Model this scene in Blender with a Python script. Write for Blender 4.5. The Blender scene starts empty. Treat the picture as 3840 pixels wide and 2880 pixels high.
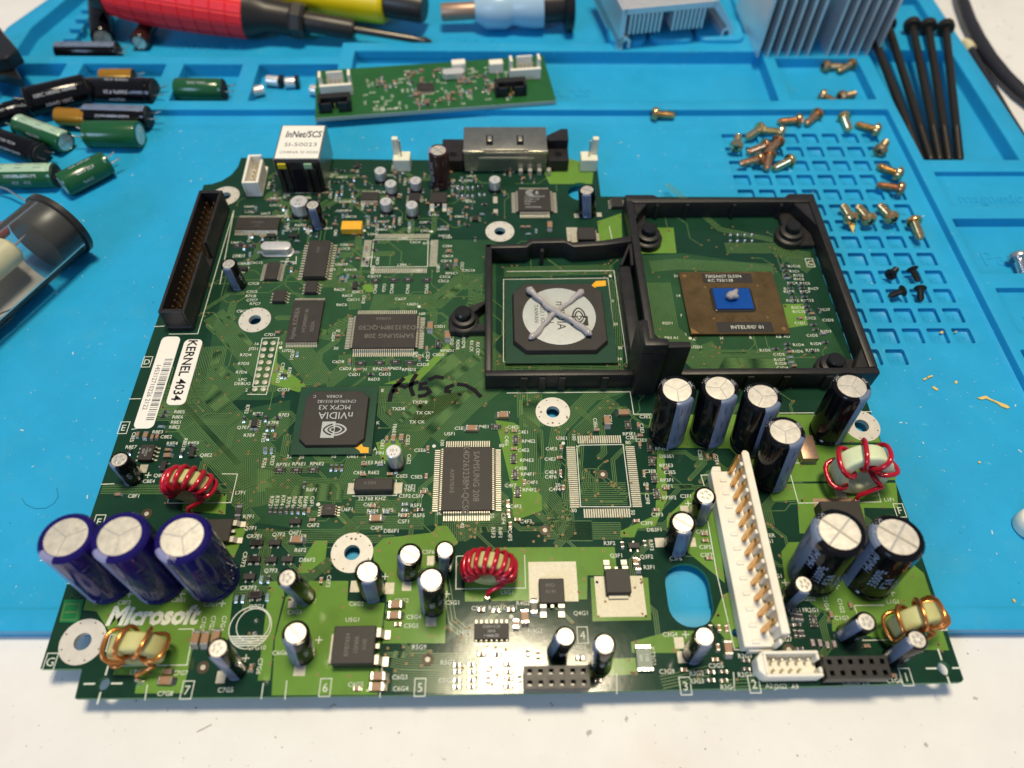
# Game-console motherboard on a blue silicone repair mat, white bench.
# All mesh data is in millimetres; every top-level object is scaled to metres.
import bpy, bmesh, math, random
from mathutils import Vector, Matrix, geometry
R = math.radians
C = bpy.context.scene.collection
random.seed(7)
MM = 0.001
TABLE = 8.0                       # the board's upper face lies 8 mm above the bench


def W(x, y, z=0.0):               # board millimetres -> world metres (bench at z = 0)
    return Vector(((x - 72) * MM, (y + 20) * MM, (z + TABLE) * MM))


# ------------------------------------------------------------ camera, light, exposure
sc = bpy.context.scene
cam_data = bpy.data.cameras.new('camera')
cam = bpy.data.objects.new('camera', cam_data)
C.objects.link(cam)
ROT = Matrix(((0.99978783, -0.01667006, 0.01210001), (0.00689938, 0.8244963, 0.5658253), (-0.01940875, -0.56562177, 0.82443636))).transposed()
cam.matrix_world = Matrix.Translation(W(71.738, -142.694, 183.904)) @ ROT.to_4x4()
cam_data.sensor_width = 36.0
cam_data.lens = 36.0 * 2709.17 / 3840
cam_data.clip_start = 0.01
cam_data.clip_end = 20.0
cam_data.dof.use_dof = True
cam_data.dof.focus_distance = 0.213
cam_data.dof.aperture_fstop = 9.0
sc.camera = cam
sc.view_settings.view_transform = 'Standard'
sc.view_settings.look = 'None'
sc.view_settings.exposure = 0.6
sc.view_settings.gamma = 1.0
world = bpy.data.worlds.new('World')
sc.world = world
world.use_nodes = True
bg = world.node_tree.nodes['Background']
bg.inputs['Color'].default_value = (0.62, 0.70, 0.86, 1)
bg.inputs['Strength'].default_value = 0.20


def area(name, loc, target, sx, sy, power, col):
    d = bpy.data.lights.new(name, 'AREA')
    d.shape = 'RECTANGLE'
    d.size, d.size_y, d.energy, d.color = sx, sy, power, col
    o = bpy.data.objects.new(name, d)
    C.objects.link(o)
    o.location = loc
    o.rotation_euler = (Vector(target) - Vector(loc)).to_track_quat('-Z', 'Y').to_euler()
    return o


area('ceiling_lamp', W(120, 112, 1104), W(83, 0, 0), 0.24, 0.16, 8.8, (1.0, 0.85, 0.60))
area('window_light', (-0.95, -1.25, 0.95), (0, 0, 0), 0.62, 0.55, 7.2, (0.46, 0.67, 1.0))


# ------------------------------------------------------------ materials
def lin(h):
    c = [int(h[i:i + 2], 16) / 255 for i in (0, 2, 4)]
    return [x / 12.92 if x <= 0.04045 else ((x + 0.055) / 1.055) ** 2.4 for x in c]


MATS = {}


def mat(name, col, rough=0.5, metal=0.0, spec=0.5, var=0.0, vs=0.3, bump=0.0, bs=1.0, coat=0.0, trans=0.0, ior=1.45, rvar=0.0, speck=None, alpha=1.0):
    m = bpy.data.materials.new(name)
    m.use_nodes = True
    nt = m.node_tree
    b = nt.nodes['Principled BSDF']
    c = lin(col) if isinstance(col, str) else col
    b.inputs['Base Color'].default_value = (*c, 1)
    b.inputs['Roughness'].default_value = rough
    b.inputs['Metallic'].default_value = metal
    b.inputs['Specular IOR Level'].default_value = spec
    b.inputs['IOR'].default_value = ior
    b.inputs['Coat Weight'].default_value = coat
    b.inputs['Coat Roughness'].default_value = 0.08
    b.inputs['Transmission Weight'].default_value = trans
    b.inputs['Alpha'].default_value = alpha
    L = nt.links.new
    if var or bump or rvar or speck:
        tc = nt.nodes.new('ShaderNodeTexCoord')
    if var:
        n = nt.nodes.new('ShaderNodeTexNoise')
        n.inputs['Scale'].default_value = vs
        n.inputs['Detail'].default_value = 6
        n.inputs['Roughness'].default_value = 0.65
        L(tc.outputs['Object'], n.inputs['Vector'])
        mp = nt.nodes.new('ShaderNodeMapRange')
        mp.inputs['From Min'].default_value = 0.25
        mp.inputs['From Max'].default_value = 0.75
        mp.inputs['To Min'].default_value = 1 - var
        mp.inputs['To Max'].default_value = 1 + var
        L(n.outputs['Fac'], mp.inputs['Value'])
        mx = nt.nodes.new('ShaderNodeVectorMath')
        mx.operation = 'SCALE'
        mx.inputs[0].default_value = c
        L(mp.outputs['Result'], mx.inputs['Scale'])
        last = mx.outputs['Vector']
        if rvar:
            m2 = nt.nodes.new('ShaderNodeMapRange')
            m2.inputs['To Min'].default_value = max(0.02, rough - rvar)
            m2.inputs['To Max'].default_value = min(1, rough + rvar)
            L(n.outputs['Fac'], m2.inputs['Value'])
            L(m2.outputs['Result'], b.inputs['Roughness'])
        L(last, b.inputs['Base Color'])
    for sk_ in speck or ():                       # (scale, threshold, softness, colour, strength): dirt of its own
        n3 = nt.nodes.new('ShaderNodeTexNoise')
        n3.inputs['Scale'].default_value = sk_[0]
        n3.inputs['Detail'].default_value = 4
        L(tc.outputs['Object'], n3.inputs['Vector'])
        r3 = nt.nodes.new('ShaderNodeMapRange')
        r3.inputs['From Min'].default_value = sk_[1]
        r3.inputs['From Max'].default_value = sk_[1] + sk_[2]
        r3.inputs['To Max'].default_value = sk_[4]
        L(n3.outputs['Fac'], r3.inputs['Value'])
        mx3 = nt.nodes.new('ShaderNodeMix')
        mx3.data_type = 'RGBA'
        L(r3.outputs['Result'], mx3.inputs['Factor'])
        if var:
            L(last, mx3.inputs['A'])
        else:
            mx3.inputs['A'].default_value = (*c, 1)
        mx3.inputs['B'].default_value = (*lin(sk_[3]), 1)
        last = mx3.outputs['Result']
        L(last, b.inputs['Base Color'])
    if bump:
        n2 = nt.nodes.new('ShaderNodeTexNoise')
        n2.inputs['Scale'].default_value = bs
        n2.inputs['Detail'].default_value = 4
        L(tc.outputs['Object'], n2.inputs['Vector'])
        bp = nt.nodes.new('ShaderNodeBump')
        bp.inputs['Distance'].default_value = bump * MM
        bp.inputs['Strength'].default_value = 1.0
        L(n2.outputs['Fac'], bp.inputs['Height'])
        L(bp.outputs['Normal'], b.inputs['Normal'])
    MATS[name] = m
    return m


mask_dark = mat('solder_mask', (0.0095, 0.040, 0.023), 0.11, spec=0.28, var=0.25, vs=0.06, bump=0.008, bs=0.5, rvar=0.03)
mask_edge = mat('board_edge', (0.04, 0.20, 0.08), 0.5, var=0.2, vs=0.6)
mask_pour = mat('mask_over_copper', (0.125, 0.250, 0.042), 0.15, spec=0.28, var=0.15, vs=0.08, bump=0.008, bs=0.5, rvar=0.03)
mask_plane = mat('mask_over_plane', (0.024, 0.074, 0.033), 0.12, spec=0.28, var=0.2, vs=0.08, bump=0.008, bs=0.5)
mask_trace = mat('mask_over_trace', (0.105, 0.195, 0.066), 0.20, spec=0.3, var=0.15, vs=0.15)
tin = mat('tinned_pad', (0.46, 0.44, 0.36), 0.52, 0.3, var=0.25, vs=0.9, bump=0.03, bs=1.5, rvar=0.1)
tin_ring = mat('tinned_ring', (0.60, 0.58, 0.53), 0.5, 0.25, var=0.10, vs=0.5, bump=0.02, bs=2)
solder = mat('solder', (0.72, 0.70, 0.66), 0.22, 0.95, bump=0.05, bs=2)
lead_m = mat('lead_metal', (0.60, 0.56, 0.47), 0.42, 0.6, var=0.12, vs=1.5)
gold_m = mat('gold_pin', (0.66, 0.37, 0.13), 0.28, 0.95, var=0.15, vs=0.8)
copper_pad = mat('bare_via_copper', (0.24, 0.15, 0.06), 0.5, 0.2)
copper_strip = mat('oxidised_copper', (0.36, 0.24, 0.17), 0.42, 0.7, var=0.2, vs=0.6)
hole_m = mat('plated_hole', (0.05, 0.035, 0.02), 0.5, 0.3)
silk = mat('white_print', (0.62, 0.66, 0.58), 0.6, spec=0.3, var=0.12, vs=0.9)
ink_black = mat('black_ink', (0.006, 0.005, 0.010), 0.6, spec=0.15, var=0.3, vs=0.6)
epoxy = mat('chip_epoxy', (0.030, 0.027, 0.025), 0.55, spec=0.4, var=0.2, vs=0.25, bump=0.03, bs=5, rvar=0.08)
epoxy2 = mat('small_chip_epoxy', (0.024, 0.022, 0.022), 0.5, spec=0.4, var=0.2, vs=1.0)
chip_text = mat('laser_marking', (0.15, 0.14, 0.12), 0.6)
chip_print = mat('grey_printing', (0.40, 0.43, 0.43), 0.6)
bga_green = mat('package_substrate', (0.008, 0.050, 0.026), 0.35, var=0.15, vs=0.3)
bga_brown = mat('brown_package_substrate', (0.078, 0.049, 0.017), 0.3, var=0.35, vs=0.22, rvar=0.08)
bga_brown_trace = mat('brown_package_trace', (0.095, 0.060, 0.022), 0.38)
die_blue = mat('blue_die', (0.005, 0.060, 0.30), 0.18, var=0.12, vs=0.3)
underfill = mat('underfill', (0.03, 0.027, 0.02), 0.2)
silver_label = mat('silver_disc', (0.50, 0.53, 0.51), 0.42, 0.35, var=0.08, vs=0.5)
yellow_pr = mat('yellow_marking', (0.80, 0.40, 0.015), 0.5)
label_white = mat('label_paper', (0.78, 0.76, 0.71), 0.55, var=0.04, vs=0.2)
paste = mat('grey_thermal_paste', (0.36, 0.34, 0.35), 0.2, spec=0.6, var=0.1, vs=0.5, bump=0.10, bs=0.6)
black_pl = mat('black_nylon', (0.016, 0.015, 0.016), 0.42, spec=0.45, var=0.3, vs=0.4, bump=0.04, bs=4, rvar=0.1)
black_gl = mat('black_plastic_gloss', (0.012, 0.012, 0.013), 0.25, var=0.2, vs=0.4)
white_pl = mat('white_nylon', (0.80, 0.77, 0.68), 0.4, spec=0.4, var=0.05, vs=0.2, bump=0.02, bs=1.5)
white_pl2 = mat('ivory_nylon', (0.72, 0.72, 0.58), 0.38, var=0.06, vs=0.3)
sleeve_black = mat('black_sleeve', (0.004, 0.004, 0.006), 0.11, spec=0.35, bump=0.05, bs=0.35)
sleeve_purple = mat('purple_sleeve', (0.010, 0.006, 0.105), 0.12, spec=0.35, bump=0.05, bs=0.35, var=0.2, vs=0.2)
sleeve_brown = mat('brown_sleeve', (0.032, 0.011, 0.010), 0.18, bump=0.05, bs=0.4, coat=0.3)
sleeve_green = mat('green_sleeve', (0.010, 0.085, 0.030), 0.22, bump=0.04, bs=0.4, coat=0.2)
sleeve_gold = mat('gold_sleeve', (0.50, 0.24, 0.03), 0.22, 0.5, bump=0.03, bs=0.5)
stripe_grey = mat('grey_stripe', (0.14, 0.18, 0.275), 0.2, var=0.05, vs=0.4, bump=0.04, bs=0.4)
stripe_green = mat('pale_green_stripe', (0.36, 0.52, 0.40), 0.25, var=0.05, vs=0.4)
stripe_lilac = mat('lilac_stripe', (0.22, 0.23, 0.42), 0.22, var=0.05, vs=0.4)
can_top = mat('aluminium_can', (0.74, 0.70, 0.62), 0.42, 0.75, var=0.10, vs=0.6, bump=0.04, bs=1.2, rvar=0.1)
can_side = mat('aluminium_can_side', (0.74, 0.73, 0.72), 0.3, 0.5, var=0.08, vs=0.6)
score_m = mat('scored_aluminium', (0.92, 0.88, 0.78), 0.25, 0.8)
score_d = mat('score_groove', (0.36, 0.34, 0.29), 0.5, 0.6)
rubber = mat('black_rubber', (0.012, 0.012, 0.012), 0.6)
print_white = mat('sleeve_print', (0.50, 0.52, 0.58), 0.4)
print_dim = mat('dim_sleeve_print', (0.028, 0.026, 0.066), 0.25)
print_dark = mat('dark_print', (0.05, 0.06, 0.09), 0.5)
core_y = mat('pale_yellow_core', (0.50, 0.50, 0.22), 0.5, var=0.12, vs=0.3, bump=0.04, bs=1.0)
core_g = mat('pale_green_core', (0.62, 0.72, 0.48), 0.45, var=0.10, vs=0.25, bump=0.04, bs=1.0)
wire_red = mat('red_enamel_wire', (0.50, 0.008, 0.030), 0.18, 0.25, coat=0.5, var=0.2, vs=0.3)
wire_cu = mat('copper_wire', (0.62, 0.24, 0.07), 0.22, 0.85, var=0.15, vs=0.4)
cer_tan = mat('tan_ceramic', (0.30, 0.165, 0.09), 0.45, var=0.12, vs=0.8)
cer_dark = mat('black_resistor', (0.022, 0.021, 0.022), 0.4)
cer_blue = mat('blue_resistor', (0.15, 0.24, 0.30), 0.35)
cer_lilac = mat('lilac_resistor', (0.33, 0.25, 0.30), 0.4)
tant_y = mat('yellow_tantalum', (0.78, 0.40, 0.03), 0.45, var=0.06, vs=0.5)
fuse_m = mat('grey_green_fuse', (0.14, 0.19, 0.15), 0.4, var=0.15, vs=0.6)
steel = mat('nickel_shell', (0.40, 0.39, 0.34), 0.3, 0.9, var=0.12, vs=0.25, rvar=0.08)
steel_b = mat('bright_nickel', (0.75, 0.70, 0.55), 0.3, 0.9)
silicone = mat('blue_silicone', (0.016, 0.325, 0.610), 0.42, spec=0.4, var=0.09, vs=0.045, bump=0.02, bs=1.2, rvar=0.06, speck=((0.10, 0.58, 0.14, '3f9fc0', 0.22), (0.45, 0.68, 0.05, '7db9cc', 0.3), (1.6, 0.715, 0.03, 'a8ccd6', 0.5), (0.7, 0.73, 0.03, '123a50', 0.7)))
silicone_t = mat('embossed_silicone', (0.020, 0.335, 0.60), 0.5, spec=0.3)
bench = mat('white_laminate', (0.73, 0.722, 0.715), 0.5, spec=0.3, var=0.05, vs=0.05, bump=0.03, bs=0.8, speck=((0.02, 0.56, 0.2, 'cdbfae', 0.5), (0.25, 0.70, 0.03, '8a7f72', 0.7), (1.1, 0.72, 0.03, '6a6256', 0.8)))


# ------------------------------------------------------------ mesh building
class MB:
    def __init__(s):
        s.v, s.f, s.m = [], [], []

    def add(s, vs, fs, m=0, M=None):
        o = len(s.v)
        s.v += [tuple(M @ Vector(v)) for v in vs] if M is not None else [tuple(v) for v in vs]
        s.f += [[i + o for i in f] for f in fs]
        s.m += [m] * len(fs)
        return s

    def box(s, x0, x1, y0, y1, z0, z1, m=0, M=None):
        v = [(x, y, z) for z in (z0, z1) for y in (y0, y1) for x in (x0, x1)]
        return s.add(v, [(0, 2, 3, 1), (4, 5, 7, 6), (0, 1, 5, 4), (2, 6, 7, 3), (0, 4, 6, 2), (1, 3, 7, 5)], m, M)

    def prism(s, pl, z0, z1, m=0, M=None, top=None, grow=0.0):
        a = sum(pl[i][0] * pl[(i + 1) % len(pl)][1] - pl[(i + 1) % len(pl)][0] * pl[i][1] for i in range(len(pl)))
        if a < 0:
            pl = pl[::-1]
        n = len(pl)
        cx = sum(q[0] for q in pl) / n
        cy = sum(q[1] for q in pl) / n
        v = [(x, y, z0) for x, y in pl] + [(cx + (x - cx) * (1 + grow), cy + (y - cy) * (1 + grow), z1) for x, y in pl]
        s.add(v, [tuple(range(n))[::-1]] + [(i, (i + 1) % n, n + (i + 1) % n, n + i) for i in range(n)], m, M)
        o = len(s.v) - n
        s.f.append(list(range(o, o + n)))
        s.m.append(m if top is None else top)
        return s

    def flat(s, pl, z, m=0):
        a = sum(pl[i][0] * pl[(i + 1) % len(pl)][1] - pl[(i + 1) % len(pl)][0] * pl[i][1] for i in range(len(pl)))
        if a < 0:
            pl = pl[::-1]
        return s.add([(q[0], q[1], z) for q in pl], [tuple(range(len(pl)))], m)

    def lathe(s, prof, n=20, m=0, M=None, a0=0.0, a1=360.0, cap0=True, cap1=True):
        full = a1 - a0 >= 359.9
        k = n if full else n + 1
        an = [R(a0 + (a1 - a0) * i / n) for i in range(k)]
        vs = [(q[0] * math.cos(t), q[0] * math.sin(t), q[1]) for q in prof for t in an]
        fs, ms = [], []
        for j in range(len(prof) - 1):
            for i in range(n):
                i2 = (i + 1) % k
                fs.append((j * k + i, j * k + i2, (j + 1) * k + i2, (j + 1) * k + i))
        if full and cap0:
            fs.append(tuple(range(k))[::-1])
        if full and cap1:
            fs.append(tuple(range((len(prof) - 1) * k, len(prof) * k)))
        return s.add(vs, fs, m, M)

    def tube(s, pts, r, n=6, m=0, closed=False, M=None, flat=1.0):
        pts = [Vector(q) for q in pts]
        N = len(pts)
        rr = r if isinstance(r, (list, tuple)) else [r] * N
        T = []
        for i in range(N):
            a = pts[(i - 1) % N] if (closed or i > 0) else pts[0]
            b = pts[(i + 1) % N] if (closed or i < N - 1) else pts[-1]
            t = b - a
            T.append(t.normalized() if t.length > 1e-9 else Vector((0, 0, 1)))
        u = T[0].orthogonal().normalized()
        vs = []
        for i in range(N):
            u = (u - T[i] * u.dot(T[i]))
            u = u.normalized() if u.length > 1e-6 else T[i].orthogonal().normalized()
            w = T[i].cross(u)
            for k in range(n):
                t = 2 * math.pi * k / n
                vs.append(pts[i] + (u * math.cos(t) + w * math.sin(t) * flat) * rr[i])
        fs = []
        for i in range(N if closed else N - 1):
            j = (i + 1) % N
            for k in range(n):
                k2 = (k + 1) % n
                fs.append((i * n + k, i * n + k2, j * n + k2, j * n + k))
        if not closed:
            fs.append(tuple(range(n))[::-1])
            fs.append(tuple(range((N - 1) * n, N * n)))
        return s.add(vs, fs, m, M)

    def ribbon(s, pts, w, z, m=0, closed=False):
        P = [Vector((q[0], q[1])) for q in pts]
        N = len(P)
        Lf, Rt = [], []
        for i in range(N):
            d1 = (P[i] - P[i - 1]) if (i > 0 or closed) else (P[1] - P[0])
            d2 = (P[(i + 1) % N] - P[i]) if (i < N - 1 or closed) else d1
            d1 = d1.normalized() if d1.length > 1e-9 else Vector((1, 0))
            d2 = d2.normalized() if d2.length > 1e-9 else d1
            n1 = Vector((-d1.y, d1.x))
            n2 = Vector((-d2.y, d2.x))
            b = n1 + n2
            b = b.normalized() if b.length > 1e-6 else n1
            k = 1 / max(0.5, b.dot(n1))
            Lf.append(P[i] + b * (w / 2 * k))
            Rt.append(P[i] - b * (w / 2 * k))
        vs = [(q.x, q.y, z) for q in Lf] + [(q.x, q.y, z) for q in Rt]
        fs = [(i, N + i, N + (i + 1) % N, (i + 1) % N) for i in range(N if closed else N - 1)]
        return s.add(vs, fs, m)

    def text(s, txt, size, pos, rot=0.0, m=0, z=None, M=None, shear=0.0, align='C', sx=1.0, fmap=None, bold=0.0):
        vs, fs = glyphs(txt, bold)
        if not vs:
            return s
        x0 = min(v[0] for v in vs)
        x1 = max(v[0] for v in vs)
        off = (x0 + x1) / 2 if align == 'C' else x0
        c, sn = math.cos(R(rot)), math.sin(R(rot))
        out = []
        for x, y in vs:
            X = (x - off + shear * y) * size * sx
            Y = (y - 0.35) * size
            if fmap:
                out.append(fmap(X, Y))
            else:
                out.append((pos[0] + X * c - Y * sn, pos[1] + X * sn + Y * c, z))
        return s.add(out, fs, m, M)

    def mesh(s, name, mats, bevel=0.0, seg=1, smooth=32, weld=False):
        me = bpy.data.meshes.new(name)
        me.from_pydata(s.v, [], s.f)
        for mm in (mats if isinstance(mats, (list, tuple)) else [mats]):
            me.materials.append(mm)
        me.polygons.foreach_set('material_index', s.m)
        me.update()
        if bevel or weld:
            bm = bmesh.new()
            bm.from_mesh(me)
            if weld:
                bmesh.ops.remove_doubles(bm, verts=bm.verts, dist=0.0005)
            if bevel:
                eds = [e for e in bm.edges if len(e.link_faces) == 2 and e.calc_face_angle(0) > R(35)]
                bmesh.ops.bevel(bm, geom=eds, offset=bevel, segments=seg, affect='EDGES', profile=0.5, clamp_overlap=True)
            bm.to_mesh(me)
            bm.free()
        if smooth:
            me.shade_smooth()
            me.set_sharp_from_angle(angle=R(smooth))
        return me

    def obj(s, name, mats, parent=None, loc=(0, 0, 0), rot=(0, 0, 0), **k):
        return put(name, s.mesh(name, mats, **k), parent, loc, rot)


def put(name, me, parent=None, loc=(0, 0, 0), rot=(0, 0, 0)):
    o = bpy.data.objects.new(name, me)
    C.objects.link(o)
    if parent is not None:
        o.parent = parent
        o.location = loc
    else:
        o.location = W(*loc)
        o.scale = (MM, MM, MM)
    o.rotation_euler = rot
    return o


def thing(name, label, cat, loc=(0, 0, 0), rot=(0, 0, 0), group=None):
    o = bpy.data.objects.new(name, None)
    C.objects.link(o)
    o.empty_display_size = 0.01
    o.location = W(*loc)
    o.scale = (MM, MM, MM)
    o.rotation_euler = rot
    return tag(o, label, cat, group)


def tag(o, label=None, cat=None, group=None, kind=None):
    for k, v in (('label', label), ('category', cat), ('group', group), ('kind', kind)):
        if v:
            o[k] = v
    return o


def stuff(o):
    o['kind'] = 'stuff'
    return o


GL = {}


def glyphs(txt, bold=0.0):
    key = (txt, bold)
    if key not in GL:
        cu = bpy.data.curves.new('t', 'FONT')
        cu.body = txt
        cu.resolution_u = 2
        cu.offset = bold
        ob = bpy.data.objects.new('t', cu)
        me = bpy.data.meshes.new_from_object(ob)
        GL[key] = ([(v.co.x, v.co.y) for v in me.vertices], [tuple(q.vertices) for q in me.polygons])
        bpy.data.meshes.remove(me)
        bpy.data.objects.remove(ob)
        bpy.data.curves.remove(cu)
    return GL[key]


def rrect(x0, x1, y0, y1, r, n=4):
    out = []
    for cx, cy, a in ((x1 - r, y1 - r, 0), (x0 + r, y1 - r, 90), (x0 + r, y0 + r, 180), (x1 - r, y0 + r, 270)):
        out += [(cx + r * math.cos(R(a + 90 * i / n)), cy + r * math.sin(R(a + 90 * i / n))) for i in range(n + 1)]
    return out


def octo(x0, x1, y0, y1, c):
    return [(x0 + c, y0), (x1 - c, y0), (x1, y0 + c), (x1, y1 - c), (x1 - c, y1), (x0 + c, y1), (x0, y1 - c), (x0, y0 + c)]


def disc(cx, cy, r, n=20):
    return [(cx + r * math.cos(2 * math.pi * i / n), cy + r * math.sin(2 * math.pi * i / n)) for i in range(n)]


# ------------------------------------------------------------ the setting: bench
b = MB()
b.box(-900, 900, -700, 900, -40 - TABLE, -TABLE)
tag(b.obj('bench_top', bench), kind='structure', label='white laminate bench top with dark specks')

# ------------------------------------------------------------ silicone repair mat: a height field of trays and ridges
FLOOR, RIDGE, DEEP = -4.0, -1.0, -7.2
mat_root = thing('repair_mat', 'blue silicone repair mat with trays, grid cells and raised ridges on the white bench', 'mat')
zones = [  # x0, x1, y0, y1, top   (later zones override earlier ones)
    (-154, 289, -89, 240, RIDGE),
    (-148, 238, -89, 124, FLOOR),          # work field
    (-154, 289, -89, -83.6, -3.3),         # front lip
    (-143, 126, 174, 232, DEEP),           # tool tray
    (-143, 2, 162.6, 175, DEEP),
    (130, 189, 182, 232, DEEP + 3.4),
    (8, 193, 130, 167.5, DEEP),            # long parts tray
    (-33, 2, 130, 157, DEEP), (-66, -40, 130, 157, DEEP), (-110, -73.5, 130, 157, DEEP), (-143, -117, 130, 157, DEEP),
    (198, 235.5, 131, 162, DEEP + 1.5),    # little screw tray
    (242, 281, 91, 169, DEEP),             # long bolt tray
    (250, 281, 185, 215, DEEP + 2.5),
    (243.5, 283, 64.2, 84, -3.2), (241, 283, 30, 57.5, -5.0), (243.5, 283, 4, 23.5, -3.2), (241, 283, -30, -2.5, -5.0), (242, 283, -70, -37, -3.2),
]
for i in range(5):                         # comb of driver rests on the left tray wall
    zones.append((-127, -121, 170 + i * 8.4, 174.6 + i * 8.4, -2.2))
NCOL, NROW, PX, PY = 8, 14, 8.4, 8.6
cells = []
for rw in range(NROW):
    for cl in range(NCOL):
        x0 = 165.2 + cl * PX
        y1 = 111.8 - rw * PY
        num = rw * NCOL + cl + (3 if rw < 13 else 0)
        if rw == 13 and cl > 4:
            continue
        cells.append((x0, x0 + 6.4, y1 - 6.3, y1, num))
        zones.append((x0, x0 + 6.4, y1 - 6.3, y1, FLOOR - 1.8))
xs = sorted({z[0] for z in zones} | {z[1] for z in zones})
ys = sorted({z[2] for z in zones} | {z[3] for z in zones})
nx, ny = len(xs) - 1, len(ys) - 1
H = [[None] * ny for _ in range(nx)]
for z in zones:
    for i in range(nx):
        if z[0] - 1e-6 <= xs[i] and xs[i + 1] <= z[1] + 1e-6:
            for j in range(ny):
                if z[2] - 1e-6 <= ys[j] and ys[j + 1] <= z[3] + 1e-6:
                    H[i][j] = z[4]
bm = bmesh.new()
VC = {}


def gv(x, y, z):
    k = (round(x, 3), round(y, 3), round(z, 3))
    if k not in VC:
        VC[k] = bm.verts.new(k)
    return VC[k]


BASE = -TABLE + 0.02
allz = sorted({z[4] for z in zones} | {BASE})


def wall(xa, ya, xb, yb, za, zb):           # split at every level so that corners weld
    lv = [z for z in allz if za - 1e-6 <= z <= zb + 1e-6]
    for q in range(len(lv) - 1):
        bm.faces.new((gv(xa, ya, lv[q]), gv(xb, yb, lv[q]), gv(xb, yb, lv[q + 1]), gv(xa, ya, lv[q + 1])))


for i in range(nx):
    for j in range(ny):
        h = H[i][j]
        bm.faces.new((gv(xs[i], ys[j], h), gv(xs[i + 1], ys[j], h), gv(xs[i + 1], ys[j + 1], h), gv(xs[i], ys[j + 1], h)))
        for di, dj, a, c in ((1, 0, (i + 1, j), (i + 1, j + 1)), (0, 1, (i + 1, j + 1), (i, j + 1)), (-1, 0, (i, j + 1), (i, j)), (0, -1, (i, j), (i + 1, j))):
            ii, jj = i + di, j + dj
            hn = H[ii][jj] if 0 <= ii < nx and 0 <= jj < ny else BASE
            if hn < h - 1e-6:
                wall(xs[a[0]], ys[a[1]], xs[c[0]], ys[c[1]], hn, h)
bmesh.ops.dissolve_limit(bm, angle_limit=R(1), verts=bm.verts, edges=bm.edges)
vert = [e for e in bm.edges if abs(e.verts[0].co.z - e.verts[1].co.z) > 0.5 and len(e.link_faces) == 2 and e.calc_face_angle(0) > R(60)]
deep = [e for e in vert if abs(e.verts[0].co.z - e.verts[1].co.z) > 1.85 or e.verts[0].co.x < 160 or e.verts[0].co.y > 113]
small = [e for e in vert if e not in set(deep)]
bmesh.ops.bevel(bm, geom=deep, offset=2.2, segments=4, affect='EDGES', profile=0.5, clamp_overlap=True)
bmesh.ops.bevel(bm, geom=[e for e in small if e.is_valid], offset=0.7, segments=2, affect='EDGES', profile=0.5, clamp_overlap=True)
hor = [e for e in bm.edges if len(e.link_faces) == 2 and abs(e.verts[0].co.z - e.verts[1].co.z) < 0.01 and e.calc_face_angle(0) > R(50)]
bmesh.ops.bevel(bm, geom=hor, offset=0.45, segments=2, affect='EDGES', profile=0.5, clamp_overlap=True)
for v in bm.verts:                          # moulded, not machined: the front edge runs a little askew, walls sag
    k = max(0.0, min(1.0, (40 - v.co.y) / 120))
    v.co.y += -0.0116 * (v.co.x + 40) * k + 0.25 * math.sin(v.co.x * 0.035) * (v.co.y > 100)
    if v.co.x < -140 and v.co.y > 186:      # cut back corner
        v.co.x += (v.co.y - 186) * 0.40 * max(0, min(1, (-128 - v.co.x) / 20))
me = bpy.data.meshes.new('tray')
bm.to_mesh(me)
bm.free()
me.materials.append(silicone)
me.shade_smooth()
me.set_sharp_from_angle(angle=R(40))
put('tray', me, mat_root)


def emboss(txt, size, x, y, z, name='embossed_word', h=0.22, rot=0.0):
    t = MB()
    vs, fs = glyphs(txt)
    t.text(txt, size, (x, y), rot, z=z + h)
    n = len(t.v)
    # short skirts so the letters stand proud of the silicone
    me0 = bpy.data.meshes.new(name)
    me0.from_pydata(t.v, [], t.f)
    q = bmesh.new()
    q.from_mesh(me0)
    ex = bmesh.ops.extrude_face_region(q, geom=q.faces[:])
    for v in [g for g in ex['geom'] if isinstance(g, bmesh.types.BMVert)]:
        v.co.z -= h + 0.05
    bmesh.ops.recalc_face_normals(q, faces=q.faces[:])
    q.to_mesh(me0)
    q.free()
    me0.materials.append(silicone_t)
    return put(name, me0, mat_root)


emboss('Parts', 11, 103, 146, DEEP)
emboss('magnetic', 7, 262, 71, -3.2)
emboss('Parts', 10, 258, 41, -5.0)
emboss('magnetic', 7, 262, 11, -3.2)
emboss('Supplies', 10, -62, 182, DEEP)
emboss('Tools', 10, 60, 186, DEEP)
t = MB()
for x0, x1, y0, y1, num in cells:
    t.text(str(num), 2.9, ((x0 + x1) / 2, (y0 + y1) / 2 - 0.4), z=FLOOR - 1.8 + 0.12)
stuff(t.obj('embossed_number', silicone_t, mat_root))
t = MB()
for i in range(0, 236):                     # ruler ticks along the back of the work field
    x = -68 + i * 1.25
    if x > 158:
        break
    ln = 5.5 if i % 10 == 0 else (4.2 if i % 5 == 0 else 3.0)
    t.box(x, x + 0.22, 118 - ln, 118, FLOOR - 0.05, FLOOR + 0.12)
stuff(t.obj('ruler_tick', silicone_t, mat_root))
for x0, x1, y0, y1, zt in ((124, 141, 171, 190, 1.8), (143, 163, 173, 192, 1.4), (165, 187, 174, 192, 1.2)):
    MB().prism(rrect(x0, x1, y0, y1, 4.5, 5), -4.2, zt).obj('tray_rest', silicone, mat_root, bevel=1.2, seg=3)
# ------------------------------------------------------------ motherboard
MBD = thing('motherboard', 'large green motherboard crowded with chips and capacitors, lying half off the blue mat', 'motherboard')
ZP, ZT, ZPAD, ZS = 0.030, 0.015, 0.060, 0.085      # heights of copper under mask, traces, pads, print

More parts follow.
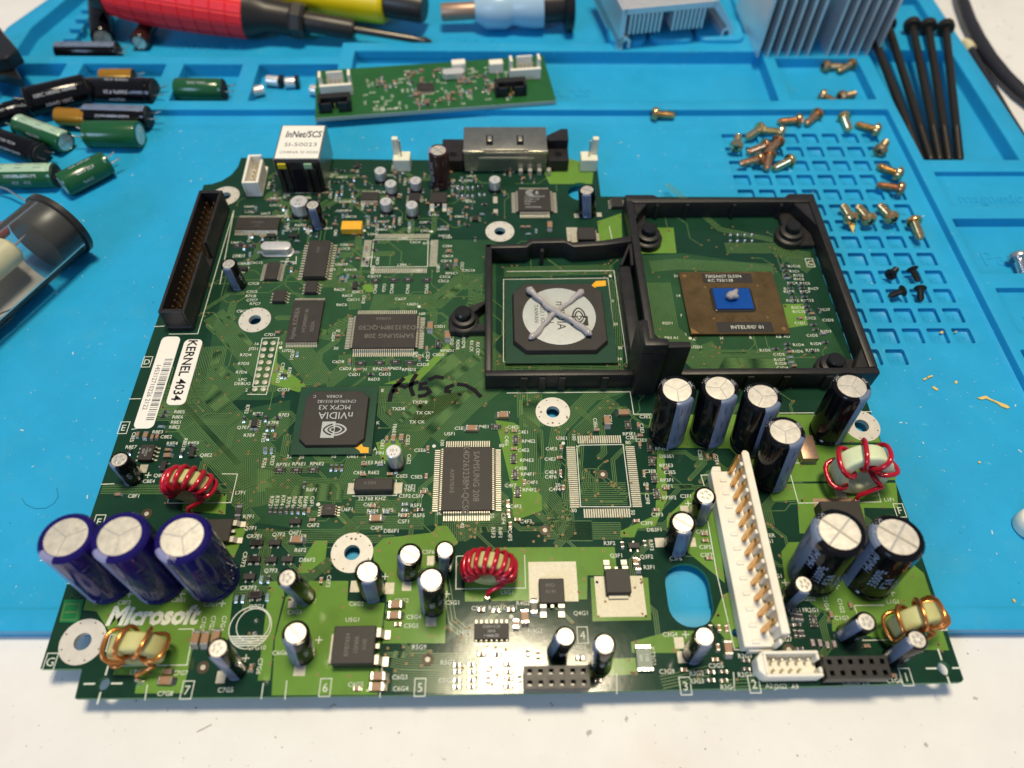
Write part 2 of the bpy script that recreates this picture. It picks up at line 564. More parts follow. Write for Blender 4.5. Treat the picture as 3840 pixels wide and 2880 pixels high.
arc = [(-28.0,91.5), (-28.1,86.2), (-29.7,81.5), (-32.6,78.0), (-35.9,76.2), (-38.9,75.7)]
OUT = [(-38.9,75.7), (-39.4,-11.6), (-39.4,-58.3), (-39.6,-76.7), (-39.1,-98.9), (-29.1,-99.0), (-28.7,-105.7), (16.4,-106.0), (73.3,-106.1), (133.6,-105.6), (183.6,-105.0), (184.3,-104.4), (184.6,-76.9), (184.7,-60.8), (184.5,-27.7)]
OUT += [(184.6, 0.0), (184.6, 68.2), (110.9,68.8), (111.0,88.7)] + arc[:-1]
# mounting holes: centre, ring radius, hole radius
HOLES = [((-31.0,-92.6), 5.6, 2.3), ((32.7,-70.4), 5.6, 2.3), ((88.2,-26.8), 5.2, 2.2), ((-7.6,9.6), 5.2, 2.2), ((72.8,50.3), 5.2, 2.2), ((180.4,-32.5), 5.4, 2.3), ((-29.5,69.5), 5.2, 2.2)]
TOOL = [((-23.0,-102.5), 1.5), ((180.5,-101.8), 1.6), ((131.0,-92.7), 1.1)]
slot = rrect(0, 11.6, 0, 16.6, 5.4, 6)
s0 = (120.5,-83.0)
slot = [(s0[0] - 5.6 + x, s0[1] - 8.1 + y) for x, y in slot]
notch = disc(*(103.6,71.6), 5.0, 18)


def inside(x, y, pl):
    r_ = False
    for i in range(len(pl)):
        (xa, ya), (xb, yb) = pl[i], pl[i - 1]
        if (ya > y) != (yb > y) and x < (xb - xa) * (y - ya) / (yb - ya) + xa:
            r_ = not r_
    return r_


def holed(out, holes, z0, z1, m_top, m_side, mats, name, parent):
    pts = [Vector(q) for q in out]
    edges = [(i, (i + 1) % len(out)) for i in range(len(out))]
    for h in holes:
        k = len(pts)
        pts += [Vector(q) for q in h]
        edges += [(k + i, k + (i + 1) % len(h)) for i in range(len(h))]
    vo, eo, fo, ov, oe, of = geometry.delaunay_2d_cdt(pts, edges, [], 0, 1e-5)
    keep = []
    for f in fo:
        cx_ = sum(vo[i].x for i in f) / 3
        cy_ = sum(vo[i].y for i in f) / 3
        if inside(cx_, cy_, out) and not any(inside(cx_, cy_, h) for h in holes):
            keep.append(f)
    fo = keep
    q = MB()
    n = len(vo)
    q.add([(v.x, v.y, z1) for v in vo], [tuple(f) for f in fo], m_top)
    q.add([(v.x, v.y, z0) for v in vo], [tuple(f)[::-1] for f in fo], m_side)
    for lp, sg in [(out, 1)] + [(h, -1) for h in holes]:
        a = sum(lp[i][0] * lp[(i + 1) % len(lp)][1] - lp[(i + 1) % len(lp)][0] * lp[i][1] for i in range(len(lp)))
        if a * sg < 0:
            lp = lp[::-1]
        k = len(lp)
        q.add([(x, y, z0) for x, y in lp] + [(x, y, z1) for x, y in lp], [(i, (i + 1) % k, k + (i + 1) % k, k + i) for i in range(k)], m_side)
    return q.obj(name, mats, parent, smooth=30)


hole_polys = [disc(c[0], c[1], r, 20) for c, R0, r in HOLES] + [disc(c[0], c[1], r, 16) for c, r in TOOL] + [slot, notch]
holed(OUT, hole_polys, -1.6, 0.0, 0, 1, [mask_dark, mask_edge], 'circuit_board', MBD)
for c, R0, r in HOLES:                    # tinned rings round the holes, with barrels
    q = MB()
    q.lathe([(r, -1.62), (r - 0.18, -1.62), (r - 0.18, ZPAD), (r + 0.1, ZPAD + 0.01), (R0, ZPAD), (R0, 0.0)], 28, 0, cap0=False, cap1=False)
    for i in range(8):
        a = math.pi / 4 * i + 0.4
        q.flat(disc((R0 - 0.75) * math.cos(a), (R0 - 0.75) * math.sin(a), 0.22, 6), ZPAD + 0.02, 1)
    q.obj('mounting_ring', [tin_ring, hole_m], MBD, (c[0], c[1], 0))
for c, r in TOOL[:2]:
    q = MB()
    for a in range(4):
        w = R(90 * a)
        q.ribbon([(1.9 * math.cos(w), 1.9 * math.sin(w)), (4.6 * math.cos(w), 4.6 * math.sin(w))], 0.4, ZS)
    q.obj('registration_mark', silk, MBD, (c[0], c[1], 0))

# copper areas showing through the mask
def sheet(pl, z, name, m_):
    pts, edges = [], []
    for lp in [pl] + hole_polys:
        k = len(pts)
        pts += [Vector(q_) for q_ in lp]
        edges += [(k + i, k + (i + 1) % len(lp)) for i in range(len(lp))]
    vo, eo, fo, ov, oe, of = geometry.delaunay_2d_cdt(pts, edges, [], 0, 1e-5)
    q_ = MB()
    fs = []
    for f in fo:
        cx_ = sum(vo[i].x for i in f) / 3
        cy_ = sum(vo[i].y for i in f) / 3
        if inside(cx_, cy_, pl) and not any(inside(cx_, cy_, h) for h in hole_polys):
            fs.append(tuple(f))
    us = sorted({i for f in fs for i in f})
    mp_ = {v: i for i, v in enumerate(us)}
    q_.add([(vo[i].x, vo[i].y, z) for i in us], [tuple(mp_[i] for i in f) for f in fs])
    return q_.obj(name, m_, MBD, smooth=0)


KEEP = [(c[0], c[1], r + 0.4) for c, R0, r in HOLES] + [(c[0], c[1], r + 0.3) for c, r in TOOL] + [(s0[0], s0[1], 6.4), (s0[0], s0[1] + 4, 6.0), (s0[0], s0[1] - 4, 6.0), (*(103.6,71.6), 5.4)]


def clear(pts):
    for a_, b_ in zip(pts[:-1], pts[1:]):
        a_, b_ = Vector((a_[0], a_[1])), Vector((b_[0], b_[1]))
        d_ = b_ - a_
        for x_, y_, r_ in KEEP:
            t_ = max(0, min(1, (Vector((x_, y_)) - a_).dot(d_) / max(1e-9, d_.length_squared)))
            if (a_ + d_ * t_ - Vector((x_, y_))).length < r_:
                return False
    return True


POURS = [
    [(-33.3,-84.8), (-33.5,-80.0), (-31.1,-72.4), (2.3,-72.8), (3.3,-79.1), (4.6,-93.1), (-3.7,-93.0), (-3.5,-104.9), (-14.9,-104.8), (-15.4,-100.7), (-21.3,-100.5), (-21.4,-95.3), (-23.8,-91.7), (-29.9,-85.2)],
    [(32.6,-78.1), (22.8,-78.0), (17.1,-82.2), (16.1,-92.5), (17.5,-105.7), (42.6,-105.9), (42.2,-94.5), (42.5,-84.0), (32.9,-83.3)],
    [(42.9,-84.0), (42.7,-94.0), (58.2,-94.2), (58.1,-74.1), (59.2,-69.5), (60.8,-67.8), (57.7,-63.1), (54.8,-63.1), (53.9,-65.0), (40.7,-66.5), (38.1,-69.3), (38.7,-72.9), (42.4,-76.9)],
    [(13.6,-102.3), (16.6,-102.3), (15.8,-92.8), (16.6,-81.5), (15.6,-78.0), (12.2,-78.0), (13.1,-92.8)],
    [(22.4,-67.0), (25.8,-67.0), (25.9,-72.1), (21.9,-75.8), (18.9,-75.8), (19.3,-74.0)],
    [(62.7,-74.1), (70.9,-69.5), (77.0,-69.5), (102.7,-69.7), (102.6,-75.5), (102.4,-77.5), (94.8,-77.4), (94.2,-83.7), (62.9,-83.9)],
    [(95.5,-78.0), (110.6,-78.2), (110.1,-89.2), (95.2,-89.3)],
    [(126.5,-53.6), (117.9,-61.2), (117.5,-64.0), (122.0,-71.3), (130.5,-79.9), (131.4,-67.7), (131.1,-54.4)],
    [(131.7,-82.1), (129.3,-83.0), (126.5,-87.9), (125.1,-89.7), (129.3,-96.3), (132.3,-96.0)],
    [(104.3,-94.5), (114.9,-91.9), (120.6,-92.0), (115.6,-97.3), (104.3,-97.1)],
    [(99.7,-98.4), (105.1,-98.3), (105.2,-102.1), (93.5,-102.6), (92.1,-101.7)],
    [(117.8,-28.0), (184.0,-28.6), (184.4,-38.3), (163.6,-38.1), (143.6,-47.0), (139.3,-39.9), (119.9,-39.4), (116.5,-32.2)],
    [(157.1,-39.0), (184.5,-39.2), (185.1,-50.6), (151.6,-50.9), (148.9,-47.7)],
    [(151.4,-51.5), (184.7,-51.5), (182.8,-59.3), (173.2,-59.1), (171.5,-67.4), (153.4,-66.4), (155.2,-56.5), (148.3,-56.8), (147.7,-53.1)],
    [(118.2,-39.2), (120.0,-39.9), (118.8,-55.7), (114.3,-63.9), (109.4,-64.6), (108.3,-67.0), (104.5,-67.0), (104.6,-65.2), (114.8,-60.7)],
    [(70.9,-29.6), (76.4,-30.5), (78.2,-31.8), (79.1,-50.1), (83.7,-54.3), (83.7,-58.9), (76.5,-61.7), (75.5,-60.0), (75.7,-53.6)],
    [(147.2,-71.6), (149.9,-68.9), (154.1,-68.9), (180.6,-74.3), (183.6,-77.9), (183.2,-97.6), (169.5,-97.1), (166.3,-94.2), (155.3,-92.5), (156.4,-88.3), (153.4,-86.8), (151.4,-84.8), (146.3,-80.3)],
    [(-15.6,-52.8), (-3.9,-52.9), (-3.0,-59.1), (-15.0,-57.8)],
    [(-1.5,-61.6), (3.9,-61.7), (1.8,-71.5), (-0.8,-71.5)],
    [(1.4,2.7), (2.4,-7.8), (12.7,-16.3), (11.1,-19.1), (2.9,-16.2), (1.8,-16.0)],
    [(123.5,52.0), (136.0,52.0), (135.2,39.2), (122.8,39.0)],
    [(167.6,15.3), (174.4,15.3), (173.9,6.1), (167.0,5.0)],
    [(108.5,55.4), (117.7,59.6), (116.4,41.8), (108.3,41.8)],
    [(36.6,-16.2), (46.2,-12.2), (55.8,-0.8), (56.7,-3.0), (47.2,-15.3), (39.1,-16.2)],
    [(25.8,25.1), (29.6,25.1), (29.9,21.5), (26.5,21.5)],
    [(36.0,-36.9), (42.9,-35.2), (44.2,-42.7), (38.1,-42.7)],
    [(86.4,96.5), (91.9,75.9), (108.2,75.9), (109.9,86.8)],
]
for pl in POURS:
    sheet(pl, ZP, 'copper_area', mask_pour)
# darker inner planes: a faint lighter field under the bus areas
PLANES = [
    [(-19.8,33.4), (21.0,46.2), (71.4,46.0), (71.1,-14.5), (47.4,-31.6), (40.2,-20.2), (11.3,-16.0), (2.5,-21.8), (-17.5,-21.6), (-20.4,6.3)],
    [(-27.9,-30.9), (8.9,-21.8), (10.7,-40.2), (43.3,-40.6), (47.6,-22.2), (74.4,-15.5), (115.7,-16.9), (89.9,-35.7), (84.0,-62.5), (59.3,-62.2), (30.8,-65.7), (5.8,-61.6), (-0.6,-51.1)],
    [(120.2,37.8), (137.4,39.1), (168.3,32.5), (181.2,3.8), (183.4,-13.4), (134.6,-13.0), (121.7,4.2)],
]
for pl in PLANES:
    sheet(pl, 0.005, 'inner_plane', mask_plane)

# ---- traces: hand-placed buses and a fill of short runs, all raised copper under the mask
TR = MB()


def bus(pts, n, pitch=0.42, w=0.19):
    P = [Vector(q) for q in pts]
    for k in range(n):
        d = (k - (n - 1) / 2) * pitch
        out = []
        for i in range(len(P)):
            d1 = (P[i] - P[i - 1]).normalized() if i else (P[1] - P[0]).normalized()
            d2 = (P[i + 1] - P[i]).normalized() if i < len(P) - 1 else d1
            n1, n2 = Vector((-d1.y, d1.x)), Vector((-d2.y, d2.x))
            b = (n1 + n2).normalized()
            out.append(P[i] + b * (d / max(0.4, b.dot(n1))))
        if clear(out):
            TR.ribbon(out, w, ZT)


BUSES = [
    ([(-31.1,-21.5), (-17.5,-21.6), (2.0,-41.0), (4.9,-56.9)], 22), ([(-32.5,-25.3), (-24.6,-25.4), (1.8,-52.0)], 14),
    ([(-21.6,11.9), (1.2,-13.9), (2.0,-18.9)], 14), ([(-20.4,-1.3), (-19.8,-11.7), (-7.9,-21.7)], 24),
    ([(18.6,-16.0), (24.5,-10.0), (23.9,-4.8)], 10), ([(1.7,2.8), (9.6,-4.7), (17.8,-16.0)], 16),
    ([(41.7,-40.5), (47.4,-31.6), (59.6,-16.4), (72.9,-5.2)], 22), ([(39.2,-27.8), (43.7,-24.1), (62.7,-5.1), (69.5,4.6)], 16),
    ([(33.7,-20.1), (45.1,-20.2), (59.4,-6.7)], 12), ([(52.3,-35.3), (63.8,-22.3), (72.8,-14.5)], 14),
    ([(82.9,-31.9), (82.6,-17.6), (90.5,-9.5)], 14), ([(84.4,-52.9), (88.5,-32.0), (99.8,-19.7), (109.1,-16.8)], 14),
    ([(81.2,-22.5), (80.8,-49.5), (87.2,-57.8), (89.7,-64.9), (97.0,-65.0)], 12), ([(106.9,-22.7), (94.6,-35.7), (92.9,-49.6)], 10),
    ([(6.5,-53.7), (28.5,-52.3), (30.5,-43.0), (42.5,-39.7)], 10), ([(6.5,-65.5), (30.0,-65.7), (33.2,-61.9), (51.3,-62.1)], 8),
    ([(9.0,-46.2), (14.3,-51.3), (28.5,-52.3)], 14), ([(-38.9,-51.1), (-19.7,-51.4), (-15.7,-52.6), (-3.2,-52.8), (5.8,-61.6)], 6),
    ([(31.4,4.8), (33.0,17.3), (51.6,17.2), (58.6,25.6), (66.8,25.5)], 12), ([(52.2,3.6), (62.4,11.4), (65.9,20.7)], 10),
    ([(73.6,-12.5), (109.5,-12.2)], 14, 0.6), ([(74.1,30.4), (112.1,31.5)], 8, 0.6), ([(111.6,26.5), (108.7,-11.7)], 8, 0.6),
    ([(127.0,25.2), (126.9,4.2), (135.4,-7.8), (166.1,-8.0)], 16), ([(125.2,32.7), (134.8,33.9), (168.0,31.2)], 10),
    ([(153.1,41.6), (170.3,41.5), (181.1,31.1)], 10), ([(170.0,40.2), (182.7,37.5)], 8), ([(138.2,-1.4), (141.9,-9.9), (163.6,-11.1)], 12),
    ([(9.0,30.8), (23.7,20.9), (24.5,13.9)], 8), ([(7.3,5.0), (19.6,2.7), (21.5,9.4)], 8),
    ([(136.8,75.8), (152.9,51.1), (171.2,45.5)], 5), ([(48.6,-52.5), (43.7,-57.3), (32.0,-57.2)], 8),
    ([(60.8,-64.6), (66.6,-61.5), (73.9,-61.6)], 14), ([(83.9,-64.8), (105.0,-65.1)], 10), ([(94.9,-53.8), (107.6,-54.0)], 12, 0.6),
    ([(9.0,-27.5), (5.2,-33.0), (0.6,-33.0)], 12), ([(8.7,-40.2), (5.8,-45.4), (7.0,-52.1)], 10),
    ([(59.3,-62.2), (59.5,-67.6)], 12), ([(56.9,-75.7), (59.4,-88.8), (63.5,-92.2)], 4, 0.9),
    ([(45.4,-97.7), (48.7,-98.4), (66.9,-98.6)], 8), ([(45.8,-102.6), (66.9,-103.5)], 10), ([(63.6,-94.8), (69.5,-93.6), (76.1,-94.9)], 6),
    ([(124.7,-105.0), (141.6,-104.6)], 4, 0.8), ([(110.6,-104.1), (122.6,-101.9)], 5, 0.7),
]
for bb in BUSES:
    bus(bb[0], bb[1], bb[2] if len(bb) > 2 else 0.52)
rnd = random.Random(3)
VIAS = []
for i in range(330):                     # short runs that start and end in a via
    x, y = rnd.uniform(-30, 182), rnd.uniform(-98, 84)
    if x > 108 and y > 66:
        continue
    a = rnd.choice((0, 45, 90, 135, 180, 225, 270, 315))
    n = rnd.choice((1, 1, 2, 3, 4, 5))
    if x > 66 and y > -18:
        n = 1
        if rnd.random() < 0.4:
            continue
    pts = [(x, y)]
    for sgm in range(rnd.choice((2, 3, 3, 4))):
        ln = rnd.uniform(2, 10)
        x, y = x + ln * math.cos(R(a)), y + ln * math.sin(R(a))
        pts.append((x, y))
        a += rnd.choice((45, -45))
    if all(-33 < q[0] < 183 and -103 < q[1] < (86 if q[0] < 108 else 66) for q in pts):
        bus(pts, n, 0.5, 0.2)
        VIAS += [pts[0], pts[-1]]
stuff(TR.obj('trace', mask_trace, MBD, smooth=0))
for bb in BUSES:
    for k in range(10):
        q = rnd.choice(bb[0])
        VIAS.append((q[0] + rnd.uniform(-6, 6), q[1] + rnd.uniform(-4, 4)))
for pl in POURS:
    for k in range(9):
        q = rnd.choice(pl)
        c = (sum(w[0] for w in pl) / len(pl), sum(w[1] for w in pl) / len(pl))
        f = rnd.uniform(0.08, 0.3)
        VIAS.append((q[0] + (c[0] - q[0]) * f, q[1] + (c[1] - q[1]) * f))
VI = MB()
for x, y in VIAS:
    if -30 < x < 183 and -104 < y < 66 and clear([(x, y), (x + 0.01, y)]):
        VI.flat(disc(x, y, 0.36, 8), ZS - 0.01, 0)
        VI.flat(disc(x, y, 0.17, 6), ZS, 1)
stuff(VI.obj('via', [copper_pad, hole_m], MBD, smooth=0))
for c in ((101.4,-48.0), (84.2,-64.7), (54.1,-98.0), (143.3,-96.9), (-0.1,-99.1), (-24.4,-58.7)):   # fiducial dots
    q = MB()
    q.flat(disc(0, 0, 1.5, 20), ZS - 0.01, 1)
    q.flat(disc(0, 0, 0.62, 16), ZS + 0.01, 0)
    q.obj('fiducial_mark', [tin, hole_m], MBD, (c[0], c[1], 0), smooth=0)

# ---- white print
SK = MB()
PRINT = [  # text, position, rotation
    ('R8E5', (-23.4,-25.8), 0), ('R8E6', (-23.5,-27.6), 0), ('R8E1', (-23.6,-29.4), 0), ('R8E2', (-23.6,-31.1), 0), ('R8E3', (-28.1,-32.7), 0), ('C8E2', (-25.2,-34.4), 0), ('R8E4', (-22.9,-36.6), 0), ('R8E9', (-16.8,-36.6), 0),
    ('R8E7', (-34.4,-37.7), 0), ('Q8E2', (-12.3,-40.6), 0), ('Q8E3', (-23.8,-47.0), 0), ('C8E4', (-26.4,-48.8), 0), ('C8F1', (-29.4,-53.3), 0), ('L7F1', (-0.2,-52.6), 0), ('R7F1', (3.4,-59.8), 0), ('Q7F1', (4.5,-63.2), 0), ('CR7F1', (6.0,-65.5), 0),
    ('C8E5', (-34.8,-34.4), -90), ('R8E10', (-19.3,-37.0), -90), ('CR7F2', (4.6,-72.0), -90), ('Q7E1', (-3.6,-31.4), 0), ('R7E4', (-1.2,-34.1), 0), ('LPC', (-6.9,-14.2), 0), ('DEBUG', (-6.7,-15.7), 0), ('2', (-5.0,-18.1), 0),
    ('R7E2', (-3.5,-25.1), -90), ('R7E1', (-0.0,-26.7), 0),
    ('C7D3', (6.2,-18.1), 0), ('R7E3', (7.8,-27.2), 0), ('R7F8', (5.1,-29.9), 0), ('R7E5', (3.2,-35.0), -90), ('R7E6', (4.8,-43.4), -90), ('R7E7', (7.0,-42.6), -90), ('22', (11.6,-41.3), 0), ('20', (15.1,-41.5), 0), ('10', (24.4,-41.4), 0), ('U6E1', (29.7,-41.4), 0), ('1', (33.4,-41.5), 0), ('PIN A1', (38.5,-40.4), 0), ('A', (36.0,-39.1), 0), ('K', (36.1,-30.2), 0), ('B', (36.4,-18.6), 0),
    ('RP7E1', (10.2,-43.9), 0), ('RP6E1', (14.7,-43.7), 0), ('RP6E2', (19.9,-43.7), 0), ('C6E3', (34.1,-43.5), 0), ('R6E1', (37.8,-43.5), 0), ('C6E4', (32.2,-46.7), 0), ('R6E2', (36.3,-46.7), 0), ('C6E5', (44.3,-47.9), 0), ('Y6F1', (46.8,-51.1), 0), ('Y6F2', (46.8,-52.2), 0), ('32.768 KHZ', (36.6,-54.8), 0),
    ('R6F1', (19.4,-51.9), 0), ('R7F2', (8.9,-55.3), -90), ('R7F3', (10.4,-55.2), -90), ('R7F4', (12.0,-55.1), -90), ('R7F5', (13.6,-55.6), -90), ('R6F6', (15.2,-55.5), -90), ('R6F7', (16.8,-55.5), -90), ('R6F8', (18.3,-55.5), -90), ('C6F1', (20.1,-55.4), -90),
    ('U6F1', (30.0,-58.0), 0), ('C6F4', (36.0,-56.6), 0), ('R6F4', (37.1,-58.5), 0), ('R6F5', (41.2,-58.3), 0), ('C5F2', (45.6,-54.1), 0), ('C5F7', (49.2,-54.2), 0), ('R5F1', (48.8,-57.0), 0), ('R5F2', (45.7,-59.8), 0), ('R5F5', (49.9,-60.0), 0), ('C5F1', (45.7,-61.7), 0), ('C6F2', (21.4,-62.5), 0), ('C6F5', (38.6,-63.5), 0), ('DB6F1', (42.6,-64.4), 0), ('Q6F1', (16.7,-64.6), 0), ('Q7F2', (12.5,-65.1), 0), ('C6F8', (18.3,-65.7), 0), ('R6F2', (19.0,-69.6), 0), ('DB6F2', (21.2,-72.3), 0), ('Q7F3', (12.1,-75.1), 0),
    ('FB6E1', (41.1,-32.5), -90), ('C5E3', (45.3,-36.1), -90), ('C6E1', (38.0,-37.5), -90), ('C6E2', (46.0,-42.5), -90), ('TXD*8', (48.0,-23.0), 0), ('TXD8', (41.7,-25.3), 0), ('TX CK*', (49.7,-26.8), 0), ('TX CK', (47.6,-30.0), 0),
    ('C5E2', (60.5,-32.3), 0), ('RP4E1', (67.0,-31.8), 0), ('C5E1', (73.7,-27.0), 0), ('C4E5', (76.1,-32.1), 0), ('U5F1', (57.4,-34.2), 0), ('100', (55.4,-37.3), -90), ('C5E6', (49.0,-39.6), 0), ('C5E5', (48.5,-48.2), 0), ('20', (51.1,-52.2), 0), ('30', (55.3,-59.4), 0), ('40', (61.8,-63.0), -90), ('50', (69.9,-60.3), -90), ('80', (72.7,-38.3), 0), ('C4E6', (74.2,-36.7), -90), ('C4F7', (75.1,-51.2), 0), ('C5F4', (73.0,-61.2), -90), ('R5F3', (70.2,-65.2), -90), ('R4F1', (72.1,-65.2), -90), ('C4F5', (74.7,-66.1), -90),
    ('C4E1', (78.9,-33.8), 0), ('RP4E2', (80.6,-36.9), 0), ('C4E2', (79.0,-39.9), 0), ('RP4E3', (79.9,-43.2), 0), ('C4E8', (78.1,-45.8), 0), ('RP4F1', (79.9,-47.7), 0), ('C4F1', (81.1,-50.3), 0), ('RP4F2', (80.4,-52.6), 0), ('C4F2', (76.4,-57.6), 0), ('C4F3', (79.1,-62.1), 0), ('U3E1', (90.3,-36.0), 0), ('100', (94.0,-35.8), -90), ('C4E3', (87.1,-39.5), 0), ('C4E7', (86.7,-42.9), 0), ('C4E4', (86.6,-47.1), 0), ('C4F6', (86.5,-48.6), 0), ('20', (88.4,-51.2), 0), ('C4F4', (87.5,-52.5), 0), ('30', (92.5,-59.0), 0), ('50', (108.7,-59.8), -90), ('80', (109.7,-37.6), 0), ('60', (113.3,-51.2), 0),
    ('C3E6', (100.7,-30.8), -90), ('C3E4', (105.2,-29.7), -90), ('C3E2', (115.8,-28.8), 0), ('RP3E1', (110.3,-34.7), 0), ('C3E7', (110.9,-36.0), 0), ('C3E9', (113.7,-36.9), 0), ('C3E3', (114.4,-32.8), -90), ('RP3E2', (119.4,-39.8), 0), ('DB3E1', (120.4,-42.3), 0), ('RP3E3', (119.9,-45.3), 0), ('C3E8', (115.0,-47.1), 0), ('C3E5', (120.6,-47.5), 0), ('RP3F1', (119.4,-50.0), 0), ('C3F1', (119.2,-51.9), 0), ('RP3F2', (119.4,-55.4), 0), ('C2F1', (124.0,-55.0), 0), ('C3F3', (115.3,-60.5), 0), ('C3F9', (112.1,-63.0), 0), ('DB3F1', (113.9,-64.9), 0), ('R3F2', (101.4,-68.6), 0), ('R3F3', (112.6,-69.3), -90), ('Q3F1', (102.8,-72.1), 0), ('Q3F2', (110.9,-72.5), 0), ('R3F1', (111.2,-75.4), 0), ('C3F4', (126.8,-65.6), 0), ('C3F5', (127.0,-70.0), 0), ('C3F7', (127.0,-72.2), 0), ('C3F6', (118.6,-73.1), 0), ('C2E3', (130.3,-41.9), -90), ('C2E4', (134.8,-43.5), -90), ('C3F8', (113.2,-55.7), -90), ('POWER', (143.9,-66.9), 0), ('J2G1', (144.1,-68.5), 0),
    ('L1F1', (181.0,-56.7), 0), ('C8F2', (-23.5,-83.0), 0), ('C8G1', (-10.0,-82.5), 0), ('C7G1', (-1.7,-83.8), 0), ('CR7F3', (7.1,-79.6), 0), ('Q7G1', (10.0,-84.5), 0), ('C7G2', (-2.4,-88.7), -90), ('C7G3', (-0.1,-88.5), -90), ('C7G4', (2.6,-88.6), -90), ('C7G10', (12.0,-94.6), 0), ('L7G1', (-15.7,-100.0), 0), ('C7G7', (-5.3,-100.3), 0), ('C7G8', (-7.7,-104.9), 0), ('C7G5', (6.4,-104.3), 0), ('C7G6', (13.5,-99.0), -90),
    ('C6G1', (19.9,-86.0), 0), ('C6G2', (35.3,-84.1), 0), ('C6F3', (27.5,-78.1), -90), ('U5G1', (34.7,-88.1), 0), ('C5G2', (46.7,-83.4), 0), ('C5G4', (50.1,-87.6), 0), ('C5G5', (49.6,-89.8), 0), ('C5G1', (59.7,-84.1), 0), ('R5G9', (51.9,-95.0), 0), ('C6G3', (47.6,-102.0), 0), ('C6G4', (48.0,-104.6), 0), ('C6G5', (37.2,-103.5), 0), ('C6G6', (17.9,-95.9), 0), ('L5G1', (73.7,-81.6), 0), ('C5F6', (52.9,-70.5), 0), ('C5G3', (66.4,-85.6), 0), ('R4G1', (70.6,-85.6), 0), ('C4G1', (74.4,-85.6), 0), ('U4G1', (62.8,-91.6), 0), ('R5G7', (59.1,-98.7), 0), ('C5G5', (58.8,-102.9), 0), ('R5G5', (64.5,-98.5), 0), ('C4G18', (74.6,-105.6), 0),
    ('Q4G1', (92.3,-87.2), 0), ('R4G2', (77.8,-84.5), 0), ('C4G2', (80.6,-91.5), 0), ('C3G4', (114.3,-92.8), 0), ('C3G9', (112.3,-101.6), 0), ('RT3G1', (109.4,-97.9), -90), ('R3G2', (119.5,-102.1), 0), ('R3G3', (119.2,-103.9), 0), ('R3G4', (126.5,-105.4), 0), ('C3G5', (124.5,-100.4), 0), ('R4G5', (91.3,-95.6), 0), ('R2G10', (131.6,-102.6), 0), ('R2G9', (132.1,-98.2), 0), ('C3G9', (96.5,-104.8), 0), ('GAME 1/2', (86.6,-105.6), 0),
    ('J2G1', (144.3,-78.2), 0), ('R2G2', (151.4,-84.3), 0), ('C1G4', (155.6,-85.4), -90), ('C1G2', (159.3,-86.2), -90), ('L1G1', (172.9,-85.3), 0), ('R2G1', (146.9,-87.2), 0), ('FR2G1', (151.1,-87.2), 0), ('R2G7', (142.9,-94.4), 0), ('C1G3', (158.6,-89.3), 0), ('J1G1', (150.5,-102.0), -90), ('A2', (136.5,-105.2), 0), ('J2G2', (139.2,-105.4), 0), ('A9', (142.7,-105.5), 0), ('GAME 3/4', (157.8,-105.0), 0), ('C1G6', (167.2,-104.5), 0),
    ('R1C16', (175.6,32.6), 0), ('R1C1', (175.0,30.2), 0), ('R1C2', (176.1,28.3), 0), ('R1C3', (175.8,26.5), 0), ('R1C4', (173.1,24.7), 0), ('R1C5', (177.4,24.5), 0), ('R1C7', (179.7,22.1), 0), ('R1C6', (171.3,22.1), 0), ('R1C8', (171.0,20.8), 0), ('R1C9', (176.5,20.8), 0), ('R1C12', (171.3,16.8), 0), ('R1C13', (176.3,16.8), 0), ('R1C14', (172.3,13.7), 0), ('R1C15', (172.3,11.9), 0), ('C1C2', (175.4,9.1), 0), ('C1D1', (171.3,7.0), 0), ('R1D3', (179.1,3.5), 0), ('C1D5', (174.1,1.8), 0), ('AB', (163.0,1.4), 0), ('AD', (165.7,1.5), 0), ('R1D4', (168.7,-2.0), 0), ('R1D9', (174.5,-1.6), 0), ('R1D5', (157.4,-4.1), 0), ('R1D6', (167.8,-4.6), 0), ('R1D10', (172.7,-4.2), 0), ('C1D2', (161.5,-5.8), 0), ('R1D7', (161.3,-7.9), 0), ('R1D8', (161.3,-9.4), 0), ('C1D4', (161.4,-11.1), 0), ('R1C17', (180.8,12.7), 0), ('C1D3', (181.0,8.2), 0),
    ('21', (133.3,28.2), 0), ('14', (133.0,19.2), 0), ('7', (132.6,10.5), 0), ('1', (132.9,2.6), 0), ('R2D1', (127.6,7.3), 0), ('PIN A1', (128.0,1.2), 0), ('A', (135.2,0.4), 0), ('H', (144.3,0.9), 0), ('R', (153.9,1.0), 0), ('U2D1', (135.5,-2.6), 0), ('10', (110.2,17.0), 0), ('20', (110.4,7.0), 0), ('30', (110.9,-2.8), 0), ('34', (110.3,-7.2), 0),
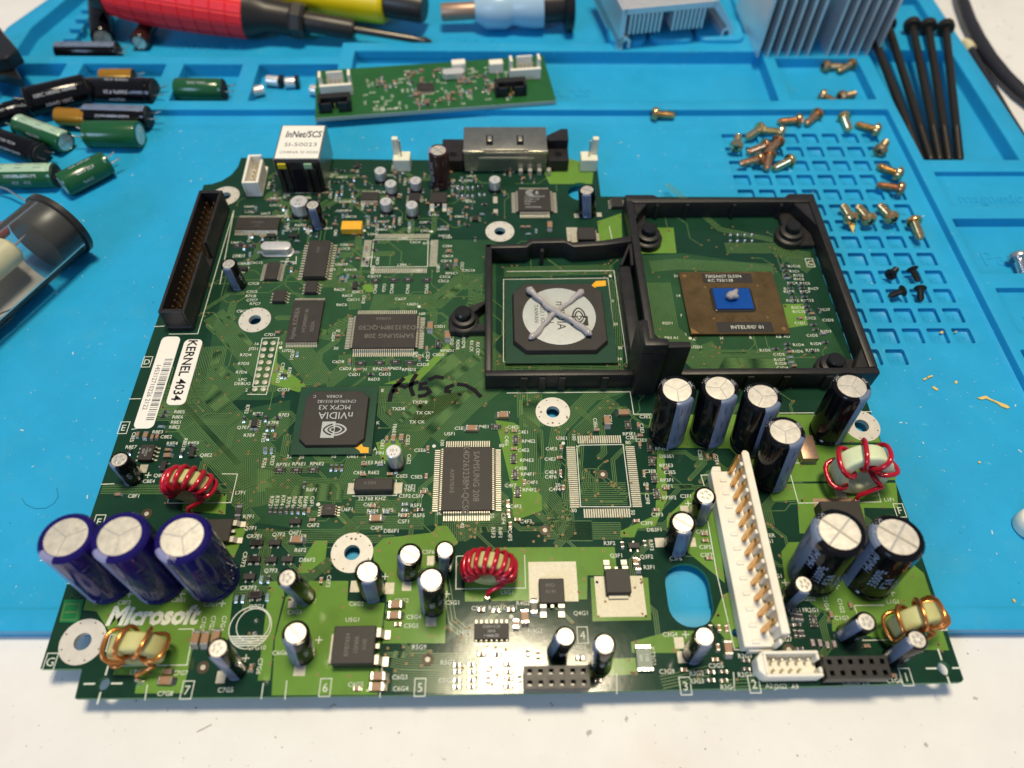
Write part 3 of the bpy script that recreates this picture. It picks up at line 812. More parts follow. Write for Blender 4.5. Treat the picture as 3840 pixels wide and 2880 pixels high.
    ('U6D1', (43.4,16.0), 0), ('100', (46.9,11.8), 0), ('50', (20.3,-2.3), 0), ('40', (20.0,4.8), 0), ('80', (45.7,-4.4), 0), ('C6D5', (46.5,-5.5), 0), ('C5D1', (52.8,6.4), 0), ('RP5D1', (55.6,-3.5), 0), ('C5D5', (52.9,-5.1), 0), ('C5D2', (57.0,0.7), -90), ('C5D4', (49.6,-5.8), -90), ('C5D3', (48.2,-8.9), 0), ('C6D8', (21.6,-7.6), 0), ('C6D3', (24.1,-10.3), 0), ('RP6D1', (28.7,-10.6), 0), ('RP6D2', (34.9,-10.5), 0), ('RP6D3', (39.4,-10.3), 0), ('RP5D2', (44.0,-10.8), 0), ('C6D1', (27.1,-12.6), 0), ('C6D2', (36.6,-12.5), 0), ('R6D3', (33.4,-14.4), 0), ('C6D4', (18.9,2.4), -90), ('C7D1', (-1.7,3.4), 0), ('16', (-5.1,-0.3), 0), ('15', (2.4,-0.1), 0), ('U7D1', (5.1,-3.1), 0), ('C6C7', (39.3,18.3), 0), ('C6C11', (23.5,18.1), 0), ('R6C6', (20.0,15.9), 0), ('R6C5', (21.4,19.9), 0), ('Q6C1', (24.6,21.6), 0), ('R6C4', (18.4,22.6), 0), ('C5C3', (53.3,26.3), 0), ('C5C6', (53.8,28.3), 0), ('RP5C1', (56.0,29.9), 0), ('C5C4', (54.0,35.7), 0), ('C5B4', (54.1,43.0), 0), ('C5B1', (53.9,47.3), 0), ('C5C1', (59.6,33.5), -90), ('C6C17', (29.6,28.6), 0), ('C7D2', (4.5,-9.7), -90), ('R7D2', (4.0,-13.8), -90), ('R7D3', (6.9,-11.5), -90), ('R7D1', (6.8,-5.0), -90), ('RXD8', (59.0,-1.1), -90), ('RXD*8', (60.8,-0.3), -90), ('RX CK', (63.4,-1.8), -90), ('RX CK*', (65.4,-2.8), -90), ('U4B1', (38.3,46.9), 0), ('U5B1', (17.9,43.8), 0), ('C6C8', (27.0,18.2), -90), ('RP6C1', (30.5,22.8), -90), ('C6C6', (33.4,23.3), -90), ('RP6C2', (36.1,22.8), -90), ('RP6C3', (41.4,22.7), -90), ('RP5C2', (47.8,22.7), -90),
    ('R7D4', (-7.8,-4.7), 0), ('R7D5', (-7.8,-8.1), 0), ('R7D6', (-7.8,-11.4), 0), ('J7D1', (-5.9,-2.3), 0), ('C7C8', (-10.9,25.5), 0), ('C7C5', (-10.8,21.8), 0), ('R7C8', (-10.8,19.9), 0), ('C7C7', (-10.1,18.1), 0), ('R7C7', (-8.7,16.5), 0), ('C8C5', (-12.4,13.3), 0),
]
rs = random.Random(11)
for i in range(110):                     # the crowded far-left corner: reference codes between the parts
    x, y = rs.uniform(-22, 62), rs.uniform(30, 86)
    PRINT.append((rs.choice('RCLU') + str(rs.randint(6, 8)) + rs.choice('ABC') + str(rs.randint(1, 19)), (x, y), rs.choice((0, 0, -90))))
for tx, ps, ro in PRINT:
    if ps[1] > 30 and ps[0] > 110 and ps[1] > 62:
        continue
    SK.text(tx, 1.55, ps, ro, z=ZS, bold=0.006)


def frame(c, w, h, lw=0.22):
    SK.ribbon([(c[0] - w / 2, c[1] - h / 2), (c[0] + w / 2, c[1] - h / 2), (c[0] + w / 2, c[1] + h / 2), (c[0] - w / 2, c[1] + h / 2)], lw, ZS, closed=True)


for tx, c in (('D', (-38.0,-7.2)), ('E', (-38.4,-31.2)), ('F', (-36.6,-60.9)), ('G', (-37.2,-97.3)), ('7', (-2.7,-104.2)), ('6', (30.0,-104.1)), ('5', (52.6,-104.4)), ('4', (92.4,-92.7)), ('3', (116.3,-105.0)), ('2', (133.0,-104.8)), ('1', (170.4,-103.7)), ('G', (183.1,-90.7)), ('F', (183.0,-60.0)), ('C', (181.6,34.2)), ('8', (-23.3,-93.0))):
    frame(c, 2.6, 4.0)
    SK.text(tx, 2.9, c, 0, z=ZS)
for pts in ([(-19.5,-55.6), (-20.1,-48.7)], [(-19.5,-55.6), (-2.2,-55.6), (-2.1,-46.8), (-6.5,-46.7)], [(60.4,-71.8), (60.5,-80.6), (78.5,-80.6), (78.5,-71.6)], [(60.4,-71.8), (62.8,-71.7)],
            [(-20.2,-98.5), (-4.1,-98.5), (-4.5,-89.9), (-8.3,-89.9)], [(-20.2,-98.5), (-20.5,-95.9)], [(155.2,-57.5), (178.5,-57.4), (178.8,-50.8)], [(155.2,-57.5), (155.1,-47.8)], [(157.2,-44.9), (163.2,-45.0)],
            [(162.6,-86.2), (170.4,-86.2)], [(162.6,-86.2), (162.9,-88.4)], [(178.7,-94.9), (179.0,-91.3)], [(162.2,-94.9), (171.0,-94.9)],
            [(74.4,-19.9), (112.3,-19.8), (112.5,-27.9), (117.8,-27.9)], [(156.6,-27.9), (167.2,-27.9)], [(182.3,-27.7), (184.9,-27.6)],
            [(75.0,30.6), (112.2,30.8), (112.6,-11.9), (74.5,-12.1)], [(112.6,52.7), (113.1,44.7)], [(73.5,-8.1), (73.9,26.9), (109.8,27.3), (109.5,-7.7), (73.5,-8.1)],
            [(-3.4,-16.9), (-3.8,1.9), (1.5,2.1), (1.5,-16.7), (-3.4,-16.9)], [(-4.5,-19.7), (1.3,-19.8), (1.4,-12.8)], [(-39.4,-49.6), (-35.8,-49.5)], [(-39.7,-21.1), (-36.1,-21.0)], [(-39.5,7.0), (-36.2,7.1)], [(-39.5,-77.9), (-37.2,-78.0)],
            [(-34.0,3.8), (-24.8,3.9), (-24.8,61.4)], [(94.6,-38.5), (94.4,-57.9), (108.3,-58.1), (108.2,-38.3), (95.6,-38.4), (94.5,-39.3)], [(27.8,46.3), (47.2,46.2), (47.6,33.0), (28.0,32.9), (27.8,46.3)],
            [(132.1,-48.5), (129.4,-48.5), (129.8,-51.9)], [(129.0,-60.9), (128.8,-77.3), (129.8,-96.7), (136.1,-96.9)], [(-33.7,-31.4), (-36.0,-31.8)], [(20.6,-102.4), (20.8,-106.7)], [(15.1,-102.9), (15.2,-106.5)], [(-12.4,-102.8), (-12.1,-106.4)], [(43.1,-99.2), (43.2,-106.6)], [(100.0,-101.8), (99.6,-106.6)], [(128.5,-102.0), (128.0,-106.2)],
            [(151.3,-104.1), (164.7,-103.7)], [(151.3,-104.1), (151.9,-100.0)], [(31.0,-54.0), (43.3,-53.9), (42.8,-49.1)], [(30.9,-49.0), (32.1,-49.0)], [(-22.2,25.2), (-24.7,61.6)], [(-8.4,71.0), (7.5,71.0), (7.4,92.2)], [(-3.7,35.8), (1.9,35.5), (1.6,38.2)]):
    SK.ribbon(pts, 0.24, ZS)
for c in ((90.7,-37.7), (53.0,-38.3), (34.1,-40.6), (45.7,14.9), (2.7,-1.9), (134.1,0.9), (110.7,28.3), (21.9,-56.4), (74.7,-87.9), (48.2,50.3), (24.0,50.8)):
    SK.flat(disc(c[0], c[1], 0.55, 12), ZS)
for c in ((-22.8,-80.9), (-9.6,-81.0), (1.3,-83.6), (-27.1,-46.9), (124.4,-57.3), (118.2,-92.9), (27.0,-93.0), (58.2,-81.9), (42.0,-77.1), (159.5,-81.0), (173.4,-83.0), (146.3,-80.0), (9.8,-97.1)):
    SK.ribbon([(c[0] - 0.9, c[1]), (c[0] + 0.9, c[1])], 0.25, ZS)
    SK.ribbon([(c[0], c[1] - 0.9), (c[0], c[1] + 0.9)], 0.25, ZS + 0.005)
c = (9.5,-89.7)                           # empty capacitor seat: two circles and a hatched segment
SK.ribbon([(c[0] + 5.2 * math.cos(R(a)), c[1] + 5.2 * math.sin(R(a))) for a in range(0, 360, 12)], 0.24, ZS, closed=True)
SK.ribbon([(c[0] + 0.6 + 4.1 * math.cos(R(a)), c[1] + 0.6 + 4.1 * math.sin(R(a))) for a in range(0, 360, 12)], 0.22, ZS + 0.003, closed=True)
for i in range(5):
    yy = -2.2 - i * 0.55
    hw = math.sqrt(max(0.1, 27 - yy * yy))
    SK.ribbon([(c[0] - hw, c[1] + yy), (c[0] + hw, c[1] + yy)], 0.34, ZS + 0.006)
stuff(SK.obj('white_lettering', silk, MBD, smooth=0))
q = MB()
q.text('Microsoft', 6.4, (0, 0), 0, z=ZS + 0.01, shear=0.22, bold=0.045, sx=0.90)
c = (-15.3,-86.3)
q.obj('printed_logo', silk, MBD, (c[0], c[1], 0), smooth=0)
q = MB()                                    # marker handwriting
for pts in ([(42.7,-14.0), (41.1,-16.1), (39.8,-17.6), (39.0,-20.3), (38.9,-22.7)], [(39.3,-19.0), (41.1,-18.5)], [(39.5,-17.2), (41.3,-16.5), (42.5,-17.2)],
            [(46.5,-12.5), (45.3,-15.0), (44.9,-17.7), (46.0,-20.8)], [(42.5,-17.7), (44.7,-16.6), (47.2,-15.4)],
            [(50.0,-15.9), (48.0,-16.4), (47.9,-18.1), (49.9,-17.9), (50.9,-19.3), (49.3,-20.6), (47.3,-20.9)], [(50.1,-14.8), (52.7,-13.6), (55.0,-14.2)],
            [(58.2,-16.7), (56.0,-17.8), (55.9,-19.1), (57.4,-19.3)], [(59.1,-16.5), (61.7,-16.9), (64.4,-18.7), (66.6,-21.4)], [(59.8,-20.7), (60.3,-20.0)]):
    q.ribbon(pts, 1.35, ZS + 0.02)
q.obj('handwritten_marking', ink_black, MBD, smooth=0)

mk = mat('green_layer_mark', (0.006, 0.16, 0.045), 0.3)
MB().flat([(-38.3,-87.8), (-33.4,-87.9), (-34.0,-82.1), (-38.9,-82.1)], ZP + 0.01).obj('layer_mark', mk, MBD, smooth=0)
q = MB()
q.ribbon([(-38.1,-87.2), (-34.3,-87.2), (-34.7,-83.3), (-38.3,-83.2)], 0.3, ZP + 0.02, closed=True)
q.text('1', 4.2, (-36.3,-85.3), -90, z=ZP + 0.02)
q.obj('layer_number', mask_trace, MBD, smooth=0)
MB().text('2', 4.2, (-36.3,-81.2), -90, z=ZP + 0.02).obj('layer_number', mask_plane, MBD, smooth=0)

# two paper labels, rows of pads
c1, c2 = ((-35.6,2.6), (-29.9,2.8), (-29.6,-31.4), (-35.7,-31.8)), ((-28.0,1.8), (-22.3,1.2), (-22.6,-23.3), (-28.4,-23.6))


def label(cn, name):
    x0 = sum((cn[0][0], cn[3][0])) / 2
    x1 = sum((cn[1][0], cn[2][0])) / 2
    y1 = (cn[0][1] + cn[1][1]) / 2
    y0 = (cn[2][1] + cn[3][1]) / 2
    w, h = x1 - x0, y1 - y0
    o = MB().prism(rrect(-w / 2, w / 2, -h / 2, h / 2, 1.6), ZS, ZS + 0.12).obj(name, label_white, MBD, ((x0 + x1) / 2, (y0 + y1) / 2, 0))
    return o, w, h


lb, w, h = label(c1, 'barcode_label')
lb['label'] = 'white barcode label'
q = MB()
y = h * 0.24
rb = random.Random(5)
while y > -h * 0.41:
    t_ = rb.choice((0.16, 0.16, 0.3, 0.45))
    q.flat([(0.1, y - t_), (w * 0.42, y - t_), (w * 0.42, y), (0.1, y)], ZS + 0.14)
    y -= t_ + rb.choice((0.2, 0.2, 0.35, 0.5))
q.text('145312710226 2122', 2.05, (-w * 0.2, -h * 0.07), -90, z=ZS + 0.14)
q.obj('barcode', print_dark, lb, smooth=0)
lb, w, h = label(c2, 'kernel_label')
lb['label'] = 'white label printed KERNEL 4034'
MB().text('KERNEL 4034', 4.1, (-0.1, 0.6), -90, z=ZS + 0.14, bold=0.02, sx=0.98).obj('print', ink_black, lb, smooth=0)


def pads(name, c, n, pitch, w, l, vert=False, m=tin):
    q = MB()
    for i in range(n):
        d = (i - (n - 1) / 2) * pitch
        if vert:
            q.box(-l / 2, l / 2, d - w / 2, d + w / 2, 0.0, ZPAD)
        else:
            q.box(d - w / 2, d + w / 2, -l / 2, l / 2, 0.0, ZPAD)
    return stuff(q.obj(name, m, MBD, (c[0], c[1], 0)))


pads('pad_row', (101.4,-36.5), 20, 0.65, 0.40, 2.6)
pads('pad_row', (101.5,-59.9), 20, 0.65, 0.40, 2.6)
pads('pad_row', (92.8,-48.5), 30, 0.65, 0.40, 2.6, True)
pads('pad_row', (110.1,-48.5), 30, 0.65, 0.40, 2.6, True)
pads('pad_row', (37.9,48.0), 30, 0.65, 0.40, 2.2)
pads('pad_row', (37.8,31.2), 30, 0.65, 0.40, 2.2)
pads('pad_row', (25.9,39.6), 20, 0.65, 0.42, 2.6, True)
pads('pad_row', (49.5,39.6), 20, 0.65, 0.42, 2.6, True)
q = MB()
for i in range(8):
    for x in (0, 2.54):
        q.flat(disc(x - 2.54, -2.54 * i, 0.85, 12), ZPAD + 0.02)
        q.lathe([(0.8, 0.06), (0.5, 0.16), (0.15, 0.2)], 10, 0, Matrix.Translation((x - 2.54, -2.54 * i, 0)))
c = (0.0,-0.0)
stuff(q.obj('debug_pad', tin, MBD, (c[0], c[1], 0)))


def pad(c, w, l, m=tin):
    MB().box(-w / 2, w / 2, -l / 2, l / 2, 0.0, ZPAD).obj('solder_pad', m, MBD, (c[0], c[1], 0))


for c, w, l in (((85.7,-78.9), 12.6, 10.6), ((102.8,-83.0), 12.6, 10.6), ((34.5,-79.6), 2.4, 3.0), ((43.4,-80.2), 2.4, 3.0), ((47.8,-79.4), 2.4, 3.0), ((54.5,-88.6), 2.6, 2.8), ((23.3,-99.9), 2.8, 3.0), ((19.1,-83.6), 2.2, 2.6), ((53.6,-72.9), 1.8, 2.6), ((4.7,-101.4), 2.2, 2.8), ((123.1,-59.2), 2.2, 2.6), ((115.0,-68.6), 2.6, 2.6), ((123.6,-68.6), 2.2, 2.6), ((116.3,-94.9), 2.4, 2.8), ((116.7,-98.3), 2.6, 2.8), ((-29.0,-44.8), 2.2, 2.6), ((98.9,48.7), 4.0, 7.0), ((4.0,51.1), 2.0, 2.2), ((101.1,58.4), 1.8, 2.2), ((109.5,58.9), 1.8, 2.2), ((71.2,67.0), 1.6, 3.6), ((71.3,60.3), 1.6, 3.2), ((167.9,-54.8), 3.0, 2.8)):
    pad(c, w, l)
pad((165.3,-57.9), 11.5, 3.6, copper_strip)

# ------------------------------------------------------------ electrolytic capacitors
CAPM = {}


def cyl_map(r, az):
    return lambda X, Y: (r * math.cos(R(az) + Y / r), r * math.sin(R(az) + Y / r), X)


def cap(name, spec, r, sleeve, az=None, stripe=stripe_grey, score='x', parent=None, marks=3, txt=None, taz=None, tcol=None, label=None, tsize=None, shoulder=None, sw=31):
    bx, by, h, lx, ly = spec
    g = 0.55 if r < 4 else 0.9
    prof = [(r * 0.95, 0.0), (r, 0.25), (r, h * 0.06), (r * 0.94, h * 0.06 + g * 0.45), (r * 0.94, h * 0.06 + g * 0.75), (r, h * 0.06 + g * 1.25), (r, h - 0.085 * r - 0.25), (r * 0.975, h - 0.085 * r), (r * 0.92, h - 0.01 * r), (r * 0.86, h), (r * 0.755, h - 0.01), (r * 0.735, h - 0.16)]
    tilt = Vector((lx, ly, h)).normalized()
    rot = Vector((0, 0, 1)).rotation_difference(tilt).to_euler()
    o = MB().lathe(prof, 28, 0, cap1=False).obj(name, sleeve, parent, (bx, by, 0.05), rot)
    if label:
        o['label'] = label
    MB().lathe([(r * 0.745, h - 0.35), (r * 0.745, h - 0.10), (0.02, h - 0.07)], 24, 0, cap0=False).obj('can_top', can_top, o)
    q = MB()
    rt = r * 0.72
    sa = rs.uniform(0, 60)
    for a in {'x': (0, 90), '+': (8, 98), 'y': (0,), '-': (0,), 'o': ()}[score]:
        w = 0.034 * r + 0.05
        Mx = Matrix.Rotation(R(a + sa), 4, 'Z')
        if score == 'y':
            for a3 in (0, 120, 240):
                q.box(0.05, rt, -w / 2, w / 2, h - 0.12, h - 0.025, 0, Matrix.Rotation(R(a3 + sa), 4, 'Z'))
        else:
            q.box(-rt, rt, -w, w, h - 0.12, h - 0.02 + 0.004 * a / 90, 0 if a < 50 else 1, Mx)
    if score == 'o':
        for k in range(5):
            q.lathe([(rt * 0.3, h - 0.1), (rt * 0.28, h + 0.0), (rt * 0.1, h + 0.02)], 8, 0, Matrix.Translation((rt * 0.5 * math.cos(k * 1.26), rt * 0.5 * math.sin(k * 1.26), 0)))
    q.obj('vent_score', [score_m, score_d], o)
    if az is not None:
        sp = [(pr[0] + 0.035, pr[1] + (0.03 if i > 7 else 0)) for i, pr in enumerate(prof[1:11])]
        q = MB().lathe(sp, 8, 0, None, az - sw, az + sw)
        so = q.obj('polarity_stripe', stripe, o)
        if marks:
            q = MB()
            f = cyl_map(r + 0.075, az)
            lw = 0.05 * r
            for k in range(marks):
                zc = h * (0.22 + 0.62 * (k / max(1, marks - 1)))
                a_, b_ = 0.30 * r, 0.22 * r
                for x0, x1, y0, y1 in ((-a_, a_, -b_, -b_ + lw), (-a_, a_, b_ - lw, b_), (-a_, -a_ + lw, -b_, b_), (a_ - lw, a_, -b_, b_)):
                    vs = [f(zc + x, y) for x, y in ((x0, y0), (x1, y0), (x1, y1), (x0, y1))]
                    q.add(vs, [(0, 1, 2, 3)], 0)
            q.obj('minus_mark', print_dark, so, smooth=0)
    if txt:
        q = MB()
        for k, (t_, da, zf) in enumerate(txt):
            f = cyl_map(r + 0.06, (taz if taz is not None else (az or 0) + 75) + da)
            q.text(t_, tsize or r * 0.55, (0, 0), fmap=lambda X, Y, f=f, zf=zf: f(X + h * zf, Y))
        q.obj('sleeve_print', tcol or print_white, o, smooth=0)
    if shoulder:
        q = MB()
        for t_, a_ in shoulder:
            ca, sa2 = math.cos(R(a_)), math.sin(R(a_))
            def fm(X, Y, ca=ca, sa2=sa2):
                rr = r * 0.86 - Y
                an = X / (r * 0.86)
                x_, y_ = rr * math.cos(an), rr * math.sin(an)
                zz = h + 0.04 - max(0, rr - r * 0.86) * 0.5
                return (x_ * ca - y_ * sa2, x_ * sa2 + y_ * ca, zz)
            q.text(t_, r * 0.26, (0, 0), fmap=lambda X, Y, fm=fm: fm(X, -Y))
        q.obj('rim_print', print_white, o, smooth=0)
    return o


EC = 'electrolytic_capacitor'
pt = [('1500uF 6.3V', 0, 0.45), ('YXG 105C', 35, 0.55), ('1500uF', 70, 0.5)]
cap(EC, (-28.6,-77.3,25.6,0.54,1.42), 6.45, sleeve_purple, 240, stripe_lilac, 'y', MBD, 0, pt, 305, print_dim, 'purple sleeved capacitor at the board edge', sw=20)
cap(EC, (-15.5,-77.5,27.2,0.53,1.03), 6.45, sleeve_purple, 238, stripe_lilac, 'y', MBD, 0, pt, 305, print_dim, 'purple sleeved capacitor between its two neighbours', sw=20)
cap(EC, (-2.0,-77.2,25.8,0.68,0.93), 6.45, sleeve_purple, 232, stripe_lilac, 'y', MBD, 2, pt, 300, print_dim, 'purple sleeved capacitor nearest the small transistors', sw=20, shoulder=[('1500', 255)])
for sp, az in (((121.4,-34.9,22.7,-1.27,0.60), 292), ((133.4,-35.0,23.0,-1.65,1.00), 295), ((144.8,-38.2,22.9,-1.97,1.56), 298), ((148.5,-49.6,22.9,-2.06,1.93), 300), ((169.1,-34.7,22.7,-1.05,1.21), 310)):
    cap(EC, sp, 5.15, sleeve_black, az, stripe_grey, 'y', MBD, 3, shoulder=[('1500', 20), ('105C', 140)])
bt = [('HM(M)', 0, 0.72), ('3300uF', 28, 0.52), ('6.3V', 52, 0.45), ('105C', 78, 0.4)]
for sp in ((153.9,-77.9,23.9,-1.33,2.05), (168.1,-79.0,22.2,-1.06,2.36)):
    cap(EC, sp, 6.4, sleeve_black, 172, stripe_grey, '+', MBD, 2, bt, 212, mat('blue_print', (0.30, 0.38, 0.56), 0.4), shoulder=[('HM(M)', 140)], tsize=3.0)
st = [('47uF', 0, 0.5), ('16V', 40, 0.5)]
for sp, r, az, sc_, nm in (((126.6,-61.1,11.9,-0.71,0.49), 2.85, 272, 'o', 2), ((119.4,-69.5,13.9,-1.06,0.68), 3.4, 270, '+', 2), ((119.1,-97.7,15.0,-0.28,0.30), 2.55, 270, 'o', 1), ((85.8,-96.5,14.2,1.11,-0.27), 2.5, 200, 'o', 1), ((96.5,-99.9,17.4,-1.22,0.58), 2.5, 192, 'o', 1),
                    ((22.3,-82.1,16.0,-0.89,-0.67), 2.5, 262, 'o', 1), ((39.2,-81.1,14.1,0.69,0.32), 3.15, 280, '+', 2), ((48.1,-75.6,10.7,1.37,0.42), 3.15, 218, '+', 1), ((56.9,-75.0,12.3,1.41,0.26), 2.5, 270, 'o', 2), ((54.8,-84.9,19.0,1.03,0.27), 3.15, 203, '+', 1),
                    ((23.3,-96.2,13.5,1.33,1.31), 3.15, 242, '+', 1), ((8.2,-99.9,16.6,0.53,0.93), 2.5, 268, 'o', 1), ((-30.9,-47.8,10.3,0.26,0.35), 2.7, 232, 'o', 1), ((-15.6,24.6,10.7,-0.24,-0.16), 2.6, 266, 'o', 2), ((7.4,53.7,9.8,-0.27,-0.17), 2.7, 275, 'o', 2), ((105.2,59.7,10.8,-1.24,0.24), 3.1, 262, 'x', 2),
                    ((145.9,-84.5,12.1,0.00,-0.04), 2.5, 258, 'o', 0), ((158.4,-93.4,12.1,0.14,-0.35), 2.5, 197, 'o', 1), ((168.4,-99.2,14.0,-0.16,0.74), 2.5, 196, 'o', 1)):
    cap(EC, sp, r, sleeve_black, az, stripe_grey, sc_, MBD, nm, st, az + 70)
cap(EC, (50.7,75.7,15.7,-0.02,-0.01), 3.75, sleeve_brown, 175, stripe_lilac, 'x', MBD, 0, [('470uF 16V', 0, 0.5)], 225, None, 'brown sleeved capacitor beside the metal shelled connector')
# surface-mount cans
for sp, r, tx in (((42.6,-44.1,7.8,0.47,0.16), 2.15, '10 1'), ((27.9,78.2,4.8,0.34,0.12), 2.15, '47'), ((32.4,71.1,4.3,0.04,-0.01), 2.15, '47'), ((41.5,72.8,4.6,0.24,0.08), 2.15, '47'), ((31.4,61.3,4.7,0.31,0.13), 2.15, '47'), ((41.0,59.0,5.1,0.51,0.11), 2.15, '47'), ((71.1,72.9,4.9,-0.16,0.03), 2.15, '10'), ((0.4,60.0,5.9,1.08,0.45), 3.1, '47')):
    bx, by, h, lx, ly = sp
    h = max(4.6, min(h, 7.8))
    o = MB().lathe([(r * 0.93, 0.8), (r, 1.1), (r, h - 0.25), (r - 0.25, h)], 24, 0).obj('metal_can_capacitor', can_side, MBD, (bx, by, 0), smooth=30)
    MB().prism(octo(-r - 0.1, r + 0.1, -r - 0.1, r + 0.1, 0.7), 0.1, 1.2).obj('can_base', black_gl, o)
    MB().box(-0.5, 0.5, -r - 1.1, r + 1.1, 0.05, 0.28).obj('terminal', solder, o)
    q = MB()
    q.text(tx, r * 0.62, (0, r * 0.1), 0, z=h + 0.012)
    q.text('4 V', r * 0.5, (0, -r * 0.5), 0, z=h + 0.012)
    q.obj('can_print', print_dark, o, smooth=0)


# ------------------------------------------------------------ toroidal coils
def coil(c, Rm, a, b, turns, span, wr, wire, core, tilt, yaw, zc, leads=True, loose=1.0, label=None, start=0.0):
    root = thing_part('coil_inductor', MBD, (c[0], c[1], 0))
    if label:
        root['label'] = label
    Mt = Matrix.Translation((0, 0, zc)) @ Matrix.Rotation(R(yaw), 4, 'Z') @ Matrix.Rotation(R(tilt), 4, 'X') @ Matrix.Rotation(R(90), 4, 'X')
    prof = [(Rm + x, y) for x, y in rrect(-a, a, -b, b, min(a, b) * 0.45, 3)]
    prof.append(prof[0])
    MB().lathe(prof, 36, 0, Mt, cap0=False, cap1=False).obj('core', core, root, smooth=40)
    pts = []
    A, B = a + wr * 1.25 * loose, b + wr * 1.25 * loose
    steps = turns * 18
    for i in range(steps + 1):
        t = i / steps
        ph = R(start + span * t)
        ps = 2 * math.pi * turns * t + math.pi * 0.5
        cs, sn = math.cos(ps), math.sin(ps)
        k = 1 / (abs(cs) ** 2.8 + abs(sn) ** 2.8) ** (1 / 2.8)
        wob = 1 + 0.03 * math.sin(i * 0.31) + 0.10 * (loose - 1)
        rr = Rm + A * cs * k * wob
        pts.append(Mt @ Vector((rr * math.cos(ph), rr * math.sin(ph), B * sn * k * wob)))
    if leads:
        e0 = Vector((-0.5, -b - 3.6, 0.1))
        pts = [e0, e0 + Vector((0, 0.2, 1.4)), e0 + Vector((0.2, 0.8, 3.0))] + pts + [Vector((0.7, b + 2.6, 1.5)), Vector((0.7, b + 3.0, 0.1))]
    q = MB().tube(pts, wr, 8)
    q.obj('winding', wire, root, smooth=60)
    q = MB().lathe([(1.15, 0.05), (0.9, 0.5), (0.62, 1.3), (0.55, 1.9)], 12, 0, Matrix.Translation((-0.5, -b - 3.6, 0)))
    q.obj('solder_joint', solder, root)
    return root


def thing_part(name, parent, loc):
    o = bpy.data.objects.new(name, None)
    C.objects.link(o)
    o.empty_display_size = 0.5
    o.parent = parent
    o.location = loc
    return o


coil((-11.8,-53.6), 4.5, 1.6, 2.1, 9, 215, 0.66, wire_red, core_y, -4, -6, 6.2, label='red wound coil with yellow core by the board edge', start=-18)
coil((69.2,-77.6), 4.5, 1.6, 2.1, 11, 225, 0.64, wire_red, core_y, -4, -6, 6.4, label='red coil, most tightly wound, by the bare metal pads', start=-22)
coil((171.6,-51.2), 6.0, 1.8, 2.7, 5, 235, 0.70, wire_red, core_g, -12, 2, 7.9, loose=1.35, label='large loosely wound red coil with pale green core', start=-28)
coil((-13.9,-96.2), 4.6, 1.7, 2.3, 5, 225, 0.52, wire_cu, core_y, -3, 0, 6.4, loose=1.55, label='copper wound coil below the white logo print', start=-22)
coil((173.3,-92.2), 4.6, 1.7, 2.3, 5, 225, 0.52, wire_cu, core_y, -3, 14, 6.8, loose=1.55, label='copper wound coil at the right edge of the board', start=-22)


# ------------------------------------------------------------ chips
def leads(q, n, pitch, dist, side, h, out, w, m=0):
    """one gull-wing row; side 0..3 = +x +y -x -y; dist = body half size on that axis"""
    pr = [(0, h * 0.55), (out * 0.22, h * 0.55), (out * 0.42, 0.10), (out, 0.08)]
    t = 0.13
    Mr = Matrix.Rotation(R(90 * side), 4, 'Z')
    for i in range(n):
        d = (i - (n - 1) / 2) * pitch
        vs, fs = [], []
        for (x, z) in pr:
            vs += [(dist + x, d - w / 2, z), (dist + x, d + w / 2, z), (dist + x, d + w / 2, z + t), (dist + x, d - w / 2, z + t)]
        for k in range(3):
            o = 4 * k
            fs += [(o + 3, o + 7, o + 6, o + 2), (o, o + 4, o + 7, o + 3), (o + 1, o + 2, o + 6, o + 5), (o, o + 1, o + 5, o + 4)]
        fs.append((12, 13, 14, 15))
        q.add(vs, fs, m, Mr)


def chip(name, c, w, h, t, lx=0, ly=0, pitch=0.65, out=1.6, lw=0.3, rot=0, texts=(), tmat=chip_text, dot=None, label=None, m=epoxy, z0=0.12):
    q = MB()
    zz = z0 + (t - z0) * 0.5
    ch = 0.10 if w > 6 else 0.06
    q.prism([(x, y) for x, y in rrect(-w / 2, w / 2, -h / 2, h / 2, 0.15, 1)], z0, zz, grow=0.012)
    q.prism([(x, y) for x, y in rrect(-w / 2 * 1.012, w / 2 * 1.012, -h / 2 * 1.012, h / 2 * 1.012, 0.15, 1)], zz, t, grow=-0.022)
    o = q.obj(name, m, MBD, (c[0], c[1], 0), (0, 0, R(rot)), smooth=20)
    if label:
        o['label'] = label
    if lx or ly:
        q = MB()
        for s_ in (0, 2):
            if ly:
                leads(q, ly, pitch, w / 2, s_, t, out, lw)
        for s_ in (1, 3):
            if lx:
                leads(q, lx, pitch, h / 2, s_, t, out, lw)
        stuff(q.obj('lead_row', lead_m, o))
    if texts:
        q = MB()
        for tx, x, y, sz, ro in texts:
            q.text(tx, sz, (x, y), ro, z=t + 0.012)
        q.obj('chip_marking', tmat, o, smooth=0)
    if dot:
        MB().lathe([(dot[2], t + 0.005), (dot[2] * 0.9, t + 0.01), (0.02, t + 0.008)], 16, 0, Matrix.Translation((dot[0], dot[1], 0)), cap0=False).obj('pin_dot', epoxy2, o)
    return o


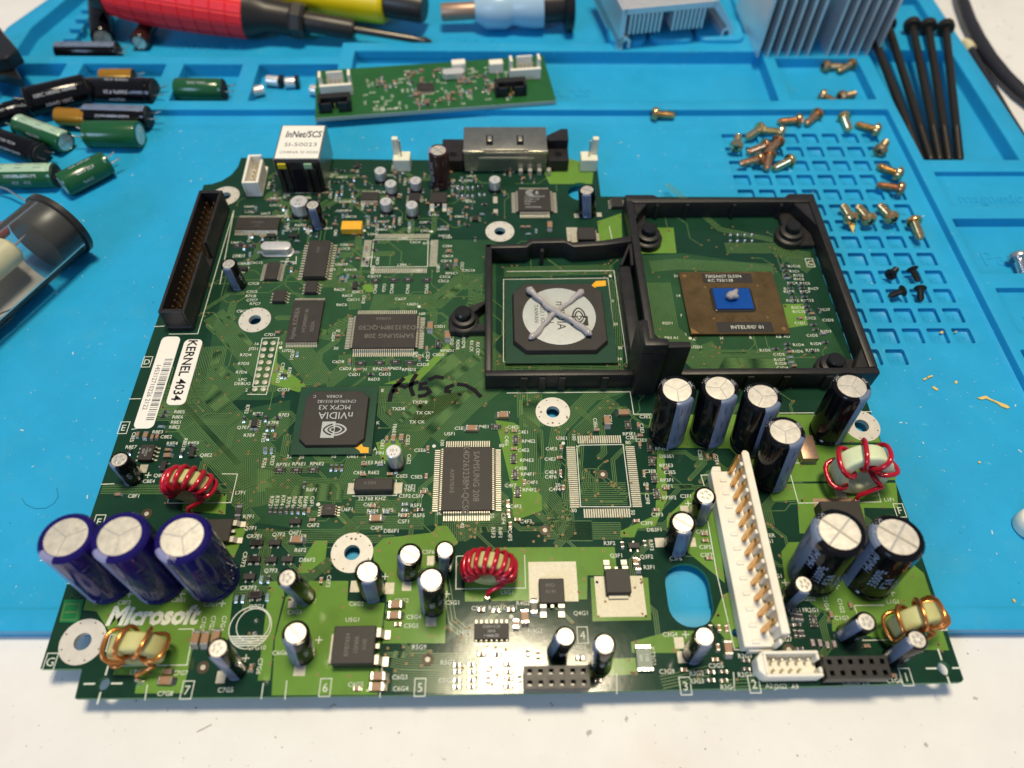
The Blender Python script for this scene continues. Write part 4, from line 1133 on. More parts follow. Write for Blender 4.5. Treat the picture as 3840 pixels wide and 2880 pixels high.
chip('memory_chip', (35.5,3.7), 20, 14, 1.45, 30, 20, 0.65, 2.5, 0.34, texts=(('SAMSUNG 208', 1.5, -2.2, 2.5, 180), ('K4D263238M-QC50', 2.0, 1.2, 2.5, 180), ('KOREA', -1.0, 5.0, 1.5, 180)), dot=(8, 5, 0.6), label='memory chip marked upside down')
chip('memory_chip', (62.9,-49.3), 14, 20, 1.45, 20, 30, 0.65, 2.5, 0.34, texts=(('SAMSUNG 208', 2.6, 0.5, 2.5, -90), ('K4D263238M-QC50', -0.3, -0.2, 2.5, -90), ('AXP57KKE', -4.2, -1, 1.6, -90)), dot=(-5, 7.6, 0.75), label='memory chip marked sideways')
chip('flash_chip', (9.2,8.4), 10.2, 17.6, 1.1, 20, 0, 0.5, 1.5, 0.26, texts=(('hynix KOREA', -3.2, -1.0, 2.3, 90), ('HY29F080T-90', 0, 0, 1.6, 90), ('0202A', 2.6, -2.5, 1.6, 90)), dot=(3.6, 7, 0.4))
chip('logic_chip', (9.5,35.3), 7.5, 17.2, 2.2, 0, 14, 1.22, 2.0, 0.55, texts=(('PC87', 0, 4, 1.2, 90),))
chip('logic_chip', (-14.4,53.6), 15.4, 6.1, 1.2, 24, 0, 0.635, 2.0, 0.34, texts=(('CX25871', 0, 0.5, 1.2, 0), ('0151', 0, -1.2, 1.0, 0)))
chip('logic_chip', (-5.2,30.4), 4.4, 7.8, 1.2, 0, 12, 0.65, 1.6, 0.34)
chip('logic_chip', (24.5,68.1), 6.6, 4.4, 1.2, 10, 0, 0.65, 1.7, 0.34)
chip('memory_eeprom', (9.2,22.7), 4.0, 5.0, 1.6, 0, 4, 1.27, 1.1, 0.42)
chip('memory_eeprom', (-0.8,18.8), 4.0, 5.0, 1.6, 0, 4, 1.27, 1.1, 0.42)
chip('memory_eeprom', (25.2,-58.6), 3.6, 3.2, 1.5, 0, 4, 0.8, 1.2, 0.34, texts=(('1126', 0, 0.4, 0.8, 0),))
chip('regulator_chip', (-28.8,-40.3), 3.9, 4.9, 1.6, 0, 4, 1.27, 1.1, 0.45, texts=(('SC', 0.9, 0.6, 0.9, -90), ('1103CS', 0, 0, 0.9, -90), ('0201', -0.9, 0.3, 0.9, -90)), tmat=chip_print)
chip('regulator_chip', (69.7,-91.8), 8.6, 3.9, 1.6, 7, 0, 1.27, 1.2, 0.45, texts=(('SC1110CS', 0, 1.1, 1.0, 180), ('0101', 0, 0, 1.0, 180), ('027890-1', 0, -1.1, 1.0, 180)), tmat=chip_print, dot=(3.6, 1.0, 0.35))
chip('small_logic_chip', (-0.2,-30.3), 1.7, 2.6, 1.1, 0, 4, 0.65, 0.9, 0.25, m=epoxy2)
chip('small_logic_chip', (116.4,64.1), 4.0, 5.0, 1.5, 0, 4, 1.2, 1.1, 0.42, m=epoxy2)
chip('small_logic_chip', (63.9,56.4), 2.2, 2.4, 1.1, 0, 3, 0.8, 0.9, 0.25, m=epoxy2)
chip('small_logic_chip', (41.1,67.3), 4.2, 4.4, 1.3, 0, 6, 0.65, 0.9, 0.25, m=epoxy2)
q_ = chip('video_chip', (85.7,65.3), 12.2, 11.8, 1.6, 17, 17, 0.65, 2.3, 0.38, texts=(('CONEXANT', 0.3, 1.8, 1.35, 0), ('CX25871-13P', -1.0, 0.3, 1.0, 0), ('E370811.P', -1.6, -1.0, 1.0, 0), ('0146', -2.6, -2.3, 1.0, 0), ('PHILIPPINES', -0.4, -4.0, 1.1, 0)), tmat=chip_print, label='square chip with a white eye-shaped emblem')
lg = MB()
for rr, a0, a1 in ((1.5, 60, 300), (1.0, 70, 290), (0.5, 60, 300)):
    lg.ribbon([(-1.0 + rr * 1.3 * math.cos(R(a)), 3.9 + rr * math.sin(R(a))) for a in range(a0, a1 + 1, 20)], 0.28, 1.615)
lg.text('E', 2.2, (1.2, 3.9), 0, z=1.615, bold=0.02)
lg.obj('emblem', chip_print, q_, smooth=0)


def eye_logo(q, M, s, z, a, bk):
    """square badge with a spiral eye lying across its edge"""
    def P(pts):
        return [tuple((M @ Vector((x * s, y * s, 0)))[:2]) for x, y in pts]
    q.flat(P([(-0.1, -0.95), (1.25, -0.95), (1.25, 0.95), (-0.1, 0.95)]), z, a)
    for k, w in ((1.0, 0.17), (0.60, 0.15)):
        pts = [(-0.1 + 1.12 * k * math.cos(R(t)), 0.66 * k * math.sin(R(t)) * (0.55 + 0.45 * abs(math.sin(R(t))))) for t in range(0, 361, 15)]
        for lo, m_, dz in ((True, a, 0.004), (False, bk, 0.008)):
            run = []
            for p_ in pts + [None]:
                if p_ is not None and ((p_[0] <= -0.08) == lo):
                    run.append(p_)
                else:
                    if len(run) > 1:
                        q.ribbon(P(run), w * s, z + dz, m_)
                    run = []
    q.flat([tuple((M @ Vector((x * s, y * s, 0)))[:2]) for x, y in disc(0.12, 0, 0.17, 10)], z + 0.012, bk)


# south bridge: green substrate, moulded cap, print
c = (23.5,-29.5)
o = MB().box(-11.75, 11.75, -11.75, 11.75, 0.45, 1.0).obj('bridge_chip', bga_green, MBD, (c[0], c[1], 0), bevel=0.06)
o['label'] = 'chip with upside-down printing and a square eye badge'
MB().prism(octo(-9.6, 9.6, -9.6, 9.6, 2.2), 1.0, 2.2, grow=-0.035).obj('chip_cap', epoxy, o, smooth=20, bevel=0.1)
q = MB()
for tx, x, y, sz in (('nVIDIA', 0.2, 0.6, 3.4), ('MCPX X3', -0.4, 3.5, 2.3), ('CF4390.00 0151B2', 0.0, 5.6, 1.5), ('KOREA', -1.0, 7.4, 1.45), ('C', -6.8, 7.4, 1.4)):
    q.text(tx, sz, (x, y), 180, z=2.215, sx=1.0)
eye_logo(q, Matrix.Translation((0.3, -4.2, 0)) @ Matrix.Rotation(R(180), 4, 'Z'), 2.9, 2.215, 0, 1)
q.obj('chip_print', [chip_print, epoxy], o, smooth=0)
MB().prism([(6.8, -9.6), (8.4, -8.0), (9.2, -9.4), (10.8, -9.6), (10.9, -11.4), (8.6, -11.4), (8.2, -10.6)], 1.0, 1.02).obj('corner_mark', yellow_pr, o)
MB().lathe([(0.4, 2.21), (0.3, 2.215)], 14, 0, Matrix.Translation((6.6, -7.2, 0))).obj('pin_dot', epoxy2, o)

# graphics chip
c = (91.8,8.2)
gx, gy = c
o = MB().box(-17.7, 17.7, -17.7, 17.7, 0.45, 1.15).obj('graphics_chip', bga_green, MBD, (gx, gy, 0), bevel=0.06)
o['label'] = 'large square chip with a silver disc inside the small frame bay'
MB().prism(octo(-15.2, 15.2, -14.4, 14.4, 4.0), 1.15, 3.0, grow=-0.03).obj('chip_cap', epoxy, o, bevel=0.15, smooth=25)
od = MB().lathe([(11.9, 2.9), (11.9, 3.06), (11.6, 3.08), (0.02, 3.08)], 48, 0).obj('silver_disc', silver_label, o)
q = MB()
q.text('nVIDIA', 4.0, (0.6, 0), -90, z=3.1)
q.text('XGPU', 2.8, (-2.8, 0.6), -90, z=3.1)
q.text('E6652.1 0200', 1.9, (-5.4, 0.6), -90, z=3.1)
q.text('TAIWAN', 1.9, (-7.4, 0.9), -90, z=3.1)
eye_logo(q, Matrix.Translation((6.4, -0.5, 0)) @ Matrix.Rotation(R(-90), 4, 'Z'), 3.0, 3.1, 0, 1)
q.obj('disc_print', [epoxy, silver_label], od, smooth=0)
MB().prism([(10.8, 13.6), (12.2, 12.4), (13.4, 14.2), (16.8, 14.6), (16.9, 17.0), (13.6, 16.8)], 1.15, 1.17).obj('corner_mark', yellow_pr, o)

# processor
c = (150.4,15.3)
px_, py_ = c
o = MB().box(-16.2, 16.2, -13.6, 13.6, 0.35, 1.3).obj('processor', bga_brown, MBD, (px_, py_, 0), bevel=0.06)
o['label'] = 'brown processor package with a small blue die'
q = MB()
rp = random.Random(2)
for i in range(150):
    a = rp.uniform(0, 360)
    r0, r1 = rp.uniform(6, 9), rp.uniform(10, 18)
    p0 = (r0 * math.cos(R(a)), r0 * 0.8 * math.sin(R(a)))
    p1 = (r1 * math.cos(R(a)), r1 * 0.8 * math.sin(R(a)))
    p2 = (p1[0] + 2 * math.cos(R(round(a / 90) * 90)), p1[1] + 2 * math.sin(R(round(a / 90) * 90)))
    if all(abs(k[0]) < 15.6 and abs(k[1]) < 13 for k in (p0, p1, p2)):
        q.ribbon([p0, p1, p2], 0.10, 1.305)
stuff(q.obj('package_trace', bga_brown_trace, o, smooth=0))
MB().prism(rrect(-7.2, 7.2, -5.2, 5.8, 1.5), 1.3, 1.7, grow=-0.08).obj('die_surround', underfill, o, (0, 0.5, 0))
MB().prism(rrect(-6.2, 6.2, -4.3, 4.7, 0.1, 1), 1.4, 2.15).obj('die', die_blue, o, (0, 0.6, 0), bevel=0.06)
for nm, y, x0, x1, txs in (('top_strip', 10.6, -8.4, 8.6, (('7202A657 SL5SN', -1.2, 0.9, 1.75), ('KC 733/128', -2.4, -1.0, 1.75))), ('bottom_strip', -10.9, -7.2, 11.0, (('INTEL\u00ae\u00a9\u0021 01'.replace('!', "'"), 2.6, 0, 2.0),))):
    so = MB().box(x0, x1, y - 2.1, y + 2.1, 1.3, 1.36).obj(nm, epoxy2, o)
    q = MB()
    for tx, x, yy, sz in txs:
        q.text(tx, sz, (x, y + yy), 0, z=1.375)
    q.obj('strip_print', silk, so, smooth=0)
q = MB()
for x, y in ((-8.2, 6.6), (9.8, 7.2), (-7.6, -7.2), (10.2, -6.8), (-14.4, 11.8), (14.5, -11.6)):
    q.flat(disc(x, y, 0.4 if abs(x) < 12 else 0.75, 8), 1.31)
q.flat([(-15.9, -13.3), (-13.4, -13.3), (-15.9, -10.9)], 1.31)
q.obj('gold_mark', gold_m, o, smooth=0)


# power transistors
def dpak(c, w, h, t, tab, rot, nl=2, label=None, tabw=None, tx=()):
    o = MB().box(-w / 2, w / 2, -h / 2, h / 2, 0.15, t).obj('power_transistor', epoxy, MBD, (c[0], c[1], 0), (0, 0, R(rot)), bevel=0.18, smooth=25)
    if label:
        o['label'] = label
    tw = tabw or w * 0.8
    MB().box(-tw / 2, tw / 2, h / 2 - 0.3, h / 2 + tab, 0.1, 0.75).obj('heat_tab', tin, o, bevel=0.1)
    xs_ = [-w * 0.36, w * 0.36] if nl == 2 else [(-w / 2 + w * (i + 0.5) / nl) for i in range(nl)]
    for x in xs_:
        q = MB()
        lw = w * 0.12 if nl == 2 else w / nl * 0.4
        prf = [(0, t * 0.55), (-0.9, t * 0.55), (-1.7, 0.3), (-3.0, 0.25)] if nl == 2 else [(0, t * 0.5), (-0.4, t * 0.5), (-0.8, 0.2), (-1.6, 0.15)]
        for k in range(3):
            (ya, za), (yb, zb) = prf[k], prf[k + 1]
            q.add([(x + sx * lw, -h / 2 + yy, zz + dz) for dz in (0, 0.35) for yy, zz in ((ya, za), (yb, zb)) for sx in (-1, 1)], [(0, 1, 3, 2), (4, 6, 7, 5), (0, 4, 5, 1), (2, 3, 7, 6), (0, 2, 6, 4), (1, 5, 7, 3)])
        q.obj('lead', lead_m, o)
    if nl == 2:
        MB().box(-w * 0.06, w * 0.06, -h / 2 - 0.8, -h / 2, t * 0.45, t * 0.6).obj('cut_lead', lead_m, o)
    if tx:
        q = MB()
        for s_, x, y, z_, ro in tx:
            q.text(s_, z_, (x, y), ro, z=t + 0.012)
        q.obj('chip_marking', chip_text, o, smooth=0)
    return o


dpak((36.5,-95.3), 8.9, 10.2, 4.3, 1.3, 90, label='largest power transistor, lying beside its pads', tx=(('RFB7434', 0, 1.6, 1.5, 0), ('15N06', 0, -0.6, 1.5, 0), ('0145', 0, -2.6, 1.3, 0)))
dpak((85.1,-82.1), 6.4, 6.4, 2.4, 0.9, 0, tx=(('RFD', -0.3, 1.4, 1.3, 0), ('R141', -0.3, -0.2, 1.3, 0)))
dpak((102.3,-79.7), 6.4, 6.4, 2.4, 1.0, 180)
dpak((-3.4,-64.6), 6.4, 7.4, 2.4, 1.2, -90 + 180)
dpak((103.6,45.8), 6.0, 6.4, 3.4, 2.2, 90, nl=5)
dpak((50.2,65.9), 6.4, 5.4, 2.4, 0.9, 0)
dpak((164.6,-63.5), 11, 9, 4.4, 1.0, 0)
SOT = MB()
SOT.box(-1.55, 1.55, -0.75, 0.75, 0.15, 1.15, 0)
for x, y in ((-0.95, -1), (0.95, -1), (0, 1)):
    SOT.box(x - 0.28, x + 0.28, min(0.7 * y, 1.55 * y), max(0.7 * y, 1.55 * y), 0.05, 0.35, 1)
SOT = SOT.mesh('small_transistor', [epoxy2, solder], bevel=0.06)
for c, ro in (((16.6,-61.7), 0), ((12.1,-67.7), 0), ((7.4,-67.6), 0), ((16.2,-72.3), 0), ((11.9,-72.4), 0), ((7.6,-72.2), 0), ((107.7,-69.7), 0), ((7.1,-67.7), 0), ((7.1,-72.2), 0), ((-16.2,-40.0), 90), ((-23.2,-44.4), 90), ((7.1,-76.9), 0), ((9.2,-81.8), 0), ((9.8,-81.6), 0), ((23.6,23.9), 90), ((-8.7,47.7), 0), ((-0.6,47.7), 0), ((-15.5,31.8), 0), ((18.0,85.9), 90)):
    put('small_transistor', SOT, MBD, (c[0], c[1], 0), (0, 0, R(ro)))


# chip resistors, capacitors, resistor networks
def smd(name, l, w, h, body, end=solder, el=0.22):
    q = MB()
    q.box(-l / 2 + l * el, l / 2 - l * el, -w / 2, w / 2, 0.05, h, 0)
    for sg in (-1, 1):
        x0, x1 = sorted((sg * l / 2, sg * (l / 2 - l * el)))
        q.box(x0, x1, -w / 2 - 0.02, w / 2 + 0.02, 0.03, h + 0.02, 1)
        x0, x1 = sorted((sg * l / 2, sg * (l / 2 + l * 0.22)))
        v = [(sg * l / 2, -w / 2, 0.03), (sg * l / 2, w / 2, 0.03), (sg * l / 2, w / 2, h * 0.75), (sg * l / 2, -w / 2, h * 0.75), (sg * (l / 2 + l * 0.24), -w / 2, 0.06), (sg * (l / 2 + l * 0.24), w / 2, 0.06)]
        q.add(v, [(3, 2, 5, 4), (2, 1, 5), (0, 3, 4)] if sg < 0 else [(2, 3, 4, 5), (1, 2, 5), (3, 0, 4)], 1)
    return q.mesh(name, [body, end], bevel=0.04)


SM = {
    'c6': ('chip_capacitor', smd('chip_capacitor', 1.6, 0.85, 0.8, cer_tan)),
    'c8': ('chip_capacitor', smd('chip_capacitor', 2.1, 1.3, 1.0, cer_tan)),
    'c12': ('chip_capacitor', smd('chip_capacitor', 3.3, 1.8, 1.4, cer_tan, el=0.16)),
    'r6': ('chip_resistor', smd('chip_resistor', 1.6, 0.85, 0.5, cer_dark)),
    'b6': ('chip_resistor', smd('chip_resistor', 1.6, 0.85, 0.5, cer_blue)),
    'l6': ('chip_resistor', smd('chip_resistor', 1.6, 0.9, 0.6, cer_lilac)),
    'r12': ('chip_resistor', smd('chip_resistor', 3.2, 1.5, 0.7, cer_dark, el=0.2)),
}
q = MB()
q.box(-1.6, 1.6, -0.62, 0.62, 0.1, 0.65, 0)
for i in range(4):
    for sg in (-1, 1):
        x = -1.2 + i * 0.8
        y0, y1 = sorted((sg * 0.5, sg * 0.98))
        q.box(x - 0.22, x + 0.22, y0, y1, 0.04, 0.5, 1)
SM['rn'] = ('resistor_array', q.mesh('resistor_array', [cer_dark, solder], bevel=0.04))
q = MB()
q.text('101', 0.8, (0, 0), 0, z=0.662)
rn_txt = q.mesh('array_print', silk, smooth=0)


def place(kind, c, rot=0):
    nm, me_ = SM[kind]
    o = put(nm, me_, MBD, (c[0], c[1], 0), (0, 0, R(rot + rs.uniform(-2.5, 2.5))))
    if kind == 'rn':
        put('array_print', rn_txt, o)
    return o


V = 90
for kd, ps in {
    'c12': [((73.1,-28.4), 0), ((63.9,-32.9), 0), ((38.3,-61.1), 0), ((17.8,-67.0), 0), ((109.4,-27.8), 0), ((104.1,-30.6), V), ((45.4,-84.7), 0), ((45.3,-87.4), 0), ((42.5,-101.9), 0), ((42.4,-104.3), 0), ((-3.1,-92.4), V), ((-0.7,-92.5), V), ((1.8,-92.1), V), ((-8.0,-102.2), 0), ((49.9,5.9), V), ((55.6,2.1), V), ((78.1,-88.2), V), ((128.0,-96.5), V), ((90.9,52.5), V)],
    'c8': [((43.4,-35.6), V), ((41.1,-35.8), V), ((-31.0,-34.1), V), ((-23.0,-40.9), 0), ((-8.2,-100.1), 0), ((54.8,39.9), 0), ((57.4,34.9), V), ((90.8,52.2), V), ((75.8,-90.0), V), ((107.7,-74.0), V), ((75.8,-89.7), V)],
    'c6': [((39.2,-35.9), V), ((6.6,-19.8), V), ((33.4,-44.3), 0), ((33.5,-47.6), 0), ((41.0,-47.5), 0), ((37.1,-57.3), 0), ((45.8,-60.3), 0), ((21.1,-61.2), 0), ((19.8,-58.4), V), ((6.6,-34.6), V), ((74.1,-33.2), V), ((76.5,-33.7), 0), ((51.3,-39.3), V), ((51.3,-48.3), V), ((50.7,-53.2), 0), ((74.2,-56.7), V), ((74.3,-59.6), V),
           ((76.4,-33.7), 0), ((76.3,-39.7), 0), ((79.0,-50.5), V), ((89.9,-39.3), V), ((89.3,-42.7), 0), ((89.3,-47.5), V), ((89.8,-52.3), V), ((113.5,-35.5), 0), ((113.0,-38.5), V), ((113.3,-32.0), V), ((119.5,-46.5), 0), ((113.1,-47.8), V), ((118.8,-52.8), 0), ((113.4,-52.5), V), ((115.2,-59.3), 0), ((109.3,-62.5), 0), ((74.3,-56.7), V), ((74.4,-59.8), V), ((76.8,-61.8), 0), ((100.8,-33.5), 0), ((132.1,-42.7), V), ((134.1,-42.7), V), ((127.3,-66.5), 0), ((127.2,-68.4), 0), ((127.4,-73.3), 0), ((74.8,-63.3), V),
           ((46.3,-89.6), 0), ((25.7,-78.1), V), ((37.6,-104.6), 0), ((67.1,-86.2), 0), ((74.6,-86.3), 0), ((67.2,-97.0), 0), ((73.8,-99.4), 0), ((73.8,-101.2), 0), ((73.9,-102.7), 0), ((73.7,-104.5), 0), ((-33.4,-33.8), V), ((-27.6,-34.5), V), ((-29.0,-34.7), V), ((-23.4,-39.0), 0), ((-33.6,-53.0), 0), ((11.7,-99.4), V),
           ((0.9,3.9), 0), ((3.1,-10.6), V), ((25.3,-7.7), V), ((1.0,31.8), V), ((19.0,26.7), 0), ((49.2,-2.9), V), ((47.1,-6.7), V), ((28.6,-11.0), 0), ((36.7,-11.3), 0), ((20.4,2.4), 0), ((176.2,10.7), 0), ((171.9,8.7), 0), ((165.0,-5.2), 0), ((165.1,-10.6), 0), ((81.1,-97.1), V), ((91.4,-98.3), 0), ((95.3,-103.5), 0), ((124.4,-99.1), 0), ((116.4,-101.4), 0), ((125.6,-96.2), V), ((126.7,-91.5), V), ((128.5,-91.7), V), ((155.9,-88.5), V), ((161.5,-86.2), V), ((162.7,-96.4), 0), ((167.1,-103.4), 0)],
    'b6': [((4.6,-39.3), V), ((6.3,-39.3), V), ((38.0,-44.4), 0), ((45.8,-56.8), 0), ((45.9,-58.6), 0), ((37.1,-59.2), 0), ((40.8,-59.1), 0), ((0.0,-32.3), 0), ((-27.5,-31.1), 0), ((-23.2,-37.4), 0), ((-0.4,-32.3), 0), ((4.3,-39.2), V), ((4.7,-82.4), V), ((6.4,-82.4), V), ((12.5,-82.1), V), ((10.1,-77.4), V), ((171.9,26.7), 0), ((18.9,27.8), V), ((20.6,28.6), V), ((8.5,-4.5), V), ((164.9,-7.2), 0), ((164.7,-9.2), 0), ((18.3,27.3), V), ((20.2,27.1), V)],
    'r6': [((3.8,-31.7), V), ((5.4,-31.7), V), ((4.5,-34.8), V), ((2.7,-28.5), V), ((6.2,-28.4), 0), ((17.3,-50.4), V), ((50.1,-58.5), 0), ((0.3,-27.3), 0), ((9.2,-58.1), V), ((10.6,-58.2), V), ((12.0,-58.2), V), ((13.6,-58.1), V), ((15.2,-58.2), V), ((16.8,-58.2), V), ((18.4,-58.3), V), ((24.2,-45.1), V), ((25.6,-45.1), V), ((27.1,-45.1), V), ((104.7,-69.2), V), ((110.8,-68.9), V), ((-17.2,-37.4), 0), ((-19.3,-40.2), V), ((-27.5,-25.9), 0), ((-27.7,-27.3), 0), ((-3.6,-28.7), V), ((-34.2,-39.4), V), ((70.9,-86.4), 0), ((71.0,-97.1), 0), ((61.3,-99.5), 0), ((64.8,-99.5), 0), ((61.4,-101.0), 0), ((64.9,-101.1), 0), ((61.4,-103.0), 0), ((64.9,-103.0), 0), ((61.4,-104.5), 0), ((64.9,-104.5), 0), ((12.0,-77.4), V),
           ((32.3,-12.7), 0), ((5.0,-12.9), V), ((6.1,-13.1), V), ((23.1,28.3), 0), ((172.2,32.4), 0), ((172.1,30.4), 0), ((171.9,28.4), 0), ((172.3,23.9), 0), ((176.0,23.6), 0), ((171.8,22.0), 0), ((175.8,22.1), 0), ((171.7,19.9), 0), ((175.9,20.0), 0), ((171.9,17.9), 0), ((175.7,18.2), 0), ((171.8,16.0), 0), ((175.8,16.1), 0), ((175.4,14.0), 0), ((175.6,12.2), 0), ((179.1,12.3), V), ((175.7,6.1), 0), ((175.9,4.0), 0), ((165.2,-1.9), 0), ((177.7,-1.3), 0), ((160.9,-3.8), 0), ((164.8,-3.7), 0), ((172.5,-4.9), 0), ((78.6,-96.5), V), ((124.7,-91.5), V), ((122.9,-101.9), 0), ((126.1,-101.9), 0), ((122.6,-103.8), 0), ((125.8,-103.9), 0), ((132.1,-99.4), 0), ((131.8,-101.4), 0), ((76.5,-102.5), V), ((145.9,-88.8), V), ((146.8,-88.9), V), ((147.5,-89.0), V), ((148.2,-89.1), V), ((144.9,-91.0), 0), ((146.8,-90.9), 0), ((142.7,-93.0), V), ((143.9,-93.1), V), ((145.7,-93.0), V), ((146.8,-93.1), V), ((147.6,-93.1), V), ((146.0,-96.8), 0)],
    'l6': [((149.5,-95.4), V), ((151.3,-95.5), V), ((153.0,-96.0), V), ((154.8,-95.8), V), ((177.9,2.4), 0), ((68.9,-101.1), V), ((68.9,-102.6), V)],
    'r12': [((108.2,-74.8), V), ((80.5,-85.6), V), ((0.6,-58.4), V)],
    'rn': [((9.7,-45.8), 0), ((14.4,-45.9), 0), ((19.1,-45.8), 0), ((71.0,-32.1), 0), ((76.8,-36.7), V), ((76.1,-42.8), V), ((76.4,-48.0), V), ((77.0,-53.4), V), ((110.3,-31.9), V), ((115.9,-39.5), V), ((115.8,-44.1), V), ((115.9,-49.5), V), ((115.9,-54.4), V), ((54.5,33.2), V), ((52.7,-1.0), V), ((30.3,26.3), 0), ((36.4,26.6), 0), ((41.3,26.6), 0), ((47.7,26.5), 0), ((28.7,-8.6), 0), ((34.7,-8.5), 0), ((39.5,-8.1), 0), ((44.1,-8.5), 0), ((151.0,-90.1), V), ((-19.7,43.0), 0), ((-15.0,43.0), 0)],
}.items():
    for c, ro in ps:
        place(kd, c, ro)
occ = [((-14.9,54.7), 9.5, 6), ((-5.6,31.4), 4, 6), ((8.7,37.5), 6, 11), ((24.3,69.2), 5, 4), ((-5.0,39.8), 8, 5), ((-0.9,66.3), 4, 4), ((5.2,58.1), 4, 4), ((19.2,53.5), 6, 4), ((27.6,80.0), 4, 4), ((32.0,72.7), 4, 4), ((30.9,63.0), 4, 4), ((-1.9,81.5), 10, 12), ((-19.6,76.7), 6, 14), ((-21.8,33.0), 4, 6), ((-30.2,71.0), 7, 6), ((-30.0,53.9), 6, 60), ((70.9,64.4), 3, 4), ((40.8,63.2), 5, 7), ((71.3,75.9), 4, 5), ((73.1,50.0), 8, 7), ((85.8,66.0), 10, 10), ((-1.4,20.0), 5, 5), ((8.7,24.0), 5, 5)]
n_ = 0
while n_ < 170:                           # the crowded far-left area and the strip below the rear connectors
    x, y = rs.uniform(-20, 88), rs.uniform(34, 84)
    if x > 30 and y < 52 and x < 62:
        continue
    if x > 62 and y < 46:
        continue
    if any(abs(x - k[0][0]) < k[1] and abs(y - k[0][1]) < k[2] for k in occ):
        continue
    occ.append(((x, y), 1.7, 1.4))
    place(rs.choice(('c6', 'c6', 'r6', 'r6', 'c6', 'b6') if n_ % 3 else ('c6', 'r6')), (x, y), rs.choice((0, 90, 90)))
    n_ += 1
q = MB()                                   # soldered pin tails around the metal-shelled connector
for rr_, y in ((0, 840), (1, 940)):
    for x in (50, 115, 182, 243):
        p0 = (56.9,73.6) if rr_ == 0 else (56.9,68.9)
        q.lathe([(0.75, 0.02), (0.6, 0.6), (0.2, 1.0)], 10, 0, Matrix.Translation((p0[0] + (x - 50) * 0.0305, p0[1], 0)))
for c in ((65.3,70.0), (67.2,69.8), (60.5,77.9), (62.3,77.9), (155.5,45.1), (158.1,45.1), (160.7,45.1), (163.4,45.1), (156.1,48.2), (158.7,48.2), (161.4,48.2), (164.0,48.2), (10.7,-88.1), (10.9,-91.2), (11.1,-91.2)):
    q.lathe([(0.7, 0.02), (0.55, 0.5), (0.2, 0.8)], 10, 0, Matrix.Translation((c[0], c[1], 0)))
stuff(q.obj('solder_joint', solder, MBD))

# crystals, tantalum, fuse
c = (-5.0,40.0)
stad = [(x, y) for x, y in rrect(-5.2, 5.2, -2.0, 2.0, 1.98, 6)]
o = MB().prism([(x * 1.08, y * 1.18) for x, y in stad], 0.1, 0.6).prism(stad, 0.6, 3.6).obj('crystal', can_side, MBD, (c[0], c[1], 0), bevel=0.25, seg=2)
o['label'] = 'silver oval crystal can'
MB().box(-7.4, -5.4, -0.6, 0.6, 0.05, 0.3).box(5.4, 7.4, -0.6, 0.6, 0.05, 0.3).obj('terminal', solder, o)
c = (37.1,-51.7)
o = MB().box(-5.4, 5.4, -1.9, 1.9, 0.2, 2.9).obj('crystal', epoxy, MBD, (c[0], c[1], 0), bevel=0.3)
o['label'] = 'black oblong crystal beside the frequency print'
for sg in (-1, 1):
    MB().box(min(sg * 5.2, sg * 7.6), max(sg * 5.2, sg * 7.6), -1.7, 1.7, 0.02, 0.12).obj('terminal', tin, o)
MB().text('KDS 4', 1.2, (-1, 0.3), 180, z=2.91).obj('chip_marking', chip_text, o, smooth=0)
c = (19.9,50.9)
o = MB().box(-3.65, 3.65, -2.15, 2.15, 0.2, 2.8).obj('tantalum_capacitor', tant_y, MBD, (c[0], c[1], 0), bevel=0.15)
MB().box(-3.95, -3.6, -1.3, 1.3, 0.05, 1.6).box(3.6, 3.95, -1.3, 1.3, 0.05, 1.6).obj('terminal', solder, o)
c = (107.0,-98.6)
o = MB().box(-1.9, 1.9, -2.2, 2.2, 0.2, 1.1).obj('resettable_fuse', fuse_m, MBD, (c[0], c[1], 0), bevel=0.1)
for sg in (-1, 1):
    MB().box(-1.95, 1.95, min(sg * 2.2, sg * 3.1), max(sg * 2.2, sg * 3.1), 0.1, 1.2).obj('terminal', solder, o, bevel=0.1)
MB().text('110', 1.25, (0.7, 0), -90, z=1.112).text('RM', 1.1, (-0.8, 0), -90, z=1.112).obj('fuse_print', silk, o, smooth=0)
c = (161.0,-41.2)
o = MB().box(-2.4, 2.4, -4.0, 4.0, 0.1, 3.0).obj('metal_clip', copper_strip, MBD, (c[0], c[1], 0), bevel=0.4, seg=2)


# ------------------------------------------------------------ connectors
# long black box header with two rows of pins
hx0, hx1, hy0, hy1 = -34.4, -26.2, 5.3, 62.0
o = MB()
o.box(hx0, hx1, hy0, hy1, 0.05, 1.8)
wt = 1.0
o.box(hx0, hx0 + wt, hy0, hy1, 1.8, 9.2)
o.box(hx1 - wt, hx1, hy0, (hy0 + hy1) / 2 - 2.2, 1.8, 9.2)
o.box(hx1 - wt, hx1, (hy0 + hy1) / 2 + 2.2, hy1, 1.8, 9.2)
o.box(hx0 + wt, hx1 - wt, hy0, hy0 + 1.4, 1.8, 9.2)
o.box(hx0 + wt, hx1 - wt, hy1 - 1.4, hy1, 1.8, 9.2)
ide = o.obj('box_header', black_pl, MBD, bevel=0.12)
ide['label'] = 'long black box header with two rows of gold pins'
pin = MB()
pin.prism([(-0.32, -0.32), (0.32, -0.32), (0.32, 0.32), (-0.32, 0.32)], 1.6, 6.6).prism([(-0.32, -0.32), (0.32, -0.32), (0.32, 0.32), (-0.32, 0.32)], 6.6, 7.2, grow=-0.5)
pin = pin.mesh('pin', gold_m, smooth=20)
for i in range(20):
    for x in (0, 1):
        put('pin', pin, ide, ((hx0 + hx1) / 2 - 1.27 + 2.54 * x, (hy0 + hy1) / 2 - 24.13 + 2.54 * i, 0))
